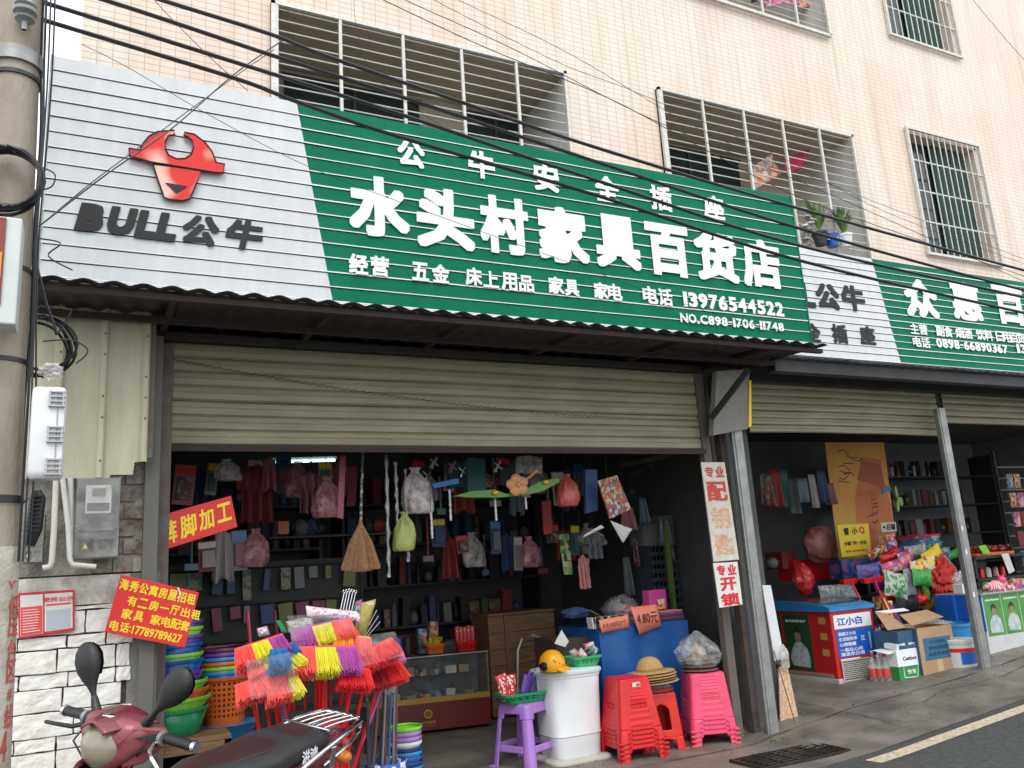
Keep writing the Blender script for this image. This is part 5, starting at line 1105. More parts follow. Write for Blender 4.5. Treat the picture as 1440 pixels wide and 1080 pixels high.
broom('coral and yellow broom third from the left, slanting down', (352, 960), (415, 915), 5.28, 'ccy', (.03, -.05, -.10), ft(2), seed=3)
broom('plain coral red broom lowest at the left of the cluster', (330, 966), (368, 952), 5.30, 'cc', (0, -.05, -.10), ft(0, .2), seed=4)
broom('coral broom with a lime corner at the bottom middle', (372, 956), (414, 944), 5.25, 'ccy', (.0, -.05, -.13), ft(2, .05), seed=5)
broom('purple yellow and coral broom topmost in the cluster', (410, 888), (490, 870), 5.5, 'pyc', (.01, -.05, -.12), ft(4), seed=6)
broom('coral yellow and purple broom in the middle of the cluster', (412, 912), (499, 909), 5.3, 'cyp', (.0, -.05, -.15), ft(4, .05), seed=7)
broom('coral and orange broom behind the middle one', (470, 892), (520, 898), 5.45, 'oc', (.0, -.04, -.13), ft(5, .2), seed=8)
broom('blue tufted broom head facing forward at the left', (380, 916), (402, 914), 5.2, 'b', (.0, -.06, -.10), ft(1, .05), hm='b', seed=9)
broom('long bright red broom sticking out right of the cluster', (500, 925), (550, 898), 5.4, 'rr', (.03, -.05, -.10), ft(6), seed=10)
broom('red broom with short bristles under the middle of the cluster', (478, 940), (518, 942), 5.3, 'rr', (.0, -.04, -.11), ft(5, .05), seed=11)
broom('dark red broom low at the right of the cluster', (515, 945), (562, 930), 5.5, 'dr', (.03, -.04, -.11), ft(7), seed=12)
broom('small pink broom head poking out at the right edge of the cluster', (546, 914), (566, 918), 5.6, 'k', (.03, -.03, -.08), ft(7, .2), hm='k', seed=13)
broom('red broom hanging head down between the rack bars', (440, 1012), (475, 1012), 5.44, 'rr', (.0, -.02, -.10), (bcx+.05, RKY+.06, 1.0), seed=14)
for i, (px, py, lab) in enumerate(((390, 1030, 'left'), (420, 1045, 'middle'), (500, 1040, 'right'))):
    pass
sleeves = ((((404, 866), (494, 860), (500, 892), (410, 902)), 5.40, 'clear sleeve over the topmost broom of the cluster'), (((500, 895), (556, 888), (568, 922), (508, 938)), 5.28, 'clear sleeve over the bright red broom at the right'), (((345, 930), (412, 916), (418, 972), (352, 984)), 5.12, 'clear sleeve over the lower coral brooms at the left'))
for q4, Y, lab in sleeves: flat_pack(lab, q4, Y, film('broom_sleeve', (.7, .7, .7), .09), 'plastic_sleeve', 'sleeve', th=.05, amp=.03)
random.seed(11)
for i in range(9):
    x = ra.x+.06+.055*i; tag(MB().tube([(x, RKY+.03+.02*(i % 3), .116), (x+.02*math.sin(i*2), RKY+.05+.02*(i % 3), zr+.20+.05*(i % 4))], .010, 8).build('red_stick', M_bris['r' if i % 3 else 'd'], smooth=True), 'bare red broom handle standing in the rack, %s from the left' % ORD[i], 'broom handle', 'bare red handles in the broom rack')
for i, x in enumerate((.42, .50)):
    c = Vector((ra.x+x-.25, RKY-.03, zr-.02)); MBq = MB().blob(c+Vector((0, 0, -.07)), (.016, .016, .04), .2, i, 10, 8); MBq.tube([c+Vector((-.02, 0, .02)), c+Vector((0, 0, -.05)), c+Vector((.02, 0, .02))], .002, 4); tag(MBq.build('tassel_brush', M_bris['c'], smooth=True), 'small red brush tied with white string on the rack bar, %s one' % ('left', 'right')[i], 'brush')
# dusters and wrapped brushes behind the cluster
flat_pack('white and pink duster in clear wrap above the brooms', ((430, 852), (505, 860), (508, 876), (432, 868)), 5.6, print_mat('duster_print', [(.75,.72,.74), (.7,.2,.4), (.8,.78,.8), (.75,.7,.74)], 70))
flat_pack('clear wrapped grey duster left of the pink one', ((402, 874), (440, 866), (442, 884), (406, 890)), 5.62, M_wbag)
flat_pack('small pink speckled duster at the left behind the brooms', ((361, 884), (376, 880), (380, 894), (364, 896)), 5.7, print_mat('duster_print', [(.75,.72,.74)], 70))
tag(MB().prism([at(388, 873, 5.6), at(394, 872, 5.6), at(404, 888, 5.6), at(396, 888, 5.6)], (0, .02, 0)).build('dustpan', M_grn), 'green dustpan corner sticking up behind the brooms', 'dustpan')
flat_pack('tall yellow wrapped brush pack leaning right behind the brooms', ((508, 848), (530, 842), (512, 900), (494, 896)), 5.7, print_mat('olive_wrap', [(.35,.3,.06), (.4,.34,.1), (.5,.48,.4)], 12))
flat_pack('red and blue wrapped brush beside the tall yellow pack', ((500, 846), (510, 842), (500, 880), (490, 878)), 5.72, M_goods[1])
b = MB()
for i in range(5): 
    a0 = at(484+i*4, 832+abs(i-2), 5.8); b0 = at(478+i*4, 862, 5.8); b.tube([a0, b0], .0035, 5); torus(b, a0+Vector((0, 0, .01)), .009, .0022, n=10)
tag(b.build('wire_skewers', M_chrome, smooth=True), 'cluster of thin chrome rods with loops above the brooms', 'rods')
b = MB()
for i in range(4): b.tube([at(527+i*2.5, 850+i*8, 5.75), at(506+i*2.5, 898, 5.75)], .004, 5)
tag(b.build('steel_rods', M_chrome, smooth=True), 'thin steel rods slanting right of the yellow wrapped pack', 'rods')
# mop pole bundle
M_ppl = [mat('pole_dark', (.04, .045, .06), .4), mat('pole_blue', (.05, .12, .3), .35), mat('pole_grey', (.3, .31, .34), .3, .5), mat('pole_brown', (.18, .09, .07), .5)]
random.seed(5)
for i in range(12):
    px = 524+2.6*i; Y = 5.72+.03*(i % 3); A = at(px+2+random.uniform(-1, 4), 958+random.uniform(0, 16), Y); B = Vector((A.x-.10+.006*i, Y, .02))
    tag(MB().tube([A, B], .009, 8).build('mop_pole', M_ppl[i % 4], smooth=True), '%s mop pole, %s from the left of the bundle right of the brooms' % (('dark', 'blue', 'grey', 'brown')[i % 4], ORD[i]), 'pole', 'mop poles bundled right of the brooms')
p = at(546, 968, 5.72); tag(MB().blob(p, (.045, .03, .04), .4, 2).build('plastic_cap_bag', M_sky_bag, smooth=True), 'clear plastic sleeve over the top of the mop poles', 'sleeve')
p = at(545, 1076, 5.70); tag(MB().shell((p.x, 5.74, 0), [(0, .12, .12), (p.z+.02, .14, .14)], 2, 30, cap0=True).build('pattern_bucket', print_mat('blue_white_check', [(.02,.08,.4), (.6,.65,.7), (.02,.1,.45)], 34), smooth=True, solid=.003), 'blue and white patterned bucket holding the mop poles', 'bucket')
# small basin stacks right of poles
gx = at(574, 1050, 6.0); z = 0.0
for i in range(12):
    m = [M_blue, M_lblue, mat('navy_plastic', (.015, .04, .16), .35)][i % 3]
    if i > 8: m = M_paper if i == 9 else (M_purp if i == 10 else M_purp)
    basin('%s small basin, %s up in the floor stack beside the counter' % (['blue', 'light blue', 'navy'][i % 3] if i < 9 else ('white' if i == 9 else 'lilac'), ORD[i]), Vector((gx.x, 6.05, z)), .115, .06, m, 'small basins stacked on the floor beside the counter'); z += .033
zt_ = at(574, 1024, 6.0).z
basin('lime green bowl on top of the floor stack beside the counter', Vector((gx.x, 6.05, z)), .12, max(.06, zt_-z), M_lime, 'small basins stacked on the floor beside the counter')

# glass display counter
cA, cB = Vector((2.0, 8.22, 0)), Vector((3.62, 7.92, 0)); cu = (cB-cA).normalized(); cn = Vector((-cu.y, cu.x, 0)); CL = (cB-cA).length; ca_ = math.atan2(cu.y, cu.x)
ch = at(640, 919, 8.0).z
r = thing('display_counter', 'glass fronted shop counter with a dark red base and gold stripe', 'counter', cA)
def cb(x0, x1, y0, y1, z0, z1, m, name, bev=0, parent=None): 
    R_ = Matrix.Rotation(ca_, 3, 'Z'); c = cA+R_ @ Vector(((x0+x1)/2, (y0+y1)/2, (z0+z1)/2)); return MB().box(c, (x1-x0, y1-y0, z1-z0), R_).build(name, m, parent or r, bevel=bev)
M_maroon = mat('maroon_panel', (.16, .018, .018), .35, var=.2); M_gold = mat('gold_stripe', (.45, .28, .03), .4, var=.2)
cb(0, CL, 0, .5, .04, ch*.40, M_maroon, 'base'); cb(0, CL, -.004, .02, ch*.401, ch*.47, M_gold, 'stripe'); cb(0, CL, .021, .5, ch*.401, ch*.41, M_wood, 'inner_floor')
M_cglass = film('counter_glass', (.25, .28, .28), .10)
cb(0, CL, 0, .004, ch*.471, ch-.02, M_cglass, 'front_glass'); cb(0, CL, 0, .5, ch-.019, ch-.008, M_cglass, 'top_glass'); cb(0, CL, -.004, .012, ch-.007, ch+.004, M_steel, 'top_edge'); cb(0, CL, .48, .5, ch*.42, ch-.02, M_plast2, 'back')
cb(CL-.015, CL, 0, .02, ch*.47, ch-.02, M_steel, 'corner_trim'); cb(0, CL, .2, .47, ch*.7, ch*.71, M_cglass, 'inner_shelf')
ec = cA+cu*(CL*.62)-cn*.006+Vector((0, 0, ch*.26)); b = MB(); torus(b, ec, .034, .010, ax=-cn, n=24); b.build('emblem', M_gold, r, smooth=True)
text('C', ec-cn*.003, .022, .03, M_gold, r, 'emblem_letter', ux=cu, bold=.05, depth=.002); text('中国烟草', ec+Vector((0, 0, -.075)), .14, .026, M_gold, r, 'lettering', ux=cu, bold=.02, depth=.002); text('CHINA TOBACCO', ec+Vector((0, 0, -.105)), .14, .012, M_gold, r, 'lettering', ux=cu, bold=.01, depth=.002)
random.seed(21)
Rc = Matrix.Rotation(ca_, 3, 'Z')
for i in range(16):
    x = .45+(i % 8)*.145+random.uniform(-.02, .02); z = ch*.415 if i < 8 else ch*.712; y = random.uniform(.12, .3) if i < 8 else .3
    c = cA+Rc @ Vector((x, y, z)); h = random.uniform(.05, .09); R2 = Matrix.Rotation(ca_+random.uniform(-.5, .5), 3, 'Z')
    tag(MB().box(c+Vector((0, 0, h/2)), (random.uniform(.08, .12), .07, h), R2).build('small_box', [M_goods[0], M_goods[1], M_paper, M_cardb][i % 4], bevel=.003), 'small boxed goods on the %s shelf inside the glass counter, %s from the left' % ('lower' if i < 8 else 'upper', ORD[i % 8]), 'box', 'boxed goods inside the glass counter')
def on_counter(x, y): return cA+Rc @ Vector((x, y, ch+.0045))
M_rp = print_mat('red_pack_print', [(.6,.02,.02), (.5,.02,.02), (.65,.3,.2), (.6,.02,.03)], 40)
c = on_counter(CL-.18, .2); basket('red basket of red packets on the right end of the glass counter', c, .11, .08, .10, M_red, n=6, rows=5, seg=36, rot=ca_)
for i in range(5): tag(MB().box(c+Rc @ Vector((-.08+.04*i, .02, .14)), (.035, .05, .20-.01*(i % 3)), Rc).build('packet', M_rp, bevel=.003), 'upright red packet in the red basket on the counter, %s from the left' % ORD[i], 'packet', 'red packets in the counter basket')
c = on_counter(CL-.50, .2); basket('orange basket of straws and small goods in the middle of the counter', c, .10, .08, .09, M_orng, n=6, rows=5, seg=36, rot=ca_)
b = MB()
for i in range(30): q = c+Vector((random.uniform(-.07, .07), random.uniform(-.05, .05), .06)); b.tube([q, q+Vector((random.uniform(-.06, .06), random.uniform(-.03, .03), .09))], .004, 4)
tag(b.build('sticks', M_yel, kind='stuff'), 'yellow and orange sticks filling the orange counter basket', 'sticks')
for i, (x, h, m, lab) in enumerate(((CL-.48, .3, M_goods[0], 'stacked brown packets behind the orange counter basket'), (CL-.60, .24, M_goods[1], 'tall stack of small packets behind the counter baskets'), (CL-.75, .16, M_dark, 'dark jar of pens on the counter'), (CL-.95, .14, M_paper, 'white tub on the counter left of the dark jar'), (CL-.84, .17, M_blue, 'blue tub on the counter beside the white one'), (CL-1.06, .15, M_paper, 'second white tub at the left of the counter'))):
    c = on_counter(x, .36); tag(MB().shell(c, [(0, .045, .045), (h*.9, .05, .05), (h, .042, .042)], 2 if i > 1 else 7, 20, cap0=True, cap1=True).build('tub' if i > 1 else 'packet_stack', m, smooth=True), lab, 'tub' if i > 1 else 'packets')
# wooden cabinet
x0, x1, z0, z1 = R4(688, 860, 782, 975, 8.25)
r = thing('wooden_cabinet', 'bare brown plank cabinet standing right of the glass counter', 'cabinet', ((x0+x1)/2, 8.4, 0)); z1 = at(735, 860, 8.25).z
MB().bb(x0+.01, x1-.01, 8.26, 8.7, .02, z1-.02).build('carcass', M_wood, r)
n = 6
for i in range(n): MB().bb(x0, x1, 8.235+.003*(i % 2), 8.256, .03+(z1-.06)*i/n+.002, .03+(z1-.06)*(i+1)/n-.003).build('plank', M_wood, r, bevel=.002)
MB().bb(x0-.01, x1+.01, 8.22, 8.72, z1-.02, z1+.005).build('top', M_wood, r, bevel=.002)
MB().bb(x0+.18, x0+.22, 8.215, 8.234, .03, z1-.022).build('batten', M_wood, r)
r = thing('metal_trolley', 'bent chrome tube frame in front of the wooden cabinet', 'trolley', at(745, 960, 7.0))
a_ = [at(728, 975, 7.0), at(728, 915, 7.0), at(734, 898, 7.0), at(748, 893, 7.0), at(762, 898, 7.0), at(768, 915, 7.0), at(769, 975, 7.0)]; a_ = [Vector((a_[0].x, 7.0, 0))]+a_+[Vector((a_[-1].x, 7.0, 0))]
MB().tube(a_, .011, 8).build('frame', M_steel, r, smooth=True)
MB().tube([at(723, 975, 7.1), at(724, 905, 7.1), at(755, 900, 7.1)], .007, 8).build('rear_frame', M_dark, r, smooth=True)

# ------------------------------------------------------------ goods hanging in the opening
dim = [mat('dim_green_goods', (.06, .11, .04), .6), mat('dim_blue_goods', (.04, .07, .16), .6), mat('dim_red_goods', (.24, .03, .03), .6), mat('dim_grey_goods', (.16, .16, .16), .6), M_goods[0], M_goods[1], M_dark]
print_mat('dim_print', [(.2,.03,.03), (.12,.1,.05), (.2,.18,.15), (.06,.04,.03)], 22)  # darker copy of the warm print, the shop's shade put into its colour
HY = 6.35
rail_z = 2.72
r = thing('hanging_rail', 'dark steel rail under the ceiling from which the goods hang', 'rail', (2.6, HY, rail_z)); MB().tube([(.35, HY, rail_z), (5.1, HY, rail_z)], .012, 8).build('bar', M_dark, r)
MB().tube([(.35, HY+.5, rail_z), (5.1, HY+.5, rail_z)], .012, 8).build('rear_bar', M_dark, r)
for x in (.6, 2.7, 4.9): MB().tube([(x, HY, rail_z), (x, HY, 3.135)], .006, 6).build('hanger_rod', M_dark, r)
def string(p, root=None, top=rail_z, Y=None):
    b = MB().tube([p, (p.x, p.y, top)], .0018, 4); return b.build('string', M_wbag if False else M_dark, root)
def carrier(b, c, hw, hd, hh, seed):
    """carrier bag: slack body, gathered neck with folds, two handle loops"""
    rnd = random.Random(seed); ph = rnd.random()*6; ph2 = rnd.random()*6; off = Vector((seed*2.1, 3.3, seed))
    prof = [(-.98, .55), (-1.0, .75), (-.9, .92), (-.6, 1.0), (-.25, .97), (.1, .86), (.35, .68), (.55, .45), (.68, .28), (.76, .20), (.84, .26), (.93, .34)]
    vs = []; n = 36
    for z, k in prof:
        for i in range(n):
            a = 2*PI*i/n; x, y = squir(a, 2.6); f = 1+(.05+.16*max(0, z+.3))*math.sin(a*9+ph+2*math.sin(z*2+ph2))+.10*noise.noise(Vector((x*2, y*2, z*2.2))+off)+.05*noise.noise(Vector((x*6, y*6, z*6))+off)
            vs.append(Vector(c)+Vector((x*hw*k*f+.1*hw*math.sin(z*1.7+ph2), y*hd*k*f, z*hh+.04*hh*noise.noise(Vector((x*3, y*3, 1))+off))))
    fs = [(r*n+i, r*n+(i+1) % n, (r+1)*n+(i+1) % n, (r+1)*n+i) for r in range(len(prof)-1) for i in range(n)]+[tuple(range(n))[::-1]]
    b.add(vs, fs); return b
def hang_bag(label, px0, py0, px1, py1, Y, m, seed=1, cat='bag', name='hanging_bag', pinch=.5, amp=.25, dy=.08):
    x0, x1, z0, z1 = R4(px0, py0, px1, py1, Y); r = thing(name, label, cat, ((x0+x1)/2, Y, z0)); c = Vector(((x0+x1)/2, Y, (z0+z1)/2)); hw, hh = (x1-x0)/2, (z1-z0)/2
    if cat == 'bag':
        carrier(MB(), c, hw, dy, hh, seed).build('body', m, r, smooth=True)
        MB().blob(c+Vector((0, 0, -hh*.35)), (hw*.6, dy*.5, hh*.4), .35, seed, 14, 10, freq=3).build('contents', M_goods[seed % 4] if seed != 5 else dim[3], r, smooth=True)
    else:
        def wv(v): return .30 if v < .05 else (.98-.1*v if v < .42 and cat in ('coat', 'garment') else (.62+.12*v if cat in ('coat', 'garment') else .8))
        def gf(u, v): return c+Vector(((u*2-1)*hw*wv(v), .028*math.sin(u*19+seed)*(.3+v)+.03*noise.noise(Vector((u*4, v*4, seed))), hh*(1-2*v)-(.12*hh*abs(u*2-1) if v < .3 else 0)+.03*hh*math.sin(u*13)))
        MB().sheet(gf, 40, 24).build('body', m, r, smooth=True, solid=.006)
        MB().tube([c+Vector((-hw*.4, 0, hh*.9)), c+Vector((0, 0, hh*1.06)), c+Vector((hw*.4, 0, hh*.9))], .004, 5).build('hanger', M_dark, r)
    string(Vector((c.x, Y, z1-.01)), r, max(rail_z, z1+.02)); return r
hang_bag('milky plastic bag of goods hanging beside the straw broom', 565, 655, 607, 722, 6.3, M_wbag, 3)
hang_bag('pale yellow green bag hanging below the milky bag', 553, 718, 583, 775, 6.25, mat('pale_lime_bag', (.38, .42, .12), .4, var=.2, bump=.3, bscale=14), 4)
hang_bag('dim pink garment hanging left of the straw broom', 415, 662, 455, 722, 6.7, mat('dim_rose_film', (.22, .09, .11), .5, var=.4, vscale=3), 5, cat='garment', name='hanging_garment')
hang_bag('milky pink film bag hanging over the pink garment', 440, 668, 478, 728, 6.6, film('rose_film', (.55, .25, .28), .6), 15)
hang_bag('dark red coat shape hanging deep in the left of the shop', 330, 655, 392, 735, 7.2, mat('dark_red_coat', (.18, .02, .03), .7), 6, cat='coat', name='hanging_coat', pinch=.2)
hang_bag('coral red patterned bag hanging right of the flower ornament', 783, 665, 811, 712, 6.3, plastic('coral_bag', (.55, .10, .09)), 7, pinch=.15)
hang_bag('white cloth gloves hanging above the flower ornament', 722, 640, 768, 666, 6.4, mat('dull_white_cloth', (.38, .36, .34), .8), 8, pinch=0, cat='gloves', name='hanging_gloves', amp=.5)
hang_bag('grey garment hanging in the right half of the opening', 822, 750, 852, 786, 6.7, mat('grey_cloth', (.10, .11, .12), .8), 9, cat='garment', name='hanging_garment')
hang_bag('pink hand towel hanging low in the right half of the opening', 811, 780, 830, 828, 6.6, mat('pink_towel', (.42, .18, .17), .9), 10, cat='towel', name='hanging_towel', pinch=0)
hang_bag('grey white bundle hanging at the right behind the towel', 815, 742, 850, 768, 6.9, mat('grey_film2', (.25, .25, .24), .5), 12, pinch=.2)
def hang_box(label, q4, Y, m, name='hanging_pack', cat='pack', th=.02):
    P_ = [at(x, y, Y) for x, y in q4]; r = thing(name, label, cat, (P_[2]+P_[3])/2); MB().prism(P_, (0, th, 0)).build('body', m, r, bevel=.004); t_ = (P_[0]+P_[1])/2; string(t_+Vector((0, .01, 0)), r, max(rail_z, t_.z+.03)); return r
hang_box('colourful printed magazine pack hanging at the right of the opening', ((841, 676), (868, 668), (888, 716), (858, 730)), 6.1, print_mat('magazine_print', [(.4,.05,.04), (.1,.1,.2), (.45,.4,.35), (.3,.12,.03), (.1,.04,.04), (.4,.25,.1)], 34))
hang_box('rolled blue pack hanging left of the magazine pack', ((823, 660), (840, 660), (841, 718), (825, 722)), 6.3, mat('slate_blue', (.06, .11, .28), .5, var=.3), th=.05)
hang_box('teal box hanging near the ceiling left of the flower ornament', ((657, 646), (682, 644), (684, 690), (658, 692)), 6.8, mat('teal_card', (.03, .13, .13), .5), th=.1)
hang_box('second teal box hanging just left of the first', ((632, 650), (655, 648), (656, 684), (634, 686)), 7.1, mat('teal_card', (.03, .13, .13), .5), th=.1)
hang_box('bright blue slim pack with a white end hanging near the milky bag', ((607, 680), (645, 672), (646, 680), (610, 687)), 6.3, mat('bright_blue', (.02, .14, .42), .4), th=.03)
hang_box('long narrow rose pack hanging between the bags and the straw broom', ((478, 640), (487, 640), (483, 730), (474, 728)), 6.4, mat('rose_tube', (.35, .08, .13), .4), th=.02)
hang_box('dark red flat pack hanging right of the straw broom handle', ((491, 655), (503, 655), (500, 712), (487, 712)), 6.9, mat('dark_red_coat', (.18, .02, .03), .7))
hang_box('slim red pack hanging behind the coral bag', ((762, 705), (775, 703), (777, 750), (765, 752)), 6.9, mat('dim_red', (.3, .02, .02), .5))
hang_box('small pink and green towel pack hanging left of the grey garment', ((786, 752), (800, 750), (806, 808), (794, 808)), 7.0, M_goods[2])
for i, (px, py, w) in enumerate(((543, 640, 4), (556, 650, 4), (570, 660, 2))):
    Y = 6.25+.05*i; A, B = at(px, py, Y), at(px+4, (812, 760, 790)[i], Y); r = thing('foil_wrapped_rod', ('long silvery wrapped rod hanging just right of the straw broom', 'shorter silvery wrapped rod with blue clip beside the broom', 'thin pink wrapped rod hanging by the yellow bag')[i], 'rod', B)
    pts = [A.lerp(B, k/14)+Vector((.004*math.sin(k*3), 0, 0)) for k in range(15)]; MB().tube(pts, [.014+.006*math.sin(k*2.3+i) for k in range(15)], 8).build('wrap', mat('crinkled_foil', (.40, .40, .42), .25, .4, var=.6, vscale=30, bump=.5), r, smooth=True); MB().tube([A, (A.x, Y, max(A.z+.02, rail_z))], .002, 4).build('string', M_dark, r)
for i, (px, py0, py1) in enumerate(((632, 688, 732), (606, 720, 757), (696, 700, 732), (738, 686, 716))):
    Y = 6.22; A, B = at(px, py0, Y), at(px+2, py1, Y); r = thing('white_ribbon', 'twisted white ribbon hanging %s' % ('between the blue pack and the teal boxes', 'lowest, right of the yellow green bag', 'below the green leaf ornament', 'below the orange flower')[i], 'ribbon', B)
    pts = [A.lerp(B, k/12) for k in range(13)]; MB().tube(pts, [.005+.006*abs(math.sin(k*1.35+i)) for k in range(13)], 6).build('twist', mat('ribbon_white', (.6, .6, .6), .6), r, smooth=True); MB().tube([A, (A.x, Y, rail_z)], .0018, 4).build('string', M_dark, r)
# straw broom
A, B, C_, D = at(511, 642, 6.2), at(507, 738, 6.2), at(480, 800, 6.2), at(535, 797, 6.2)
r = thing('straw_broom', 'straw broom hanging head down with a patterned sleeve on its handle', 'broom', (C_+D)/2)
MB().tube([A+Vector((0, 0, .1)), B], .011, 10).build('handle', print_mat('black_white_sleeve', [(.05,.05,.05), (.45,.42,.35), (.06,.07,.06)], 55), r, smooth=True)
b = MB(); random.seed(9)
for i in range(520):
    t_ = random.random(); s_ = random.uniform(-1, 1); base = B+Vector(((t_-.5)*.03, s_*.012, -.0)); tip = C_.lerp(D, t_)+Vector((0, s_*.03*math.sin(t_*PI), random.uniform(-.012, .012)-.02*math.sin(t_*PI))); w = Vector((.0022, 0, 0)); mid = base.lerp(tip, .45)+Vector(((t_-.5)*.03, s_*.01, 0))
    b.add([base-w, base+w, mid+w, mid-w, tip+w, tip-w], [(0, 1, 2, 3), (3, 2, 4, 5)])
b.build('bristles', mat('broom_straw', (.36, .20, .09), .8, col2=(.22, .11, .05), var=1, vscale=40), r, kind='stuff')
MB().tube([B+Vector((0, 0, .04)), B+Vector((0, 0, -.03))], [.012, .024], 12).build('collar', mat('broom_straw', (.36, .20, .09), .8), r, smooth=True)
MB().tube([A+Vector((0, 0, .1)), (A.x, 6.2, rail_z+.05)], .002, 4).build('string', M_dark, r)
# flower and leaf ornament
def petal_shape(c, R_, n, amp, ph=0, sx=1, sy=1, th=.02):
    pts = []
    for k in range(60):
        a = 2*PI*k/60; q = R_*(1-amp+amp*abs(math.cos(n*a/2+ph))); pts.append(Vector((c.x+q*math.cos(a)*sx, c.y, c.z+q*math.sin(a)*sy)))
    return pts
FYo = 6.12
r = thing('flower_ornament', 'inflatable ornament of an orange flower over a long green leaf', 'ornament', at(728, 680, FYo))
c = at(728, 682, FYo); M_of = mat('orange_foil', (.62, .28, .11), .4, var=.1)
for k in range(5):
    a = 2*PI*k/5+.5; MB().blob(c+Vector((math.cos(a)*.055, 0, math.sin(a)*.05)), (.052, .018, .045), .05, k, 18, 12).build('petal', M_of, r, smooth=True)
MB().blob(c+Vector((.0, -.02, 0)), (.022, .012, .02), .05, 3, 14, 10).build('centre', M_of, r, smooth=True)
MB().tube([c+Vector((.06, 0, .03)), at(748, 668, FYo), at(755, 661, FYo)], [.010, .012, .018], 8).build('antenna', M_of, r, smooth=True)
lp = [at(x, y, FYo+.03) for x, y in ((636, 698), (664, 690), (696, 688), (712, 694), (735, 690), (758, 677), (786, 671), (788, 678), (766, 690), (738, 697), (700, 700), (664, 700))]
MB().prism(lp, (0, .025, 0)).build('leaf', mat('leaf_foil', (.10, .28, .03), .35, var=.3), r, bevel=.006)
for px, py in ((697, 693), (768, 678)): MB().blob(at(px, py, FYo+.01), (.028, .014, .018), .1, 2, 14, 10).build('leaf_spot', mat('yellow_foil', (.75, .36, .02), .35), r, smooth=True)
MB().tube([c+Vector((0, 0, .09)), (c.x, FYo, rail_z)], .0018, 4).build('string', M_dark, r)
b = MB(); random.seed(4)
# knotted white carrier bag tails
for i, (q4, lab) in enumerate(((((822, 752), (845, 738), (850, 742), (820, 756)), 'white rolled bag end pointing left below the magazine pack'), (((858, 732), (868, 736), (889, 744), (876, 764)), 'torn white bag end pointing down right below the magazine pack'))):
    flat_pack(lab, q4, 6.08, mat('bag_white', (.55, .54, .52), .5, var=.15, bump=.3, bscale=12), 'bag_end', 'bag', th=.02)
# crowded rows of small hanging goods behind the first rail
def card_pack(label, c, w, h, m, m2, seed, group):
    r = thing('hanging_card', label, 'hanging goods', c, group); R_ = Matrix.Rotation(random.Random(seed).uniform(-.12, .12), 3, 'Y')
    MB().box(c+R_ @ Vector((0, 0, -h/2)), (w, .006, h), R_).build('backing_card', m, r)
    MB().box(c+R_ @ Vector((0, -.018, -h*.6)), (w*.7, .028, h*.55), R_, taper=.9).build('blister', m2, r, bevel=.004)
    MB().box(c+R_ @ Vector((0, -.004, -h*.14)), (w*.96, .002, h*.2), R_).build('header', [M_redprint, M_paper, M_yel, M_blue][seed % 4], r); return r
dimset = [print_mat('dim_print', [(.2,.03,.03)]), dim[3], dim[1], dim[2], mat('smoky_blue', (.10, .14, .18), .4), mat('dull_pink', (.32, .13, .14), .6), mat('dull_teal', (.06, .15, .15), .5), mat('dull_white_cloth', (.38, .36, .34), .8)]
random.seed(101); k = 0
spots = [(262+i*19.5, 648+random.uniform(-6, 14), 7.0+random.uniform(0, .7)) for i in range(12)] + [(588+i*15, 652+random.uniform(-8, 22), 6.9+random.uniform(0, .8)) for i in range(17)] + [(600+i*16, 742+random.uniform(-14, 16), 7.5+random.uniform(0, .6)) for i in range(15)] + [(270+i*22, 752+random.uniform(-10, 10), 7.3) for i in range(5)]
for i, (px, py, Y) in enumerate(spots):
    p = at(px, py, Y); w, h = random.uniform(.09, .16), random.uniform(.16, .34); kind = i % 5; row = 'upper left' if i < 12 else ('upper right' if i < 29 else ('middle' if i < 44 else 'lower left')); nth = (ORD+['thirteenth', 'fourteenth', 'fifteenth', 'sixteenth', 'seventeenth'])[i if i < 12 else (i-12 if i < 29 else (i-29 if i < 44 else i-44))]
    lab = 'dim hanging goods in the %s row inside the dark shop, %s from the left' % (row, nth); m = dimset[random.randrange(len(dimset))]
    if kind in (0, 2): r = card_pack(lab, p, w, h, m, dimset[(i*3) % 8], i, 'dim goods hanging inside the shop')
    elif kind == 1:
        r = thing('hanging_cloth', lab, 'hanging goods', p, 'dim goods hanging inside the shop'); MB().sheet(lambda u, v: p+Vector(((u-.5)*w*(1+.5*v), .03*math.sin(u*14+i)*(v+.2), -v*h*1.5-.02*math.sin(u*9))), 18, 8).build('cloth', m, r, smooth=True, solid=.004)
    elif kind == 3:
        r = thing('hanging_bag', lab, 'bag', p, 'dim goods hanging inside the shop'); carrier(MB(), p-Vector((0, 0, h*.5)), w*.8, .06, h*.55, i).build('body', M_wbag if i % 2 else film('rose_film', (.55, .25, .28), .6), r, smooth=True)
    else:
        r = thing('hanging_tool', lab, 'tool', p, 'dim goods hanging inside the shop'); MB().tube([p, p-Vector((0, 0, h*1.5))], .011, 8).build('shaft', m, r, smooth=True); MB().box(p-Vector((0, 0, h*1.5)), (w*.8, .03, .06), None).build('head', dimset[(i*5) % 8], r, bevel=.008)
    MB().tube([p-Vector((0, 0, .01)), (p.x, p.y, 3.138)], .0015, 4).build('string', M_dark, r)
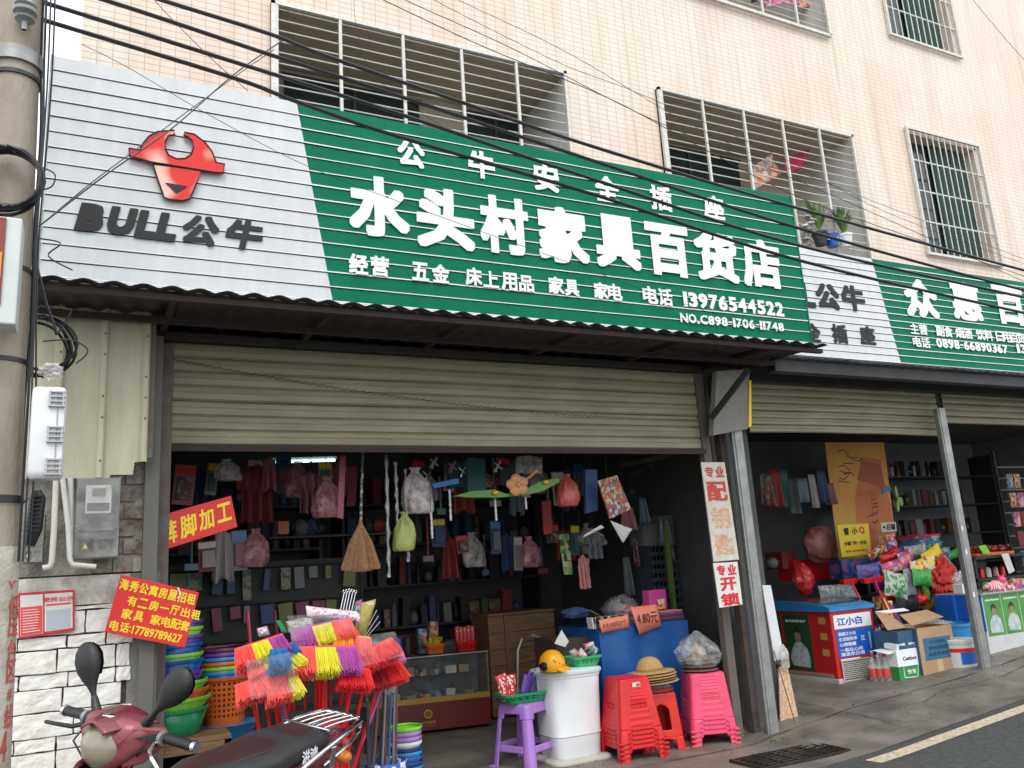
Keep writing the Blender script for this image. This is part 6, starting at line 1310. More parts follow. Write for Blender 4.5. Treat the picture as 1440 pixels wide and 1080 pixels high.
for i, (a_, c_) in enumerate((((875, 655), (990, 640)), ((880, 675), (992, 655)), ((890, 700), (990, 690)))):
    A, B = at(*a_, 7.6+.4*i), at(*c_, 7.0+.4*i); B.x = min(B.x, 5.46); r = thing('roof_beam', 'dim grey beam running across the right of the shop ceiling, %s from the front' % ORD[i], 'beam', (A+B)/2); MB().bar(A, B, .06, .05).build('beam', mat('dim_beam', (.16, .16, .15), .8, var=.4), r); MB().tube([(A+B)/2, Vector(((A.x+B.x)/2, (A.y+B.y)/2, 3.138))], .008, 6).build('hanger', M_dark, r)
ctop = r0.location.z+.0865*n_cr
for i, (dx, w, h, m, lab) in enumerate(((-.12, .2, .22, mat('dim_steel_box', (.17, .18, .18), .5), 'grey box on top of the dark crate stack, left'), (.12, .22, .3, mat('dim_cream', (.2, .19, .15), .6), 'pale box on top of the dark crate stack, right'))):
    tag(MB().bb(r0.location.x+dx-w/2, r0.location.x+dx+w/2, 7.15, 7.4, ctop+.002, ctop+.002+h).build('box', m, bevel=.004), lab, 'box')
for i in range(9):
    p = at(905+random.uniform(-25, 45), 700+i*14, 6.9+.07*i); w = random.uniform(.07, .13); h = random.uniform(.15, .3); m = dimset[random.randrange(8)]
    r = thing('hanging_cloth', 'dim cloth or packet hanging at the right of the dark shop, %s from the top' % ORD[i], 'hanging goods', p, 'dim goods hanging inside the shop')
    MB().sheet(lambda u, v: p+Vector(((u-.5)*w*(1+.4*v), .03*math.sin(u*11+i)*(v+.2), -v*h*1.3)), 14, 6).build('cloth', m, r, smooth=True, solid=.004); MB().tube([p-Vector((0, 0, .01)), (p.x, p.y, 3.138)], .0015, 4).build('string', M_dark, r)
# tangle of chrome and coloured small things near the blue pack
for i, (px, py, m, lab) in enumerate(((600, 668, M_chrome, 'small chrome scissors glinting beside the blue pack'), (650, 662, M_chrome, 'small chrome bundle under the teal boxes'), (700, 655, M_wbag, 'white tissue bundle by the ceiling left of the gloves'), (610, 650, mat('dull_white_cloth', (.38, .36, .34), .8), 'pale cup shape hanging near the ceiling'), (636, 656, mat('dull_pink', (.32, .13, .14), .6), 'dull pink cup shape hanging near the ceiling'))):
    p = at(px, py, 6.5); r = thing('hanging_trinket', lab, 'hanging goods', p); b = MB(); b.tube([p+Vector((-.03, 0, .03)), p, p+Vector((.04, 0, -.03))], [.006, .012, .006], 8); b.tube([p+Vector((.03, 0, .04)), p, p+Vector((-.03, 0, -.05))], [.012, .01, .02], 8); b.build('body', m, r, smooth=True); MB().tube([p, (p.x, p.y, 3.138)], .0015, 4).build('string', M_dark, r)
# fluorescent tube deep in the shop (lit)
ta, tb_ = at(385, 650, 8.9), at(471, 647, 8.9); r = thing('ceiling_tube_light', 'lit fluorescent tube deep inside the dark shop', 'lamp', (ta+tb_)/2)
MB().tube([ta, tb_], .013, 10).build('tube', mat('tube_glow', (.7, .8, .78), .4, emit=((.65, 1, .95), 2.2)), r, smooth=True); MB().bar(ta+Vector((-.03, .03, .03)), tb_+Vector((.03, .03, .03)), .04, .03).build('fitting', M_white, r)
MB().tube([(ta+tb_)/2+Vector((0, .03, .045)), Vector(((ta.x+tb_.x)/2, 8.93, 3.138))], .006, 6).build('hanger', M_dark, r)

# shelves along the back and left walls with stock
def shelf_unit(label, x0, x1, y, depth, zs_, m, stock, seed, glabel, group, side=False, hmax=.3):
    """shelf against y (facing the street) or, with side, against a side wall"""
    r = thing('shelf_unit', label, 'shelf', ((x0+x1)/2, y, 0)) ; rnd = random.Random(seed)
    for xx in (x0, x1): MB().bb(xx-.015, xx+.015, y, y+depth, 0, zs_[-1]+.35).build('upright', m, r)
    for z in zs_: MB().bb(x0+.016, x1-.016, y, y+depth, z-.012, z+.012).build('shelf_board', m, r)
    k = 0
    for j, z in enumerate(zs_):
        x = x0+.05
        while x < x1-.14 and k < 19:
            w = rnd.uniform(.07, .16); h = min(hmax, rnd.uniform(.16, .40)); kind = rnd.random(); mm = stock[rnd.randrange(len(stock))]; c = Vector((x+w/2, y+.10, z+.0125))
            b = MB()
            if kind < .55: b.box(c+Vector((0, 0, h/2)), (w*.9, .14, h), rnd.uniform(-.1, .1))
            elif kind < .8: b.shell(c, [(0, w*.34, w*.34), (h*.7, w*.36, w*.36), (h*.8, w*.2, w*.2), (h, w*.16, w*.16)], 2, 14, cap0=True, cap1=True)
            else: b.blob(c+Vector((0, 0, h*.35)), (w*.45, .07, h*.36), .25, k, 12, 8)
            o = b.build('stock_item', mm, smooth=kind >= .55); tag(o, glabel % (ORD[j], (ORD+['thirteenth', 'fourteenth', 'fifteenth', 'sixteenth', 'seventeenth', 'eighteenth', 'nineteenth', 'twentieth'])[k]), 'goods', group); o.rotation_euler = (0, rnd.uniform(-.05, .05) if kind < .55 else 0, 0); k += 1; x += w+.012
        k = 0
    return r
dim = [mat('dim_green_goods', (.06, .11, .04), .6), mat('dim_blue_goods', (.04, .07, .16), .6), mat('dim_red_goods', (.24, .03, .03), .6), mat('dim_grey_goods', (.16, .16, .16), .6), print_mat('dim_print', [(.2,.03,.03), (.12,.1,.05), (.2,.18,.15), (.06,.04,.03)], 22), M_dark, M_dark]  # goods colours kept dark, the shade at the back put into them
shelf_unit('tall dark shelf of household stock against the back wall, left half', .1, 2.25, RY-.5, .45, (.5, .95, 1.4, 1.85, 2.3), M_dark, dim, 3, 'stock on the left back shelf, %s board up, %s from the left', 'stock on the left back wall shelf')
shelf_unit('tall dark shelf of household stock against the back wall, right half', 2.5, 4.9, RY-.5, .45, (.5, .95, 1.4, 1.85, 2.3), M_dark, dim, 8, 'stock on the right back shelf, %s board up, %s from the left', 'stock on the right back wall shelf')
# rows of small hanging packs on a pegboard at left, mid depth
r = thing('peg_rack', 'dark wire rack of small hanging packets in the left of the shop', 'rack', (1.4, 7.6, 0))
for z in (1.05, 1.35, 1.65): MB().tube([(.45, 7.6, z), (2.25, 7.6, z)], .008, 6).build('rail', M_dark, r)
for x in (.45, 2.25): MB().tube([(x, 7.6, 0), (x, 7.6, 1.7)], .012, 6).build('upright', M_dark, r)
MB().bb(.45, 2.25, 7.625, 7.64, .3, 1.7).build('panel', mat('dark_panel', (.025, .028, .028), .7), r)
random.seed(17); pm = [mat('olive_packet', (.12, .13, .03), .5), print_mat('dim_print2', [(.04,.10,.04), (.15,.15,.06), (.16,.16,.15), (.03,.05,.04)], 30), mat('rose_packet', (.16, .03, .06), .5), mat('dim_pale_packet', (.13, .14, .15), .5), mat('blue_packet', (.02, .04, .12), .5)]  # packet colours darkened to carry the shade deep in the shop
mat('pale_packet', (.3, .32, .34), .5)
for j, z in enumerate((1.05, 1.35, 1.65)):
    for i in range(12):
        x = .54+i*.142+random.uniform(-.03, .03); h = random.uniform(.10, .26); m = pm[0] if j == 0 and i < 9 else pm[random.randrange(5)]
        tag(MB().box((x, 7.57, z-h/2-.012), (random.uniform(.05, .13), .03, h), Matrix.Rotation(random.uniform(-.12, .12), 3, 'Y')).build('packet', m, bevel=.003), 'hanging packet on the %s rail of the wire rack, %s from the left' % (('lowest', 'middle', 'top')[j], ORD[i]), 'packet', 'packets hanging on the dark wire rack')
# things standing mid shop
random.seed(31)
for i, (px, py, Y, w, h, m, lab) in enumerate(((348, 860, 6.9, .04, .5, M_pink, 'thin pink pole leaning in the shop behind the brooms, left one'), (386, 858, 7.0, .035, .5, mat('dim_red_goods', (.24, .03, .03), .6), 'thin red pole behind the brooms, right one'))):
    A = at(px, py, Y); tag(MB().tube([A, Vector((A.x+.12, Y, 0))], .014, 8).build('pole', m, smooth=True), lab, 'pole')
r = thing('stock_pile', 'brown boxes and sacks piled behind the counter', 'goods', (3.2, 8.8, 0))
for i in range(6): MB().box((2.5+.25*i, 8.75, .35), (.22, .3, .7+.2*(i % 3)), .05*i).build('box', [M_cardb, dim[3], dim[2]][i % 3], r, bevel=.004)
tag(MB().box((at(398, 740, 8.0).x, 8.0, at(398, 742, 8.0).z), (.10, .05, .12)).build('orange_box', M_orng), 'small orange box lit in the dark behind the straw broom', 'box')
sh_ = MB().bb(at(378, 745, 8.0).x, at(560, 745, 8.0).x, 8.0, 8.3, at(420, 752, 8.0).z-.03, at(420, 752, 8.0).z-.01); tag(sh_.build('wall_shelf', M_dark), 'dark shelf board high in the middle of the shop', 'shelf')
for i, px in enumerate((425, 440, 452, 520, 535)):
    p = at(px, 750, 8.05); p.z = at(420, 752, 8.0).z-.01; tag(MB().blob(p+Vector((0, .06, .08)), (.07, .06, .08), .3, i).build('bundle', [dim[3], dim[1], M_dark, dim[5], dim[2]][i], smooth=True), 'dim bundle on the high shelf in the middle of the shop, %s from the left' % ORD[i], 'bundle', 'bundles on the high shelf')
# ------------------------------------------------------------ the second shop
def box_px(label, px0, py0, px1, py1, Y, d, m, name='box', cat='box', rz=0, bevel=.003, zfix=True):
    x0, x1, z0, z1 = R4(px0, py0, px1, py1, Y)
    o = MB().box(((x0+x1)/2, Y+d/2, (z0+z1)/2), (x1-x0, d, z1-z0), rz).build(name, m, bevel=bevel); return tag(o, label, cat)
# chest freezer: end face to the street, long side running back
FYz = 6.55; fx0, fx1 = at(1174, 915, FYz).x, at(1233, 900, FYz).x; fzb = at(1207, 958, FYz).z; fzt = at(1198, 853, FYz).z; FL = 1.55
r = FRZ = thing('chest_freezer', 'red and blue chest freezer with a curved glass lid and printed ad panels', 'freezer', ((fx0+fx1)/2, FYz, fzb))
M_fred = mat('freezer_red', (.55, .02, .02), .35, var=.15)
MB().bb(fx0, fx1, FYz, FYz+FL, fzb+.05, fzt-.03).build('body', M_fred, r, bevel=.008)
MB().bb(fx0-.012, fx1+.012, FYz-.012, FYz+FL+.01, fzb, fzb+.049).build('base', mat('freezer_base', (.50, .50, .48), .5, var=.2), r, bevel=.006)
W_ = fx1-fx0
b = MB()
def lid(u, v, e=0): 
    return Vector((fx0-.02+(W_+.04)*u, FYz-.02+(FL+.04)*v, fzt-.03+.035+(.075-e)*math.sin(PI*min(1, v*1.0))**.6 + e))
b.sheet(lambda u, v: lid(u, v), 2, 20); 
b.add([lid(0, i/20) for i in range(21)]+[Vector((fx0-.02, FYz-.02+(FL+.04)*i/20, fzt-.03)) for i in range(21)], [(i, i+1, 22+i, 21+i) for i in range(20)])
b.add([lid(1, i/20) for i in range(21)]+[Vector((fx1+.02, FYz-.02+(FL+.04)*i/20, fzt-.03)) for i in range(21)], [(i+1, i, 21+i, 22+i) for i in range(20)])
b.add([lid(0, 0), lid(1, 0), Vector((fx1+.02, FYz-.02, fzt-.03)), Vector((fx0-.02, FYz-.02, fzt-.03))], [(0, 1, 2, 3)])
b.build('lid_frame', M_lblue, r)
MB().sheet(lambda u, v: Vector((fx0+.03+(W_-.06)*u, FYz+.12+(FL-.24)*v, lid(u, .1+.8*v).z+.004)), 2, 20).build('lid_glass', mat('dark_lid_glass', (.05, .06, .065), .08), r)
def fp(u0, v0, u1, v1, m, name, off=.002): # end face panel, u right, v down
    z = lambda v: fzt-.03-(fzt-.08-fzb)*v
    return MB().bb(fx0+W_*u0, fx0+W_*u1, FYz-off-.001, FYz-off, z(v1), z(v0)).build(name, m, r)
M_ablue = mat('ad_blue', (.01, .11, .50), .4, var=.1)
fp(.06, .06, .93, .27, M_lett, 'name_panel'); fp(.08, .285, .94, .70, M_ablue, 'ad_panel')
zf = lambda v: fzt-.03-(fzt-.08-fzb)*v
text('江小白', (fx0+W_*.42, FYz-.004, zf(.165)), W_*.58, (fzt-fzb)*.11, M_ablue, r, 'lettering', bold=.035, depth=.001)
for v, w, s_ in ((.35, .40, '我是江小白'), (.43, .42, '生活很简单'), (.51, .38, '心情微醺'), (.59, .52, '一瓶在心间'), (.655, .55, '清淡型白酒')): text(s_, (fx0+W_*(.12+w/2), FYz-.004, zf(v)), W_*w, (fzt-fzb)*.05, M_lett, r, 'lettering', bold=.02, depth=.001)
text('江', (fx0+W_*.68, FYz-.004, zf(.44)), W_*.1, (fzt-fzb)*.07, M_lett, r, 'lettering', bold=.02, depth=.001)
MB().bb(fx0+W_*.82, fx0+W_*.86, FYz-.004, FYz-.0032, zf(.62), zf(.36)).build('printed_bottle', mat('print_pale', (.4, .5, .6), .5), r)
fp(.10, .72, .55, .75, M_lett, 'notice_strip'); 
gx0, gx1, gz0, gz1 = fx0+W_*.10, fx0+W_*.97, fzb+.03, zf(.755)
MB().bb(gx0, gx1, FYz-.014, FYz-.0121, gz0, gz1).build('grille_back', M_dark, r)
b = MB(); M_gr = mat('grille_cream', (.52, .50, .44), .5, var=.2)
b.bb(gx0-.012, gx1+.012, FYz-.022, FYz-.0141, gz1, gz1+.012).bb(gx0-.012, gx1+.012, FYz-.022, FYz-.0141, gz0-.012, gz0).bb(gx0-.012, gx0, FYz-.022, FYz-.0141, gz0, gz1).bb(gx1, gx1+.012, FYz-.022, FYz-.0141, gz0, gz1).build('grille_frame', M_gr, r)
for i in range(1, 10): z = gz0+(gz1-gz0)*i/10; MB().bb(gx0, gx1, FYz-.021, FYz-.0142, z-.004, z+.004).build('grille_bar', M_gr, r)
b = MB()
for j in range(10):
    for i in range(12): x = gx0+(gx1-gx0)*(i+.5*(j % 2)+.3)/12.6; z = gz0+(gz1-gz0)*j/10; b.bb(x-.003, x+.003, FYz-.020, FYz-.0143, z+.004, z+(gz1-gz0)/10-.004)
b.build('grille_web', M_gr, r, kind='stuff')
# side panels (long side)
def portrait(par, org, ux, uz, w, h, nrm, bgm, words=None):
    """a plain printed poster of a person in a white shirt on a green field"""
    ux, uz, nrm = Vector(ux), Vector(uz), Vector(nrm); O = Vector(org)
    def pl_(pts, m, nm, d): MB().prism([O+ux*(x*w)+uz*(y*h)+nrm*d for x, y in pts], -nrm*.001).build(nm, m, par)
    pl_([(0, 0), (1, 0), (1, 1), (0, 1)], bgm, 'poster', .002)
    e = lambda cx, cy, rx, ry, a0=0, a1=2*PI, n=18: [(cx+rx*math.cos(a0+(a1-a0)*k/n), cy+ry*math.sin(a0+(a1-a0)*k/n)) for k in range(n)]
    pl_([(.20, .08), (.85, .06), (.88, .24), (.80, .40), (.66, .47), (.56, .52), (.46, .52), (.34, .46), (.22, .36), (.14, .20)], print_mat('shirt_print', [(.45,.5,.5), (.35,.42,.42), (.5,.55,.55)], 24), 'printed_shirt', .0035)
    pl_(e(.5, .61, .12, .12), mat('printed_skin', (.36, .23, .17), .6, col2=(.22, .14, .10), var=1, vscale=30), 'printed_face', .0045); pl_(e(.5, .66, .15, .12, 0, PI)+[(.35, .60), (.40, .66), (.46, .69), (.56, .66), (.60, .68), (.65, .58)], mat('printed_hair', (.03, .02, .018), .6), 'printed_hair', .0055)
    if words: text(words, O+ux*(w*.5)+uz*(h*.88)+nrm*.004, w*.8, h*.05, M_lett, par, 'lettering', ux=ux, uy=uz, bold=.02, depth=.001)
M_pgreen = mat('poster_green', (.03, .20, .045), .4, col2=(.10, .32, .06), var=1, vscale=4)
M_dgreen = mat('poster_dark_green', (.015, .055, .022), .4, col2=(.03, .09, .03), var=1, vscale=4)
for k in range(2):
    y1_ = FYz+.30+.42*k; portrait(FRZ, (fx0, y1_+.38, fzb+.10), (0, -1, 0), (0, 0, 1), .38, fzt-fzb-.16, (-1, 0, 0), M_dgreen, 'scatter')
for k in range(3): MB().box((fx0-.003, FYz+.12, fzt-.12-.16*k), (.002, .09, .07)).build('gold_mark', mat('gold_print', (.5, .3, .08), .4), FRZ)
for k in range(5): MB().bb(fx0-.006, fx0-.001, FYz+.06, FYz+FL, fzb+.055+k*.008, fzb+.058+k*.008).build('trim_line', M_gr, FRZ)
gz_ = rise(fx0)
for k, (x, y, s_, nm) in enumerate(((fx0+.10, FYz+.1, .07, 'flat brown brick under the freezer, left one'), (fx0+.22, FYz+.06, .08, 'broken brick lump under the middle of the freezer'), (fx1-.08, FYz+.1, .07, 'brown brick under the right corner of the freezer'))):
    z = rise(x)+.02; tag(MB().box((x, y, (z+fzb)/2-.002), (.13, .16, max(.03, fzb-z-.004)), .2*k).build('brick', mat('floor_brick', (.24, .14, .09), .9, col2=(.30, .26, .22), var=1, vscale=12, bump=.7), bevel=.008), nm, 'brick')
MB().bb(fx0+.03, fx0+.05, FYz+.02, FYz+.04, rise(fx0)+.02, fzb-.001).build('foot', M_dark, FRZ); MB().bb(fx0+.03, fx0+.05, FYz+FL-.1, FYz+FL-.06, rise(fx0), fzb-.001).bb(fx1-.05, fx1-.03, FYz+FL-.1, FYz+FL-.06, rise(fx0), fzb-.001).build('foot', M_dark, FRZ)
# goods standing on the freezer and behind
lump('clear wrapped red bag of goods on the freezer lid at the left', 1130, 812, 7.3, (.13, .10, .17), film('red_film', (.65, .05, .04), .6), seed=21, pinch=.45)
lump('solid red pail inside the clear red bag on the freezer', 1132, 828, 7.36, (.09, .07, .08), M_red, name='pail', cat='pail', seed=2, amp=.05)
flat_pack('clear pack of small bottles lying on the freezer lid', ((1150, 824), (1200, 820), (1211, 841), (1154, 841)), 7.15, M_sky_bag, 'bottle_pack', 'bottles')
for i in range(7): p = at(1158+7*i, 838, 7.2); bottle('small green capped bottle in the clear pack on the freezer, %s from the left' % ORD[i], p, .022, .11, mat('pale_green_bottle', (.15, .25, .18), .15), M_paper, 'small bottles on the freezer')
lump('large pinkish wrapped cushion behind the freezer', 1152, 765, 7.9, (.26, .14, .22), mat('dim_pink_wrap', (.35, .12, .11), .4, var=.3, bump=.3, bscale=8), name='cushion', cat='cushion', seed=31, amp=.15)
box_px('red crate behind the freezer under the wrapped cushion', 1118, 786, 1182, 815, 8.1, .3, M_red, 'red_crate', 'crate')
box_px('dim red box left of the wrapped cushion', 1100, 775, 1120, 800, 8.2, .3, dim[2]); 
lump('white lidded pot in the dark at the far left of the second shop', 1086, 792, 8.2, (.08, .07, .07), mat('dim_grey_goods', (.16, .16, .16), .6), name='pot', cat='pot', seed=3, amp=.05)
# tall banner with printed bottle
r, P_ = quad_board('tall_banner', 'tall yellow and orange drink banner deep in the second shop', 'banner', ((1160, 622), (1243, 622), (1265, 800), (1181, 800)), 8.0, .01, mat('banner_yellow', (.68, .42, .05), .5, col2=(.70, .26, .05), var=1, vscale=1.4))
bo = [(.42, .97), (.36, .62), (.40, .42), (.52, .26), (.56, .12), (.9, .14), (.92, .34), (.98, .5), (.98, .97)]
MB().prism([qpt(P_, u, v)+Vector((0, -.002, 0)) for u, v in bo], (0, .001, 0)).build('printed_bottle', mat('banner_orange', (.68, .19, .05), .5, var=.2, vscale=3), r)
MB().prism([qpt(P_, u, v)+Vector((0, -.004, 0)) for u, v in ((.46, .30), (.57, .15), (.88, .18), (.93, .38))], (0, .001, 0)).build('printed_cap', mat('banner_deep', (.40, .08, .03), .5), r)
b = MB(); random.seed(8)
for i in range(9):
    p0 = qpt(P_, .12+random.random()*.3, .08+.03*i)+Vector((0, -.004, 0)); b.tube([p0, p0+Vector((.10, 0, .04*random.uniform(-1, 1))), p0+Vector((.2, 0, .05*random.uniform(-1, 1)))], .006, 4)
for i in range(6):
    p0 = qpt(P_, .55+random.random()*.15, .46+.035*i)+Vector((0, -.004, 0)); b.tube([p0, p0+Vector((.07, 0, .03*random.uniform(-1, 1))), p0+Vector((.12, 0, .02))], .007, 4)
b.build('brush_lettering', mat('plum_ink', (.22, .05, .10), .6), r, kind='stuff')
r, P_ = quad_board('yellow_sign', 'small yellow sign with dark characters in front of the tall banner', 'sign', ((1177, 738), (1221, 736), (1226, 779), (1184, 784)), 7.6, .008, M_yel)
for s_, u in (('督', .26), ('小', .52), ('Q', .76)): qtext(r, P_, s_, u, .22, .18, .24, M_lblk if s_ != 'Q' else M_redprint)
qtext(r, P_, '水暖门杆一安装', .5, .60, .74, .13, M_lblk, .02); qtext(r, P_, '电话 13976544522', .5, .84, .7, .07, M_lblk, .01)
r, P_ = quad_board('white_sign', 'small white sign with black characters at the right edge of the tall banner', 'sign', ((1239, 735), (1260, 734), (1261, 747), (1240, 748)), 7.7, .006, M_paper)
qtext(r, P_, '后端', .62, .5, .6, .7, M_lblk, .03); MB().blob(qpt(P_, .17, .5)+Vector((0, -.004, 0)), (.02, .002, .02), .2, 1, 8, 6).build('black_emblem', M_lblk, r)
p = at(1264, 703, 7.5); pts = []
for k in range(40): a = 2*PI*k/40; q = .085+.055*math.cos(3*a+.6); pts.append(p+Vector((q*math.cos(a)*.55, 0, q*math.sin(a)*1.35)))
r = thing('green_balloon', 'pale green wavy foil shape hanging beside the tall banner', 'ornament', p); MB().prism(pts, (0, .03, 0)).build('shape', mat('pale_green_foil', (.22, .36, .10), .4), r, bevel=.01); MB().tube([p, (p.x, p.y, 3.14)], .0015, 4).build('string', M_dark, r)
p = at(1252, 690, 7.6); tag(MB().prism([at(1240, 686, 7.75), at(1252, 682, 7.75), at(1253, 690, 7.75), at(1241, 694, 7.75)], (0, .01, 0)).build('blue_card', mat('sky_card', (.06, .2, .35), .5)), 'small sky blue card on the edge of the tall banner', 'card')
# long table carrying goods behind cartons
tx0, tx1 = at(1188, 830, 7.2).x, at(1345, 830, 7.2).x; tz = at(1260, 832, 7.2).z-.04
r = thing('goods_table', 'dark table heaped with wrapped goods behind the cartons', 'table', ((tx0+tx1)/2, 7.4, rise(8)))
MB().bb(tx0+.45, tx1, 7.15, 7.75, tz-.03, tz).build('top', M_dark, r)
for x in (tx0+.5, tx1-.05): MB().bb(x-.02, x+.02, 7.17, 7.21, rise(x), tz-.031).bb(x-.02, x+.02, 7.69, 7.73, rise(x), tz-.031).build('leg', M_dark, r)
def wlump(label, x0, y0, x1, y1, Y, m, seed, pinch=.3, name='packet', cat='packet', amp=.3):
    a0, a1, b0, b1 = R4(x0, y0, x1, y1, Y); c = Vector(((a0+a1)/2, Y, (b0+b1)/2)); hw, hh = (a1-a0)/2, (b1-b0)/2
    if name != 'packet': return tag((carrier(MB(), c, hw, .09, hh, seed) if name == 'clear_bag' else MB().blob(c, (hw, .07, hh), amp, seed, 34, 24, pinch=0, freq=4)).build(name, m, smooth=True), label, cat)
    wide = hw > hh; R_ = Matrix.Rotation(random.Random(seed).uniform(-.35, .35), 3, 'Y')
    def pil(sg):
        def f(u, v):
            U, V = (u, v) if wide else (v, u); e = min(1, 7*min(U, 1-U)); th = sg*.05*(math.sin(U*PI)**.7)*(math.sin(V*PI)**.7)
            sc = 1+.10*(1-e)*math.sin(V*30)*.3-.10*math.sin(U*PI)
            L_, S_ = (U*2-1)*(hw if wide else hh)*1.05, (V*2-1)*(hh if wide else hw)*1.05*sc
            p = Vector((L_ if wide else S_, th+.012*noise.noise(Vector((U*7, V*7, seed)))*sg*e, S_ if wide else L_)); return c+R_ @ p
        return f
    b = MB(); b.sheet(pil(-1), 22, 16); b.sheet(pil(1), 22, 16); return tag(b.build(name, m, smooth=True, sang=180), label, cat)
wlump('purple and white wrapped packet on the left of the goods heap', 1240, 786, 1282, 804, 6.95, M_goods[3], 3)
wlump('yellow lettered packet on top of the goods heap', 1281, 784, 1317, 808, 6.9, print_mat('yellow_pack', [(.75,.6,.1), (.7,.55,.15), (.6,.1,.05), (.6,.6,.55)], 24), 4)
wlump('bright green packet in the middle of the goods heap', 1284, 800, 1310, 824, 6.85, mat('bright_green_wrap', (.05, .42, .08), .35, var=.3, bump=.2), 5)
wlump('white and green wrapped bouquet hanging left of the heap', 1245, 804, 1275, 840, 6.85, print_mat('bouquet', [(.5,.52,.5), (.05,.25,.06), (.55,.55,.52), (.1,.3,.1)], 30), 6)
wlump('red plush flower bunch at the right of the goods heap', 1308, 788, 1342, 838, 6.9, mat('red_plush', (.60, .03, .02), .7, var=.35, vscale=20, bump=.8, bscale=50), 7, amp=.7, name='plush', cat='plush toy')
wlump('large grey clear bag behind the red plush', 1312, 770, 1348, 860, 7.15, film('grey_film', (.42, .44, .45), .75), 8, pinch=.35, name='clear_bag', cat='bag')
wlump('white packet standing between the bouquet and the green packet', 1272, 798, 1286, 836, 6.95, mat('pale_packet', (.3, .32, .34), .5), 9)
wlump('small blue packet behind the yellow one', 1300, 782, 1318, 792, 7.0, M_blue, 10)
wlump('red heart shaped trinket low in the goods heap', 1292, 836, 1304, 848, 6.8, M_red, 11)
for i, (x0, y0, x1, y1, m, nm) in enumerate(((1284, 826, 1296, 850, dim[2], 'dark red'), (1298, 820, 1306, 846, M_lime, 'lime'), (1262, 836, 1290, 862, dim[6], 'black'), (1226, 800, 1240, 830, M_vio, 'violet'), (1206, 792, 1240, 812, print_mat('dim_violet_print', [(.1,.08,.3), (.2,.08,.2), (.05,.1,.3)], 25), 'blue violet'))):
    wlump('%s small packet tucked in the goods heap of the second shop' % nm, x0, y0, x1, y1, 7.0, m, 40+i)
box_px('row of blue printed boxes behind the small yellow sign', 1184, 785, 1240, 812, 7.55, .2, print_mat('blue_box_print', [(.02,.08,.3), (.03,.12,.35), (.3,.1,.25), (.02,.05,.2)], 16))
random.seed(91); pal = [M_goods[0], M_goods[1], M_goods[2], M_goods[3], M_red, mat('bright_green_wrap', (.05, .42, .08)), M_yel, M_wbag, M_vio]
pn = ['brown printed', 'blue printed', 'green printed', 'pink printed', 'plain red', 'shiny green', 'plain yellow', 'milky', 'violet']
for i in range(27):
    row_, k_ = i//9, i % 9; x = 1236+12.5*k_+random.uniform(-3, 3); y = (778, 812, 842)[row_]+random.uniform(-5, 5); w = random.uniform(9, 15); h = random.uniform(12, 20)
    wlump('%s packet wedged in the %s layer of the goods heap, %s from the left' % (pn[(i*4) % 9], ('top', 'middle', 'bottom')[row_], ORD[k_]), x-w, y-h/2, x+w, y+h/2, 7.12+.05*(i % 3), pal[(i*4) % 9], 200+i)
for i in range(8):
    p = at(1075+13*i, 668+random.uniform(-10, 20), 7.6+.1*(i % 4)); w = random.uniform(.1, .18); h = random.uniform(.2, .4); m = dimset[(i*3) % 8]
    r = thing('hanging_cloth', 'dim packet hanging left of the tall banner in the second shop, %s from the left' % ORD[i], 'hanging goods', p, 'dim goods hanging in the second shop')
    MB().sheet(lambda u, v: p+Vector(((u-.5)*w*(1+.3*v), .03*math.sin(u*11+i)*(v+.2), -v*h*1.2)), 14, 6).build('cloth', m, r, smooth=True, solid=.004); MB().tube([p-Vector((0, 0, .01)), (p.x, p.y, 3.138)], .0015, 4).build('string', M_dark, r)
# stack of printed tubs with red lids
for i in range(3):
    x0, x1, z0, z1 = R4(1268, 752+i*0, 1312, 784, 7.5); h = (z1-z0)/3; c = Vector(((x0+x1)/2, 7.5, z0+h*i)); rr = (x1-x0)/2*(1-.02*i)
    q = thing('printed_tub', '%s tub of the stack with printed sides right of the banner' % ('lowest', 'middle', 'top red lidded')[i], 'tub', c, 'printed tubs right of the banner')
    MB().shell(c, [(0, rr*.93, rr*.93), (h-.02, rr, rr)], 2, 28, cap0=True, cap1=True).build('body', M_goods[1], q, smooth=True); MB().shell(c, [(h-.025, rr*1.03, rr*1.03), (h-.003, rr*1.04, rr*1.04)], 2, 28, cap0=True, cap1=True).build('lid', M_red if i == 2 else M_lblue, q, smooth=True)
tag(MB().bb(at(1262, 790, 7.5).x, at(1330, 790, 7.5).x, 7.35, 7.7, tz+.001, at(1290, 785, 7.5).z-.001).build('display_stand', M_dark), 'dark stand under the printed tubs', 'stand')
for i in range(5): tag(MB().tube([at(1238+2.5*i, 792, 7.3), at(1236+2.2*i, 752+i, 7.4)], .006, 5).build('bamboo_stick', mat('bamboo', (.45, .33, .18), .6)), 'thin bamboo stick standing by the banner foot, %s from the left' % ORD[i], 'stick', 'bamboo sticks by the banner')
wlump('white spotted fan standing right of the bamboo sticks', 1250, 752, 1262, 790, 7.35, M_goods[3], 60)
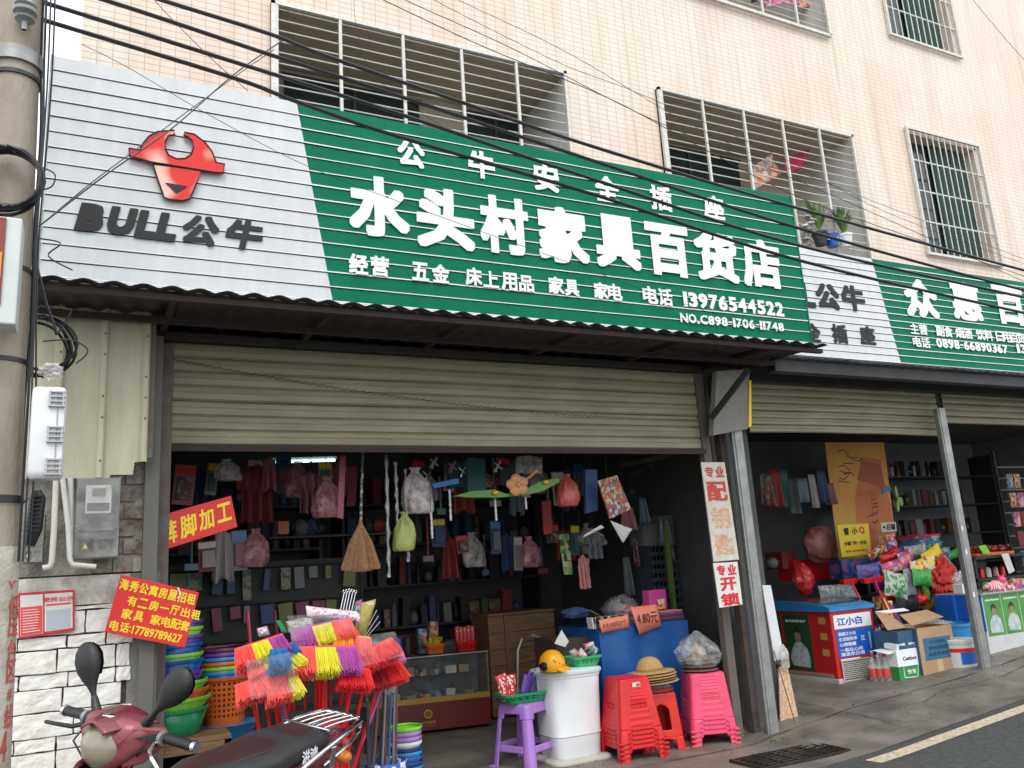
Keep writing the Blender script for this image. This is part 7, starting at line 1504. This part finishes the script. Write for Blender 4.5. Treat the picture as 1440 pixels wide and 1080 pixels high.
# red dustpans on long handles
for i, (px, py, w) in enumerate(((1198, 816, 22), (1230, 814, 30))):
    Y = 6.75-.1*i; A = at(px, py+3, Y); x0, x1 = at(px-w/2, py, Y).x, at(px+w/2, py, Y).x; r = thing('long_dustpan', 'red dustpan head up on a long red handle, %s one above the freezer' % ('left', 'right')[i], 'dustpan', (A.x+.2, Y, rise(7.5)))
    b = MB(); hw = (x1-x0)/2; b.prism([(A.x-hw, Y, A.z+.035), (A.x+hw, Y-.01, A.z+.04), (A.x+hw*.8, Y+.02, A.z-.02), (A.x-hw*.8, Y+.02, A.z-.02)], (0, .06, 0)); b.build('pan', M_red, r, bevel=.004)
    foot = (A.x+.28-.04*i, Y-.12, rise(7.6)+.02); MB().tube([A, foot], .010, 8).build('handle', M_red, r, smooth=True)
for i, (m, nm) in enumerate(((M_orng, 'orange'), (M_yel, 'yellow'), (M_vio, 'violet'), (M_red, 'red'), (M_blue, 'blue'))):
    A = at(1238+4*i, 838+i*3, 6.75); tag(MB().tube([A, Vector((A.x+.10, 6.55, rise(7.6)+.03))], .012, 8).build('broom_stick', m, smooth=True), '%s stick leaning between the freezer and the cartons' % nm, 'stick', 'coloured sticks between freezer and cartons')
wlump('yellow broom fan behind the violet stick', 1244, 846, 1258, 892, 6.8, M_yel, 61, amp=.1)
# cartons and packs on the floor
def gq(px, py): p = gnd(px, py); return p
fl = .02
for i in range(6):
    p = gnd(1240+(i % 3)*9, 962-(i//3)*7); p.z += fl*.5
    bottle('large clear drink bottle with a red wrapper in the floor pack, %s row, %s' % (('front', 'back')[i//3], ('left', 'middle', 'right')[i % 3]), Vector((p.x, p.y+.08, p.z)), .047, .27, film('bottle_film', (.55, .58, .6), .45), M_paper if i % 2 else M_red, 'large drink bottles beside the freezer', mat('red_wrapper', (.6, .06, .06), .4))
for i in range(4):
    p = at(1233+4*i, 905-i*2, 6.7); p.z = max(p.z, .2); bottle('tall clear bottle between the freezer and the cartons, %s from the left' % ORD[i], Vector((p.x, 6.72, rise(p.x)+.18)), .035, .30, film('bottle_film', (.55, .58, .6), .45), M_red if i % 2 else M_ablue, 'tall bottles behind the drink pack')
tag(MB().bb(at(1228, 930, 6.7).x, at(1252, 930, 6.7).x, 6.64, 6.85, rise(7.6)+.02, rise(7.6)+.178).build('bottle_tray', M_cardb, bevel=.004), 'brown tray lifting the tall bottles behind the drink pack', 'tray')
# green and white water carton
Yc = 6.12; a0, a1, z0, z1 = R4(1263, 912, 1298, 959, Yc); z0 = rise(a0)+.03
r = thing('water_carton', 'white and green carton with green lower half beside the drink bottles', 'box', ((a0+a1)/2, Yc, z0))
MB().bb(a0, a1, Yc, Yc+.24, z0+(z1-z0)*.45, z1).build('upper_body', M_lett, r, bevel=.003); M_cg = mat('carton_green', (.02, .24, .06), .5)
MB().bb(a0, a1, Yc, Yc+.24, z0, z0+(z1-z0)*.449).build('lower_body', M_cg, r, bevel=.003)
text('Cestbon', ((a0+a1)/2, Yc-.002, z0+(z1-z0)*.70), (a1-a0)*.55, (z1-z0)*.13, M_lblk, r, 'lettering', bold=.02, depth=.001)
text('怡宝', ((a0+a1)/2, Yc-.004, z0+(z1-z0)*.26), (a1-a0)*.34, (z1-z0)*.15, M_lett, r, 'lettering', bold=.02, depth=.001)
b = MB(); hx_ = (a1-a0)*.3; cx_ = (a0+a1)/2; cz_ = z0+(z1-z0)*.25; b.tube([(cx_-hx_, Yc-.002, cz_-.05), (cx_+hx_*.7, Yc-.002, cz_-.06), (cx_+hx_, Yc-.002, cz_+.06), (cx_-hx_, Yc-.002, cz_+.06), (cx_-hx_, Yc-.002, cz_-.05)], .005, 4); b.build('emblem_outline', M_lett, r)
for sx_ in (-1, 1): MB().prism([(cx_+sx_*.02, Yc+.02, z1+.002), (cx_+sx_*.14, Yc+.02, z1+.002), (cx_+sx_*.15, Yc+.01, z1+.05), (cx_+sx_*.03, Yc+.0, z1+.06)], (0, .15, .01)).build('flap', M_lett, r)
MB().prism([(a0-.10, Yc+.02, z1-.03), (a0-.002, Yc+.02, z1-.02), (a0-.002, Yc+.2, z1+.0), (a0-.10, Yc+.2, z1-.0)], (0, 0, .004)).build('side_flap', M_lett, r)
# large brown carton with blue print
Yb = 6.08; a0, a1, z0, z1 = R4(1294, 880, 1344, 953, Yb); z0 = rise(a0)+.03
r = thing('large_carton', 'large open brown carton with a blue printed square on its front', 'box', ((a0+a1)/2, Yb, z0)); w = a1-a0
MB().bb(a0, a1, Yb, Yb+.006, z0, z1).build('front_wall', M_cardb, r); MB().bb(a0, a1, Yb+.44, Yb+.446, z0, z1).build('back_wall', M_cardb, r); MB().bb(a0, a0+.006, Yb+.0061, Yb+.439, z0, z1).build('left_wall', mat('blue_card_side', (.03, .10, .18), .7, var=.2), r); MB().bb(a1-.006, a1, Yb+.0061, Yb+.439, z0, z1).build('right_wall', M_cardb, r)
MB().bb(a0+.007, a1-.007, Yb+.007, Yb+.438, z0, z0+.2).build('contents', M_cardb, r)
MB().bb(a0+w*.12, a0+w*.90, Yb-.002, Yb-.001, z0+(z1-z0)*.30, z0+(z1-z0)*.77).build('blue_print', mat('print_blue', (.03, .14, .25), .7, var=.2), r)
for k, (s_, wv) in enumerate((('小心轻放', .5), ('请勿倒置', .55), ('食品专用箱', .6))): text(s_, (a0+w*.51, Yb-.0035, z0+(z1-z0)*(.68-.13*k)), w*wv, .035, mat('print_dark_blue', (.01, .05, .12), .7), r, 'lettering', bold=.02, depth=.001)
MB().bb(a0+w*.42, a0+w*.58, Yb-.0012, Yb-.0005, z0, z0+(z1-z0)*.299).build('tape', mat('packing_tape', (.5, .38, .22), .3), r)
MB().prism([(a0-.02, Yb+.03, z1+.03), (a1-.08, Yb+.01, z1+.08), (a1-.08, Yb+.20, z1+.15), (a0+.03, Yb+.2, z1+.13)], (0, .004, -.004)).build('front_flap', M_cardb, r)
MB().prism([(a0-.24, Yb+.15, z1+.0), (a0-.01, Yb+.10, z1+.01), (a0+.02, Yb+.34, z1+.14), (a0-.14, Yb+.36, z1+.17)], (0, .004, -.004)).build('left_flap', M_cardb, r)
MB().prism([(a0-.14, Yb+.36, z1+.175), (a0+.02, Yb+.34, z1+.145), (a1-.1, Yb+.40, z1+.14), (a1-.15, Yb+.43, z1+.17)], (0, .004, -.004)).build('rear_flap', M_lett, r)
MB().prism([(a1-.02, Yb+.05, z1+.0), (a1+.10, Yb+.05, z1+.02), (a1+.07, Yb+.35, z1+.05), (a1-.02, Yb+.35, z1+.0)], (0, .0, -.004)).build('right_flap', M_wbag, r)
MB().box((a0-.12, Yb+.2, z0+(z1-z0)*.6), (.22, .3, (z1-z0)*.72)).build('side_box', mat('blue_card_side', (.03, .10, .18), .7), r, bevel=.003)
# paint bucket
Yk = 6.02; a0, a1, z0, z1 = R4(1343, 898, 1376, 945, Yk); z0 = rise(a0)+.03; c = Vector(((a0+a1)/2, Yk+.1, z0)); rr = (a1-a0)/2; h = z1-z0
r = thing('paint_bucket', 'white bucket with a red band and blue label at the foot of the second post', 'bucket', c)
M_bk = mat('bucket_white', (.6, .6, .58), .4, var=.15)
MB().shell(c, [(0, rr*.90, rr*.90), (h*.9, rr, rr)], 2, 32, cap0=True).build('body', M_bk, r, smooth=True); MB().shell(c, [(h*.86, rr*1.03, rr*1.03), (h*.97, rr*1.06, rr*1.06), (h, rr*1.0, rr*1.0), (h*.99, .001, .001)], 2, 32).build('lid', M_bk, r, smooth=True)
MB().shell(c, [(h*.56, rr*.975, rr*.975), (h*.70, rr*.99, rr*.99)], 2, 32).build('red_band', M_red, r, smooth=True); MB().shell(c, [(h*.12, rr*.925, rr*.925), (h*.555, rr*.972, rr*.972)], 2, 32, lambda a, z: 'b' if -2.4 < ((a+PI) % (2*PI))-PI < -.3 else None, 'b').build('blue_label', M_ablue, r, smooth=True)
Yk = 6.25; a0, a1, z0, z1 = R4(1338, 876, 1368, 902, Yk); c = Vector(((a0+a1)/2, Yk+.1, rise(a0)+.03)); rr = (a1-a0)/2
r = thing('blue_tub', 'blue plastic tub behind the white bucket by the second post', 'tub', c); MB().shell(c, [(0, rr*.8, rr*.8), (z1-c.z-.03, rr, rr), (z1-c.z-.03, rr*1.08, rr*1.08), (z1-c.z, rr*1.08, rr*1.08), (z1-c.z, rr*.95, rr*.95), (.1, rr*.8, rr*.8)], 2, 30, cap0=True).build('body', M_lblue, r, smooth=True)
box_px('blue printed box behind the second post above the blue tub', 1342, 836, 1374, 872, 6.5, .25, M_ablue)
tag(MB().bb(at(1342, 850, 6.5).x, at(1374, 850, 6.5).x, 6.5, 6.75, rise(9), at(1358, 873, 6.5).z-.001).build('low_stand', M_dark), 'dark stand under the blue printed box by the second post', 'stand')
wlump('bundle of clear cups on the blue printed box', 1342, 804, 1362, 834, 6.6, M_sky_bag, 70, name='cup_bundle', cat='cups')
# white counter with green posters at the right
cx0_, cx1_ = at(1384, 870, 6.2).x, at(1384, 870, 6.2).x+2.2; zc0 = rise(cx0_)+.02; zc1 = at(1410, 833, 6.2).z
r = thing('poster_counter', 'white counter with green portrait posters at the right edge of the photo', 'counter', ((cx0_+cx1_)/2, 6.2, zc0))
MB().bb(cx0_, cx1_, 6.2, 6.7, zc0, zc1).build('body', mat('counter_white', (.55, .56, .56), .5, var=.12), r, bevel=.004)
MB().bb(cx0_-.014, cx0_+.0, 6.19, 6.7, zc0+.25, zc1).build('side_panel', M_ablue, r); MB().bb(cx0_-.02, cx1_, 6.17, 6.72, zc1+.001, zc1+.012).build('top', mat('glass_top', (.4, .45, .45), .1), r)
pw = (at(1412, 870, 6.2).x-at(1387, 870, 6.2).x)
for k in range(5): portrait(r, (cx0_+.03+pw*1.04*k, 6.2, zc0+(zc1-zc0)*.30), (1, 0, 0), (0, 0, 1), pw, (zc1-zc0)*.68, (0, -1, 0), M_pgreen, 'canteen')
# striped pink toy
p = at(1400, 818, 6.35); p.z = zc1+.05; r = thing('striped_toy', 'pink and white striped plush animal lying on the poster counter', 'plush toy', p)
M_stripe = print_mat('stripe_pink', [(.75,.18,.25), (.7,.55,.55), (.8,.2,.28), (.72,.6,.6)], 1)
ms = bpy.data.materials.new('pink_stripes'); ms.use_nodes = True; t = ms.node_tree; wv = t.nodes.new('ShaderNodeTexWave'); wv.inputs['Scale'].default_value = 9; tc = t.nodes.new('ShaderNodeTexCoord'); t.links.new(tc.outputs['Object'], wv.inputs['Vector']); rr_ = t.nodes.new('ShaderNodeValToRGB'); rr_.color_ramp.interpolation = 'CONSTANT'; rr_.color_ramp.elements[0].color = (.8, .62, .62, 1); rr_.color_ramp.elements[1].position = .5; rr_.color_ramp.elements[1].color = (.75, .08, .14, 1); t.links.new(wv.outputs[0], rr_.inputs[0]); t.links.new(rr_.outputs[0], t.nodes['Principled BSDF'].inputs['Base Color']); t.nodes['Principled BSDF'].inputs['Roughness'].default_value = .9
MB().tube([p+Vector((-.17, 0, .03)), p+Vector((-.12, 0, .01)), p+Vector((0, 0, .02)), p+Vector((.10, 0, .03)), p+Vector((.15, 0, .03))], [.025, .05, .055, .05, .02], 14).build('body', ms, r, smooth=True)
MB().blob(p+Vector((.07, -.03, .08)), (.055, .045, .045), .05, 2, 16, 12).build('head', M_pink, r, smooth=True)
for s_ in (-1, 1): MB().blob(p+Vector((.07+s_*.035, -.03, .12)), (.014, .01, .016), .05, 2, 8, 6).build('ear', M_pink, r, smooth=True); MB().tube([p+Vector((.05+s_*.08, -.03, .0)), p+Vector((.10+s_*.10, -.09, -.03))], [.022, .016], 8).build('leg', ms, r, smooth=True)
for i in range(9):
    x = cx0_+.12+.17*i; 
    if i in (1, 2): continue
    tag(MB().box((x, 6.5, zc1+.0135+.05), (.12, .12, .10-.02*(i % 2)), .1*i).build('goods_box', [M_paper, M_goods[0], M_goods[3], M_goods[2]][i % 4], bevel=.003), 'small goods box on the poster counter, %s from the left' % ORD[i], 'box', 'boxes on the poster counter')
# upper stand of red fruit trays
zt2 = at(1410, 780, 6.9).z; r = thing('tray_stand', 'dark stand with a red tray of fruit behind the poster counter', 'stand', (cx0_+.5, 7.0, rise(9)))
tx = at(1370, 780, 6.9).x
MB().bb(tx, tx+2, 6.9, 7.4, zt2-.03, zt2).bb(tx, tx+2, 6.9, 7.4, zt2-.30, zt2-.27).build('shelf_board', M_dark, r)
for x in (tx+.02, tx+1.9): MB().bb(x-.02, x+.02, 6.92, 7.38, rise(9), zt2-.031).build('upright', M_dark, r)
MB().bb(tx+.1, tx+.85, 6.93, 7.2, zt2+.001, zt2+.04).build('red_tray', M_orng, r, bevel=.004)
random.seed(77); b = MB()
for i in range(60): b.blob((tx+.14+random.random()*.68, 6.96+random.random()*.22, zt2+.06+random.random()*.05), (.028, .028, .026), .1, i, 8, 6)
b.build('fruit', mat('dark_red_fruit', (.35, .05, .03), .4, var=.5, vscale=8), r, kind='stuff', smooth=True)
r2_, P_ = quad_board('price_slip', 'white paper slip hanging from the fruit stand', 'paper', ((1408, 779), (1418, 778), (1427, 803), (1419, 807)), 6.85, .001, M_paper)
tag(MB().prism([at(1376, 768, 6.88), at(1386, 766, 6.88), at(1393, 778, 6.88), at(1383, 779, 6.88)], (0, .01, 0)).build('green_pack', M_lime), 'green and white pack leaning at the left of the fruit stand', 'packet')
for i in range(6):
    p = at(1372+10*i, 815, 7.0); p.z = zt2-.269; tag(MB().shell(Vector((p.x, 7.1, p.z)), [(0, .035, .035), (.10, .035, .035), (.12, .02, .02)], 2, 14, cap0=True, cap1=True).build('jar', [M_paper, M_goods[0], M_red, M_paper, M_goods[3], M_red][i], smooth=True), 'jar on the lower board of the fruit stand, %s from the left' % ORD[i], 'jar', 'jars under the fruit trays')
# bottles on deep shelves at the right
xq0, xq1 = at(1340, 700, 8.6).x, at(1340, 700, 8.6).x+1.1
shelf_unit('dark shelf of bottles and goods deep in the second shop', 10.0, 13.3, 8.7, .4, (rise(9)+.6, 1.15, 1.6, 2.05, 2.5), M_dark, [mat('dim_grey2', (.07, .07, .07), .5), mat('bottle_dark', (.03, .03, .035), .15), M_dark, mat('dim_red2', (.11, .02, .02), .5), mat('pale_grey_bottle', (.2, .2, .2), .3), mat('bottle_amber', (.10, .05, .02), .2)], 12, 'stock on the deep shelf of the second shop, %s board up, %s from the left', 'stock on the deep shelf of the second shop', hmax=.24)  # stock colours darkened, with the deep shelf's shade painted in
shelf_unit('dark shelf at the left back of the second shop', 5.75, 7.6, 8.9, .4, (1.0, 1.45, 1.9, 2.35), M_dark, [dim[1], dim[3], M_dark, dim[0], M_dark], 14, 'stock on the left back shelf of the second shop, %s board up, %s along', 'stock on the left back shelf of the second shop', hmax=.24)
for j in range(5):
    for i in range(2):
        x0 = at(1424, 700, 7.2).x+.16*i; z = 2.25-.26*j; tag(MB().box((x0, 7.2, z), (.13, .03, .2)).build('snack_pack', [M_goods[1], M_goods[0], M_goods[3], dim[2], M_goods[1]][(j+i) % 5], bevel=.003), 'hanging snack pack at the right edge, %s row down, %s' % (ORD[j], ('left', 'right')[i]), 'packet', 'snack packs hanging at the right edge')
r = thing('strip_rack', 'pale rack with cross strips behind the snack packs at the right edge', 'rack', (at(1425, 700, 7.4).x, 7.4, rise(10)))
for j in range(12): MB().bb(at(1408, 700, 7.4).x, at(1408, 700, 7.4).x+.9, 7.38, 7.40, .7+.16*j, .72+.16*j).build('strip', mat('dim_cream', (.2, .19, .15), .6), r)
MB().bb(at(1408, 700, 7.4).x, at(1408, 700, 7.4).x+.03, 7.401, 7.43, rise(10), 2.7).build('upright', M_dark, r)
# litter by the drain
p = gnd(1140, 1036); tag(MB().blob(p+Vector((0, 0, .012)), (.06, .03, .012), .5, 3).build('litter', M_lett, smooth=True), 'crumpled white litter in the dark hollow by the drain grate', 'litter')
p = gnd(1155, 1040); tag(MB().blob(p+Vector((0, 0, .012)), (.03, .02, .01), .5, 5).build('litter', M_lett, smooth=True), 'smaller white scrap right of the crumpled litter by the drain', 'litter')
p = gnd(1312, 993); tag(MB().blob(p+Vector((0, 0, .006)), (.03, .015, .004), .5, 6).build('litter', M_lett, smooth=True), 'tiny white scrap lying alone on the pavement', 'litter')

# ------------------------------------------------------------ red scooter in front of the block wall
M_mar = mat('maroon_paint', (.13, .012, .022), .25, .25, col2=(.18, .035, .045), var=1, vscale=4, coat=.5); M_mar2 = mat('dusty_rose_paint', (.21, .035, .05), .38, .2, col2=(.30, .10, .11), var=1, vscale=5, coat=.15)
M_seat = mat('seat_black', (.028, .028, .03), .55, var=.35, vscale=4, bump=.2, bscale=120); M_seatr = mat('seat_top_red_brown', (.04, .016, .017), .5, var=.3, bump=.2, bscale=120)
M_head = mat('dusty_headlight', (.30, .27, .20), .22, col2=(.20, .175, .125), var=1, vscale=6, coat=.3)
fdir = Vector((-.79, -.61, 0)).normalized(); ang_s = math.atan2(fdir.y, fdir.x)
SC = thing('scooter', 'maroon scooter parked at the lower left with black mirrors and a chrome rear rack', 'scooter', (.32, 3.757, .015))
SC.rotation_mode = 'ZYX'; SC.rotation_euler = (math.radians(-9.5), 0, 0)
SC.rotation_mode = 'XYZ'; SC.rotation_euler = (Matrix.Rotation(ang_s, 3, 'Z') @ Matrix.Rotation(math.radians(-9.5), 3, 'X')).to_euler('XYZ')
def loft(secs, n=28, e=2.6, mi=0, b=None):
    b = b or MB(); vs = []; fs = []
    for (x, cy, cz, hy, hz) in secs:
        for k in range(n): a, c = squir(2*PI*k/n, e); vs.append((x, cy+a*hy, cz+c*hz))
    for i in range(len(secs)-1):
        for k in range(n): k2 = (k+1) % n; fs.append((i*n+k, i*n+k2, (i+1)*n+k2, (i+1)*n+k))
    fs.append(tuple(range(n))); fs.append(tuple((len(secs)-1)*n+k for k in range(n))[::-1]); b.add(vs, fs, mi); return b
L = dict(local=True)
loft([(.33, 0, 1.045, .09, .02), (.345, 0, 1.045, .14, .04), (.38, 0, 1.04, .15, .055), (.41, 0, 1.03, .135, .070), (.44, 0, 1.01, .105, .080), (.46, 0, .995, .07, .06), (.47, 0, .99, .02, .02)], e=3.4).build('front_cowl', M_mar2, SC, smooth=True, sang=60, **L)
MB().blob((.415, 0, 1.0), (.078, .098, .084), .02, 2, 32, 22).build('headlight', M_head, SC, smooth=True, **L)
q = MB(); q.sheet(lambda u, v: Vector((.335+.155*u, (v-.5)*2*(.14-.085*u), 1.108-.004*u-.024*u*u-.028*(2*abs(v-.5))**1.5)), 12, 14); q.build('cowl_top', M_mar, SC, smooth=True, solid=-.006, **L)
MB().blob((.43, 0, 1.098), (.018, .028, .006), .0, 2, 16, 8).build('emblem', M_chrome, SC, smooth=True, **L)
for s_ in (-1, 1):
    MB().prism([(.46, s_*.090, 1.03), (.42, s_*.12, 1.08), (.335, s_*.185, 1.07), (.34, s_*.185, 1.01), (.38, s_*.14, .955), (.43, s_*.098, .94)], (-.02, -s_*.03, 0)).build('cowl_wing', M_mar2, SC, bevel=.008, **L)
    MB().prism([(.42, s_*.128, 1.045), (.355, s_*.182, 1.06), (.37, s_*.172, 1.03)], (.004, s_*.004, .002)).build('indicator_slot', M_dark, SC, **L)
    MB().tube([(.36, s_*.10, 1.04), (.355, s_*.20, 1.045)], .013, 10).build('handlebar', M_chrome, SC, smooth=True, **L)
    MB().tube([(.355, s_*.195, 1.045), (.35, s_*.205, 1.045), (.345, s_*.32, 1.04)], [.017, .0185, .0175], 14).build('grip', M_black, SC, smooth=True, **L)
    MB().tube([(.345, s_*.32, 1.04), (.344, s_*.335, 1.04)], .020, 14).build('grip_end', M_chrome, SC, smooth=True, **L)
    MB().tube([(.36, s_*.185, 1.045), (.36, s_*.20, 1.045)], .024, 12).build('switch_housing', M_steel, SC, smooth=True, **L)
    MB().tube([(.37, s_*.17, 1.03), (.41, s_*.19, 1.01), (.43, s_*.24, .995), (.435, s_*.29, .96), (.425, s_*.315, .91), (.42, s_*.315, .90)] if s_ > 0 else [(.37, s_*.17, 1.03), (.41, s_*.20, 1.02), (.425, s_*.26, 1.02), (.41, s_*.34, 1.01)], [.009, .008, .0075, .007, .007, .009][:6 if s_ > 0 else 4], 8).build('brake_lever', M_chrome if s_ > 0 else M_black, SC, smooth=True, **L)
    # mirror: boot, stalk, teardrop shell with glass
    d = Vector((-.05, s_*(.50 if s_ < 0 else .62), .80)).normalized(); B0 = Vector((.38, s_*.12, 1.075)); 
    mr_ = MB().tube([B0-d*.02, B0+d*.03, B0+d*.06], [.020, .015, .011], 12).build('mirror_boot', M_black, SC, smooth=True, **L)
    sec = [(.03, .007, .007), (.075, .010, .009), (.10, .020, .013), (.13, .038, .020), (.165, .053, .026), (.20, .056, .027), (.23, .048, .022), (.252, .028, .014), (.26, .004, .004)]
    wv_ = Vector((0, 1, 0)) - d*d.y; wv_.normalize(); tv = d.cross(wv_); vs = []; n = 20; b = MB()
    for (t_, hw_, ht_) in sec:
        for k in range(n): a, c = squir(2*PI*k/n, 2.3); vs.append(B0+d*t_+wv_*a*hw_+tv*c*ht_)
    fs = [(i*n+k, i*n+(k+1) % n, (i+1)*n+(k+1) % n, (i+1)*n+k) for i in range(len(sec)-1) for k in range(n)]; b.add(vs, fs)
    mo = b.build('mirror', mat('mirror_shell', (.010, .010, .011), .5, var=.3, bump=.15, bscale=90), SC, smooth=True, **L)
    vs = [B0+d*t_+wv_*s2*hw_*.85+tv*(.0) - Vector((ht_+.0015, 0, 0)) for (t_, hw_, ht_) in sec[3:8] for s2 in (-1, 1)]
    MB().add(vs, [(2*i, 2*i+1, 2*i+3, 2*i+2) for i in range(4)]).build('mirror_glass', M_chrome, mo, **L)
# windscreen stem / leg shield / front apron
loft([(.40, 0, .93, .05, .05), (.44, 0, .93, .06, .05)]).build('steering_neck', M_black, SC, smooth=True, **L)
q = MB(); q.sheet(lambda u, v: Vector((.50+.16*math.sin(v*PI*.6)-.35*(2*abs(u-.5))**2*.35+.0, (u-.5)*2*(.10+.13*v), .93-.52*v)), 20, 14); q.build('front_apron', M_mar, SC, smooth=True, solid=.02, **L)
for s_ in (-1, 1): MB().tube([(.56, s_*.05, .93), (.62, s_*.075, .80), (.66, s_*.09, .60)], [.006, .01, .006], 6).build('apron_trim', M_chrome if s_ > 0 else M_mar2, SC, smooth=True, **L)
MB().box((.565, -.10, .895), (.02, .05, .03), None).build('plate_clip', M_chrome, SC, bevel=.004, **L)
q = MB(); q.sheet(lambda u, v: Vector((.38-.04*v, (u-.5)*2*(.13+.09*v), .93-.60*v)), 10, 8); q.build('leg_shield', M_black, SC, smooth=True, solid=.012, **L)
loft([(.36, 0, .30, .17, .04), (.2, 0, .29, .17, .045), (.02, 0, .31, .16, .05)], e=5).build('floorboard', M_black, SC, smooth=True, **L)
loft([(.10, 0, .55, .10, .24), (0, 0, .56, .13, .22), (-.3, 0, .60, .15, .17), (-.6, 0, .68, .13, .12), (-.85, 0, .76, .08, .06), (-.92, 0, .78, .03, .03)], e=3).build('side_body', M_mar, SC, smooth=True, **L)
loft([(.12, 0, .75, .05, .02), (.09, 0, .765, .10, .045), (-.05, 0, .78, .14, .06), (-.3, 0, .79, .155, .055), (-.45, 0, .81, .15, .06), (-.6, 0, .815, .14, .055), (-.70, 0, .815, .10, .04), (-.76, 0, .815, .03, .02)], e=3.2).build('seat', M_seat, SC, smooth=True, **L)
loft([(.04, 0, .822, .04, .010), (-.1, 0, .835, .09, .012), (-.35, 0, .843, .10, .012), (-.50, 0, .862, .10, .012), (-.62, 0, .862, .07, .010), (-.66, 0, .856, .03, .006)], e=2.6).build('seat_cover_panel', M_seatr, SC, smooth=True, **L)
text('洪迪', (-.50, .157, .80), .10, .055, M_lett, SC, 'seat_lettering', ux=(-1, 0, .10), uy=(.1, 0, 1), bold=.02, depth=.002, local=True)
for s_ in (-1, 1):
    MB().tube([(-.30, s_*.165, .70), (-.42, s_*.175, .755), (-.55, s_*.175, .80), (-.76, s_*.155, .845), (-.90, s_*.12, .86), (-.93, s_*.05, .862), (-.93, 0, .862)], .0115, 10).build('grab_rail', M_chrome, SC, smooth=True, **L)
    MB().tube([(-.58, s_*.17, .74), (-.80, s_*.15, .79), (-.92, s_*.11, .82), (-.92, s_*.10, .855)], .009, 8).build('lower_rail', M_chrome, SC, smooth=True, **L)
    MB().box((-.64, s_*.172, .765), (.035, .012, .09)).build('rail_bracket', M_chrome, SC, bevel=.004, **L)
for k, y in enumerate((-.09, -.045, 0, .045, .09)): MB().tube([(-.66, y, .868), (-.76, y, .872), (-.925, y, .868)], .0065, 8).build('rack_bar', M_chrome, SC, smooth=True, **L)
MB().tube([(-.66, -.12, .864), (-.66, .12, .864)], .007, 8).build('rack_cross_bar', M_chrome, SC, smooth=True, **L)
MB().blob((-.86, 0, .76), (.06, .10, .045), .02, 1, 20, 14).build('tail_light', mat('tail_red', (.5, .01, .01), .12, coat=.5), SC, smooth=True, **L)
for s_ in (-1, 1): MB().blob((-.80, s_*.12, .72), (.04, .035, .03), .02, 1, 14, 10).build('rear_indicator', mat('tail_orange', (.7, .18, .01), .15, coat=.5), SC, smooth=True, **L)
for nm, x in (('front_wheel', .68), ('rear_wheel', -.60)):
    w_ = bpy.data.objects.new(nm, None); COL.objects.link(w_); w_.parent = SC; w_['_b'] = (0, 0, 0)
    b = MB(); torus(b, (x, 0, .245), .20, .045, (0, 1, 0), 36); b.build('tyre', M_black, w_, smooth=True, **L)
    b = MB(); torus(b, (x, 0, .245), .155, .014, (0, 1, 0), 30)
    for k in range(5): a = 2*PI*k/5; b.bar((x, 0, .245), (x+.15*math.cos(a), 0, .245+.15*math.sin(a)), .03, .03)
    b.build('rim', M_steel, w_, smooth=False, **L)
for s_ in (-1, 1): MB().tube([(.50, s_*.06, .75), (.68, s_*.07, .245)], .018, 8).build('fork_leg', M_steel, SC, smooth=True, **L)
q = MB(); q.sheet(lambda u, v: Vector((.68+.265*math.cos(.3+2.1*u), (v-.5)*.13, .245+.265*math.sin(.3+2.1*u))), 14, 6); q.build('front_fender', M_mar, SC, smooth=True, solid=.006, **L)
for k, pts_ in enumerate((((.36, .19, 1.03), (.40, .14, 1.00), (.40, .08, .93), (.42, .05, .85)), ((.36, -.18, 1.03), (.42, -.17, .98), (.42, -.09, .92), (.43, -.04, .85)), ((.35, .17, 1.05), (.36, .10, .97), (.38, .06, .90)))): MB().tube(pts_, .004, 6).build('control_cable', M_black, SC, smooth=True, **L)
for y in (-.16, .16):
    for x_, z_ in ((-.05, .66), (-.35, .70), (-.62, .74)): MB().blob((x_, y*.98, z_), (.007, .004, .007), 0, 1, 8, 6).build('screw', M_chrome, SC, smooth=True, **L)
MB().tube([(.0, .151, .60), (-.3, .170, .64), (-.7, .130, .72)], .003, 6).build('panel_seam', M_black, SC, **L)
MB().tube([(-.1, .16, .28), (-.05, .26, .02)], .010, 8).build('side_stand', M_dark, SC, smooth=True, **L)
MB().tube([(-.2, -.14, .25), (-.5, -.17, .30), (-.85, -.18, .38)], [.02, .045, .045], 12).build('exhaust', M_steel, SC, smooth=True, **L)
loft([(-.25, .09, .28, .05, .09), (-.5, .10, .26, .06, .08), (-.68, .09, .245, .05, .06)]).build('engine_case', M_dark, SC, smooth=True, **L)

for o in bpy.data.objects:
    if '_b' in o: del o['_b']
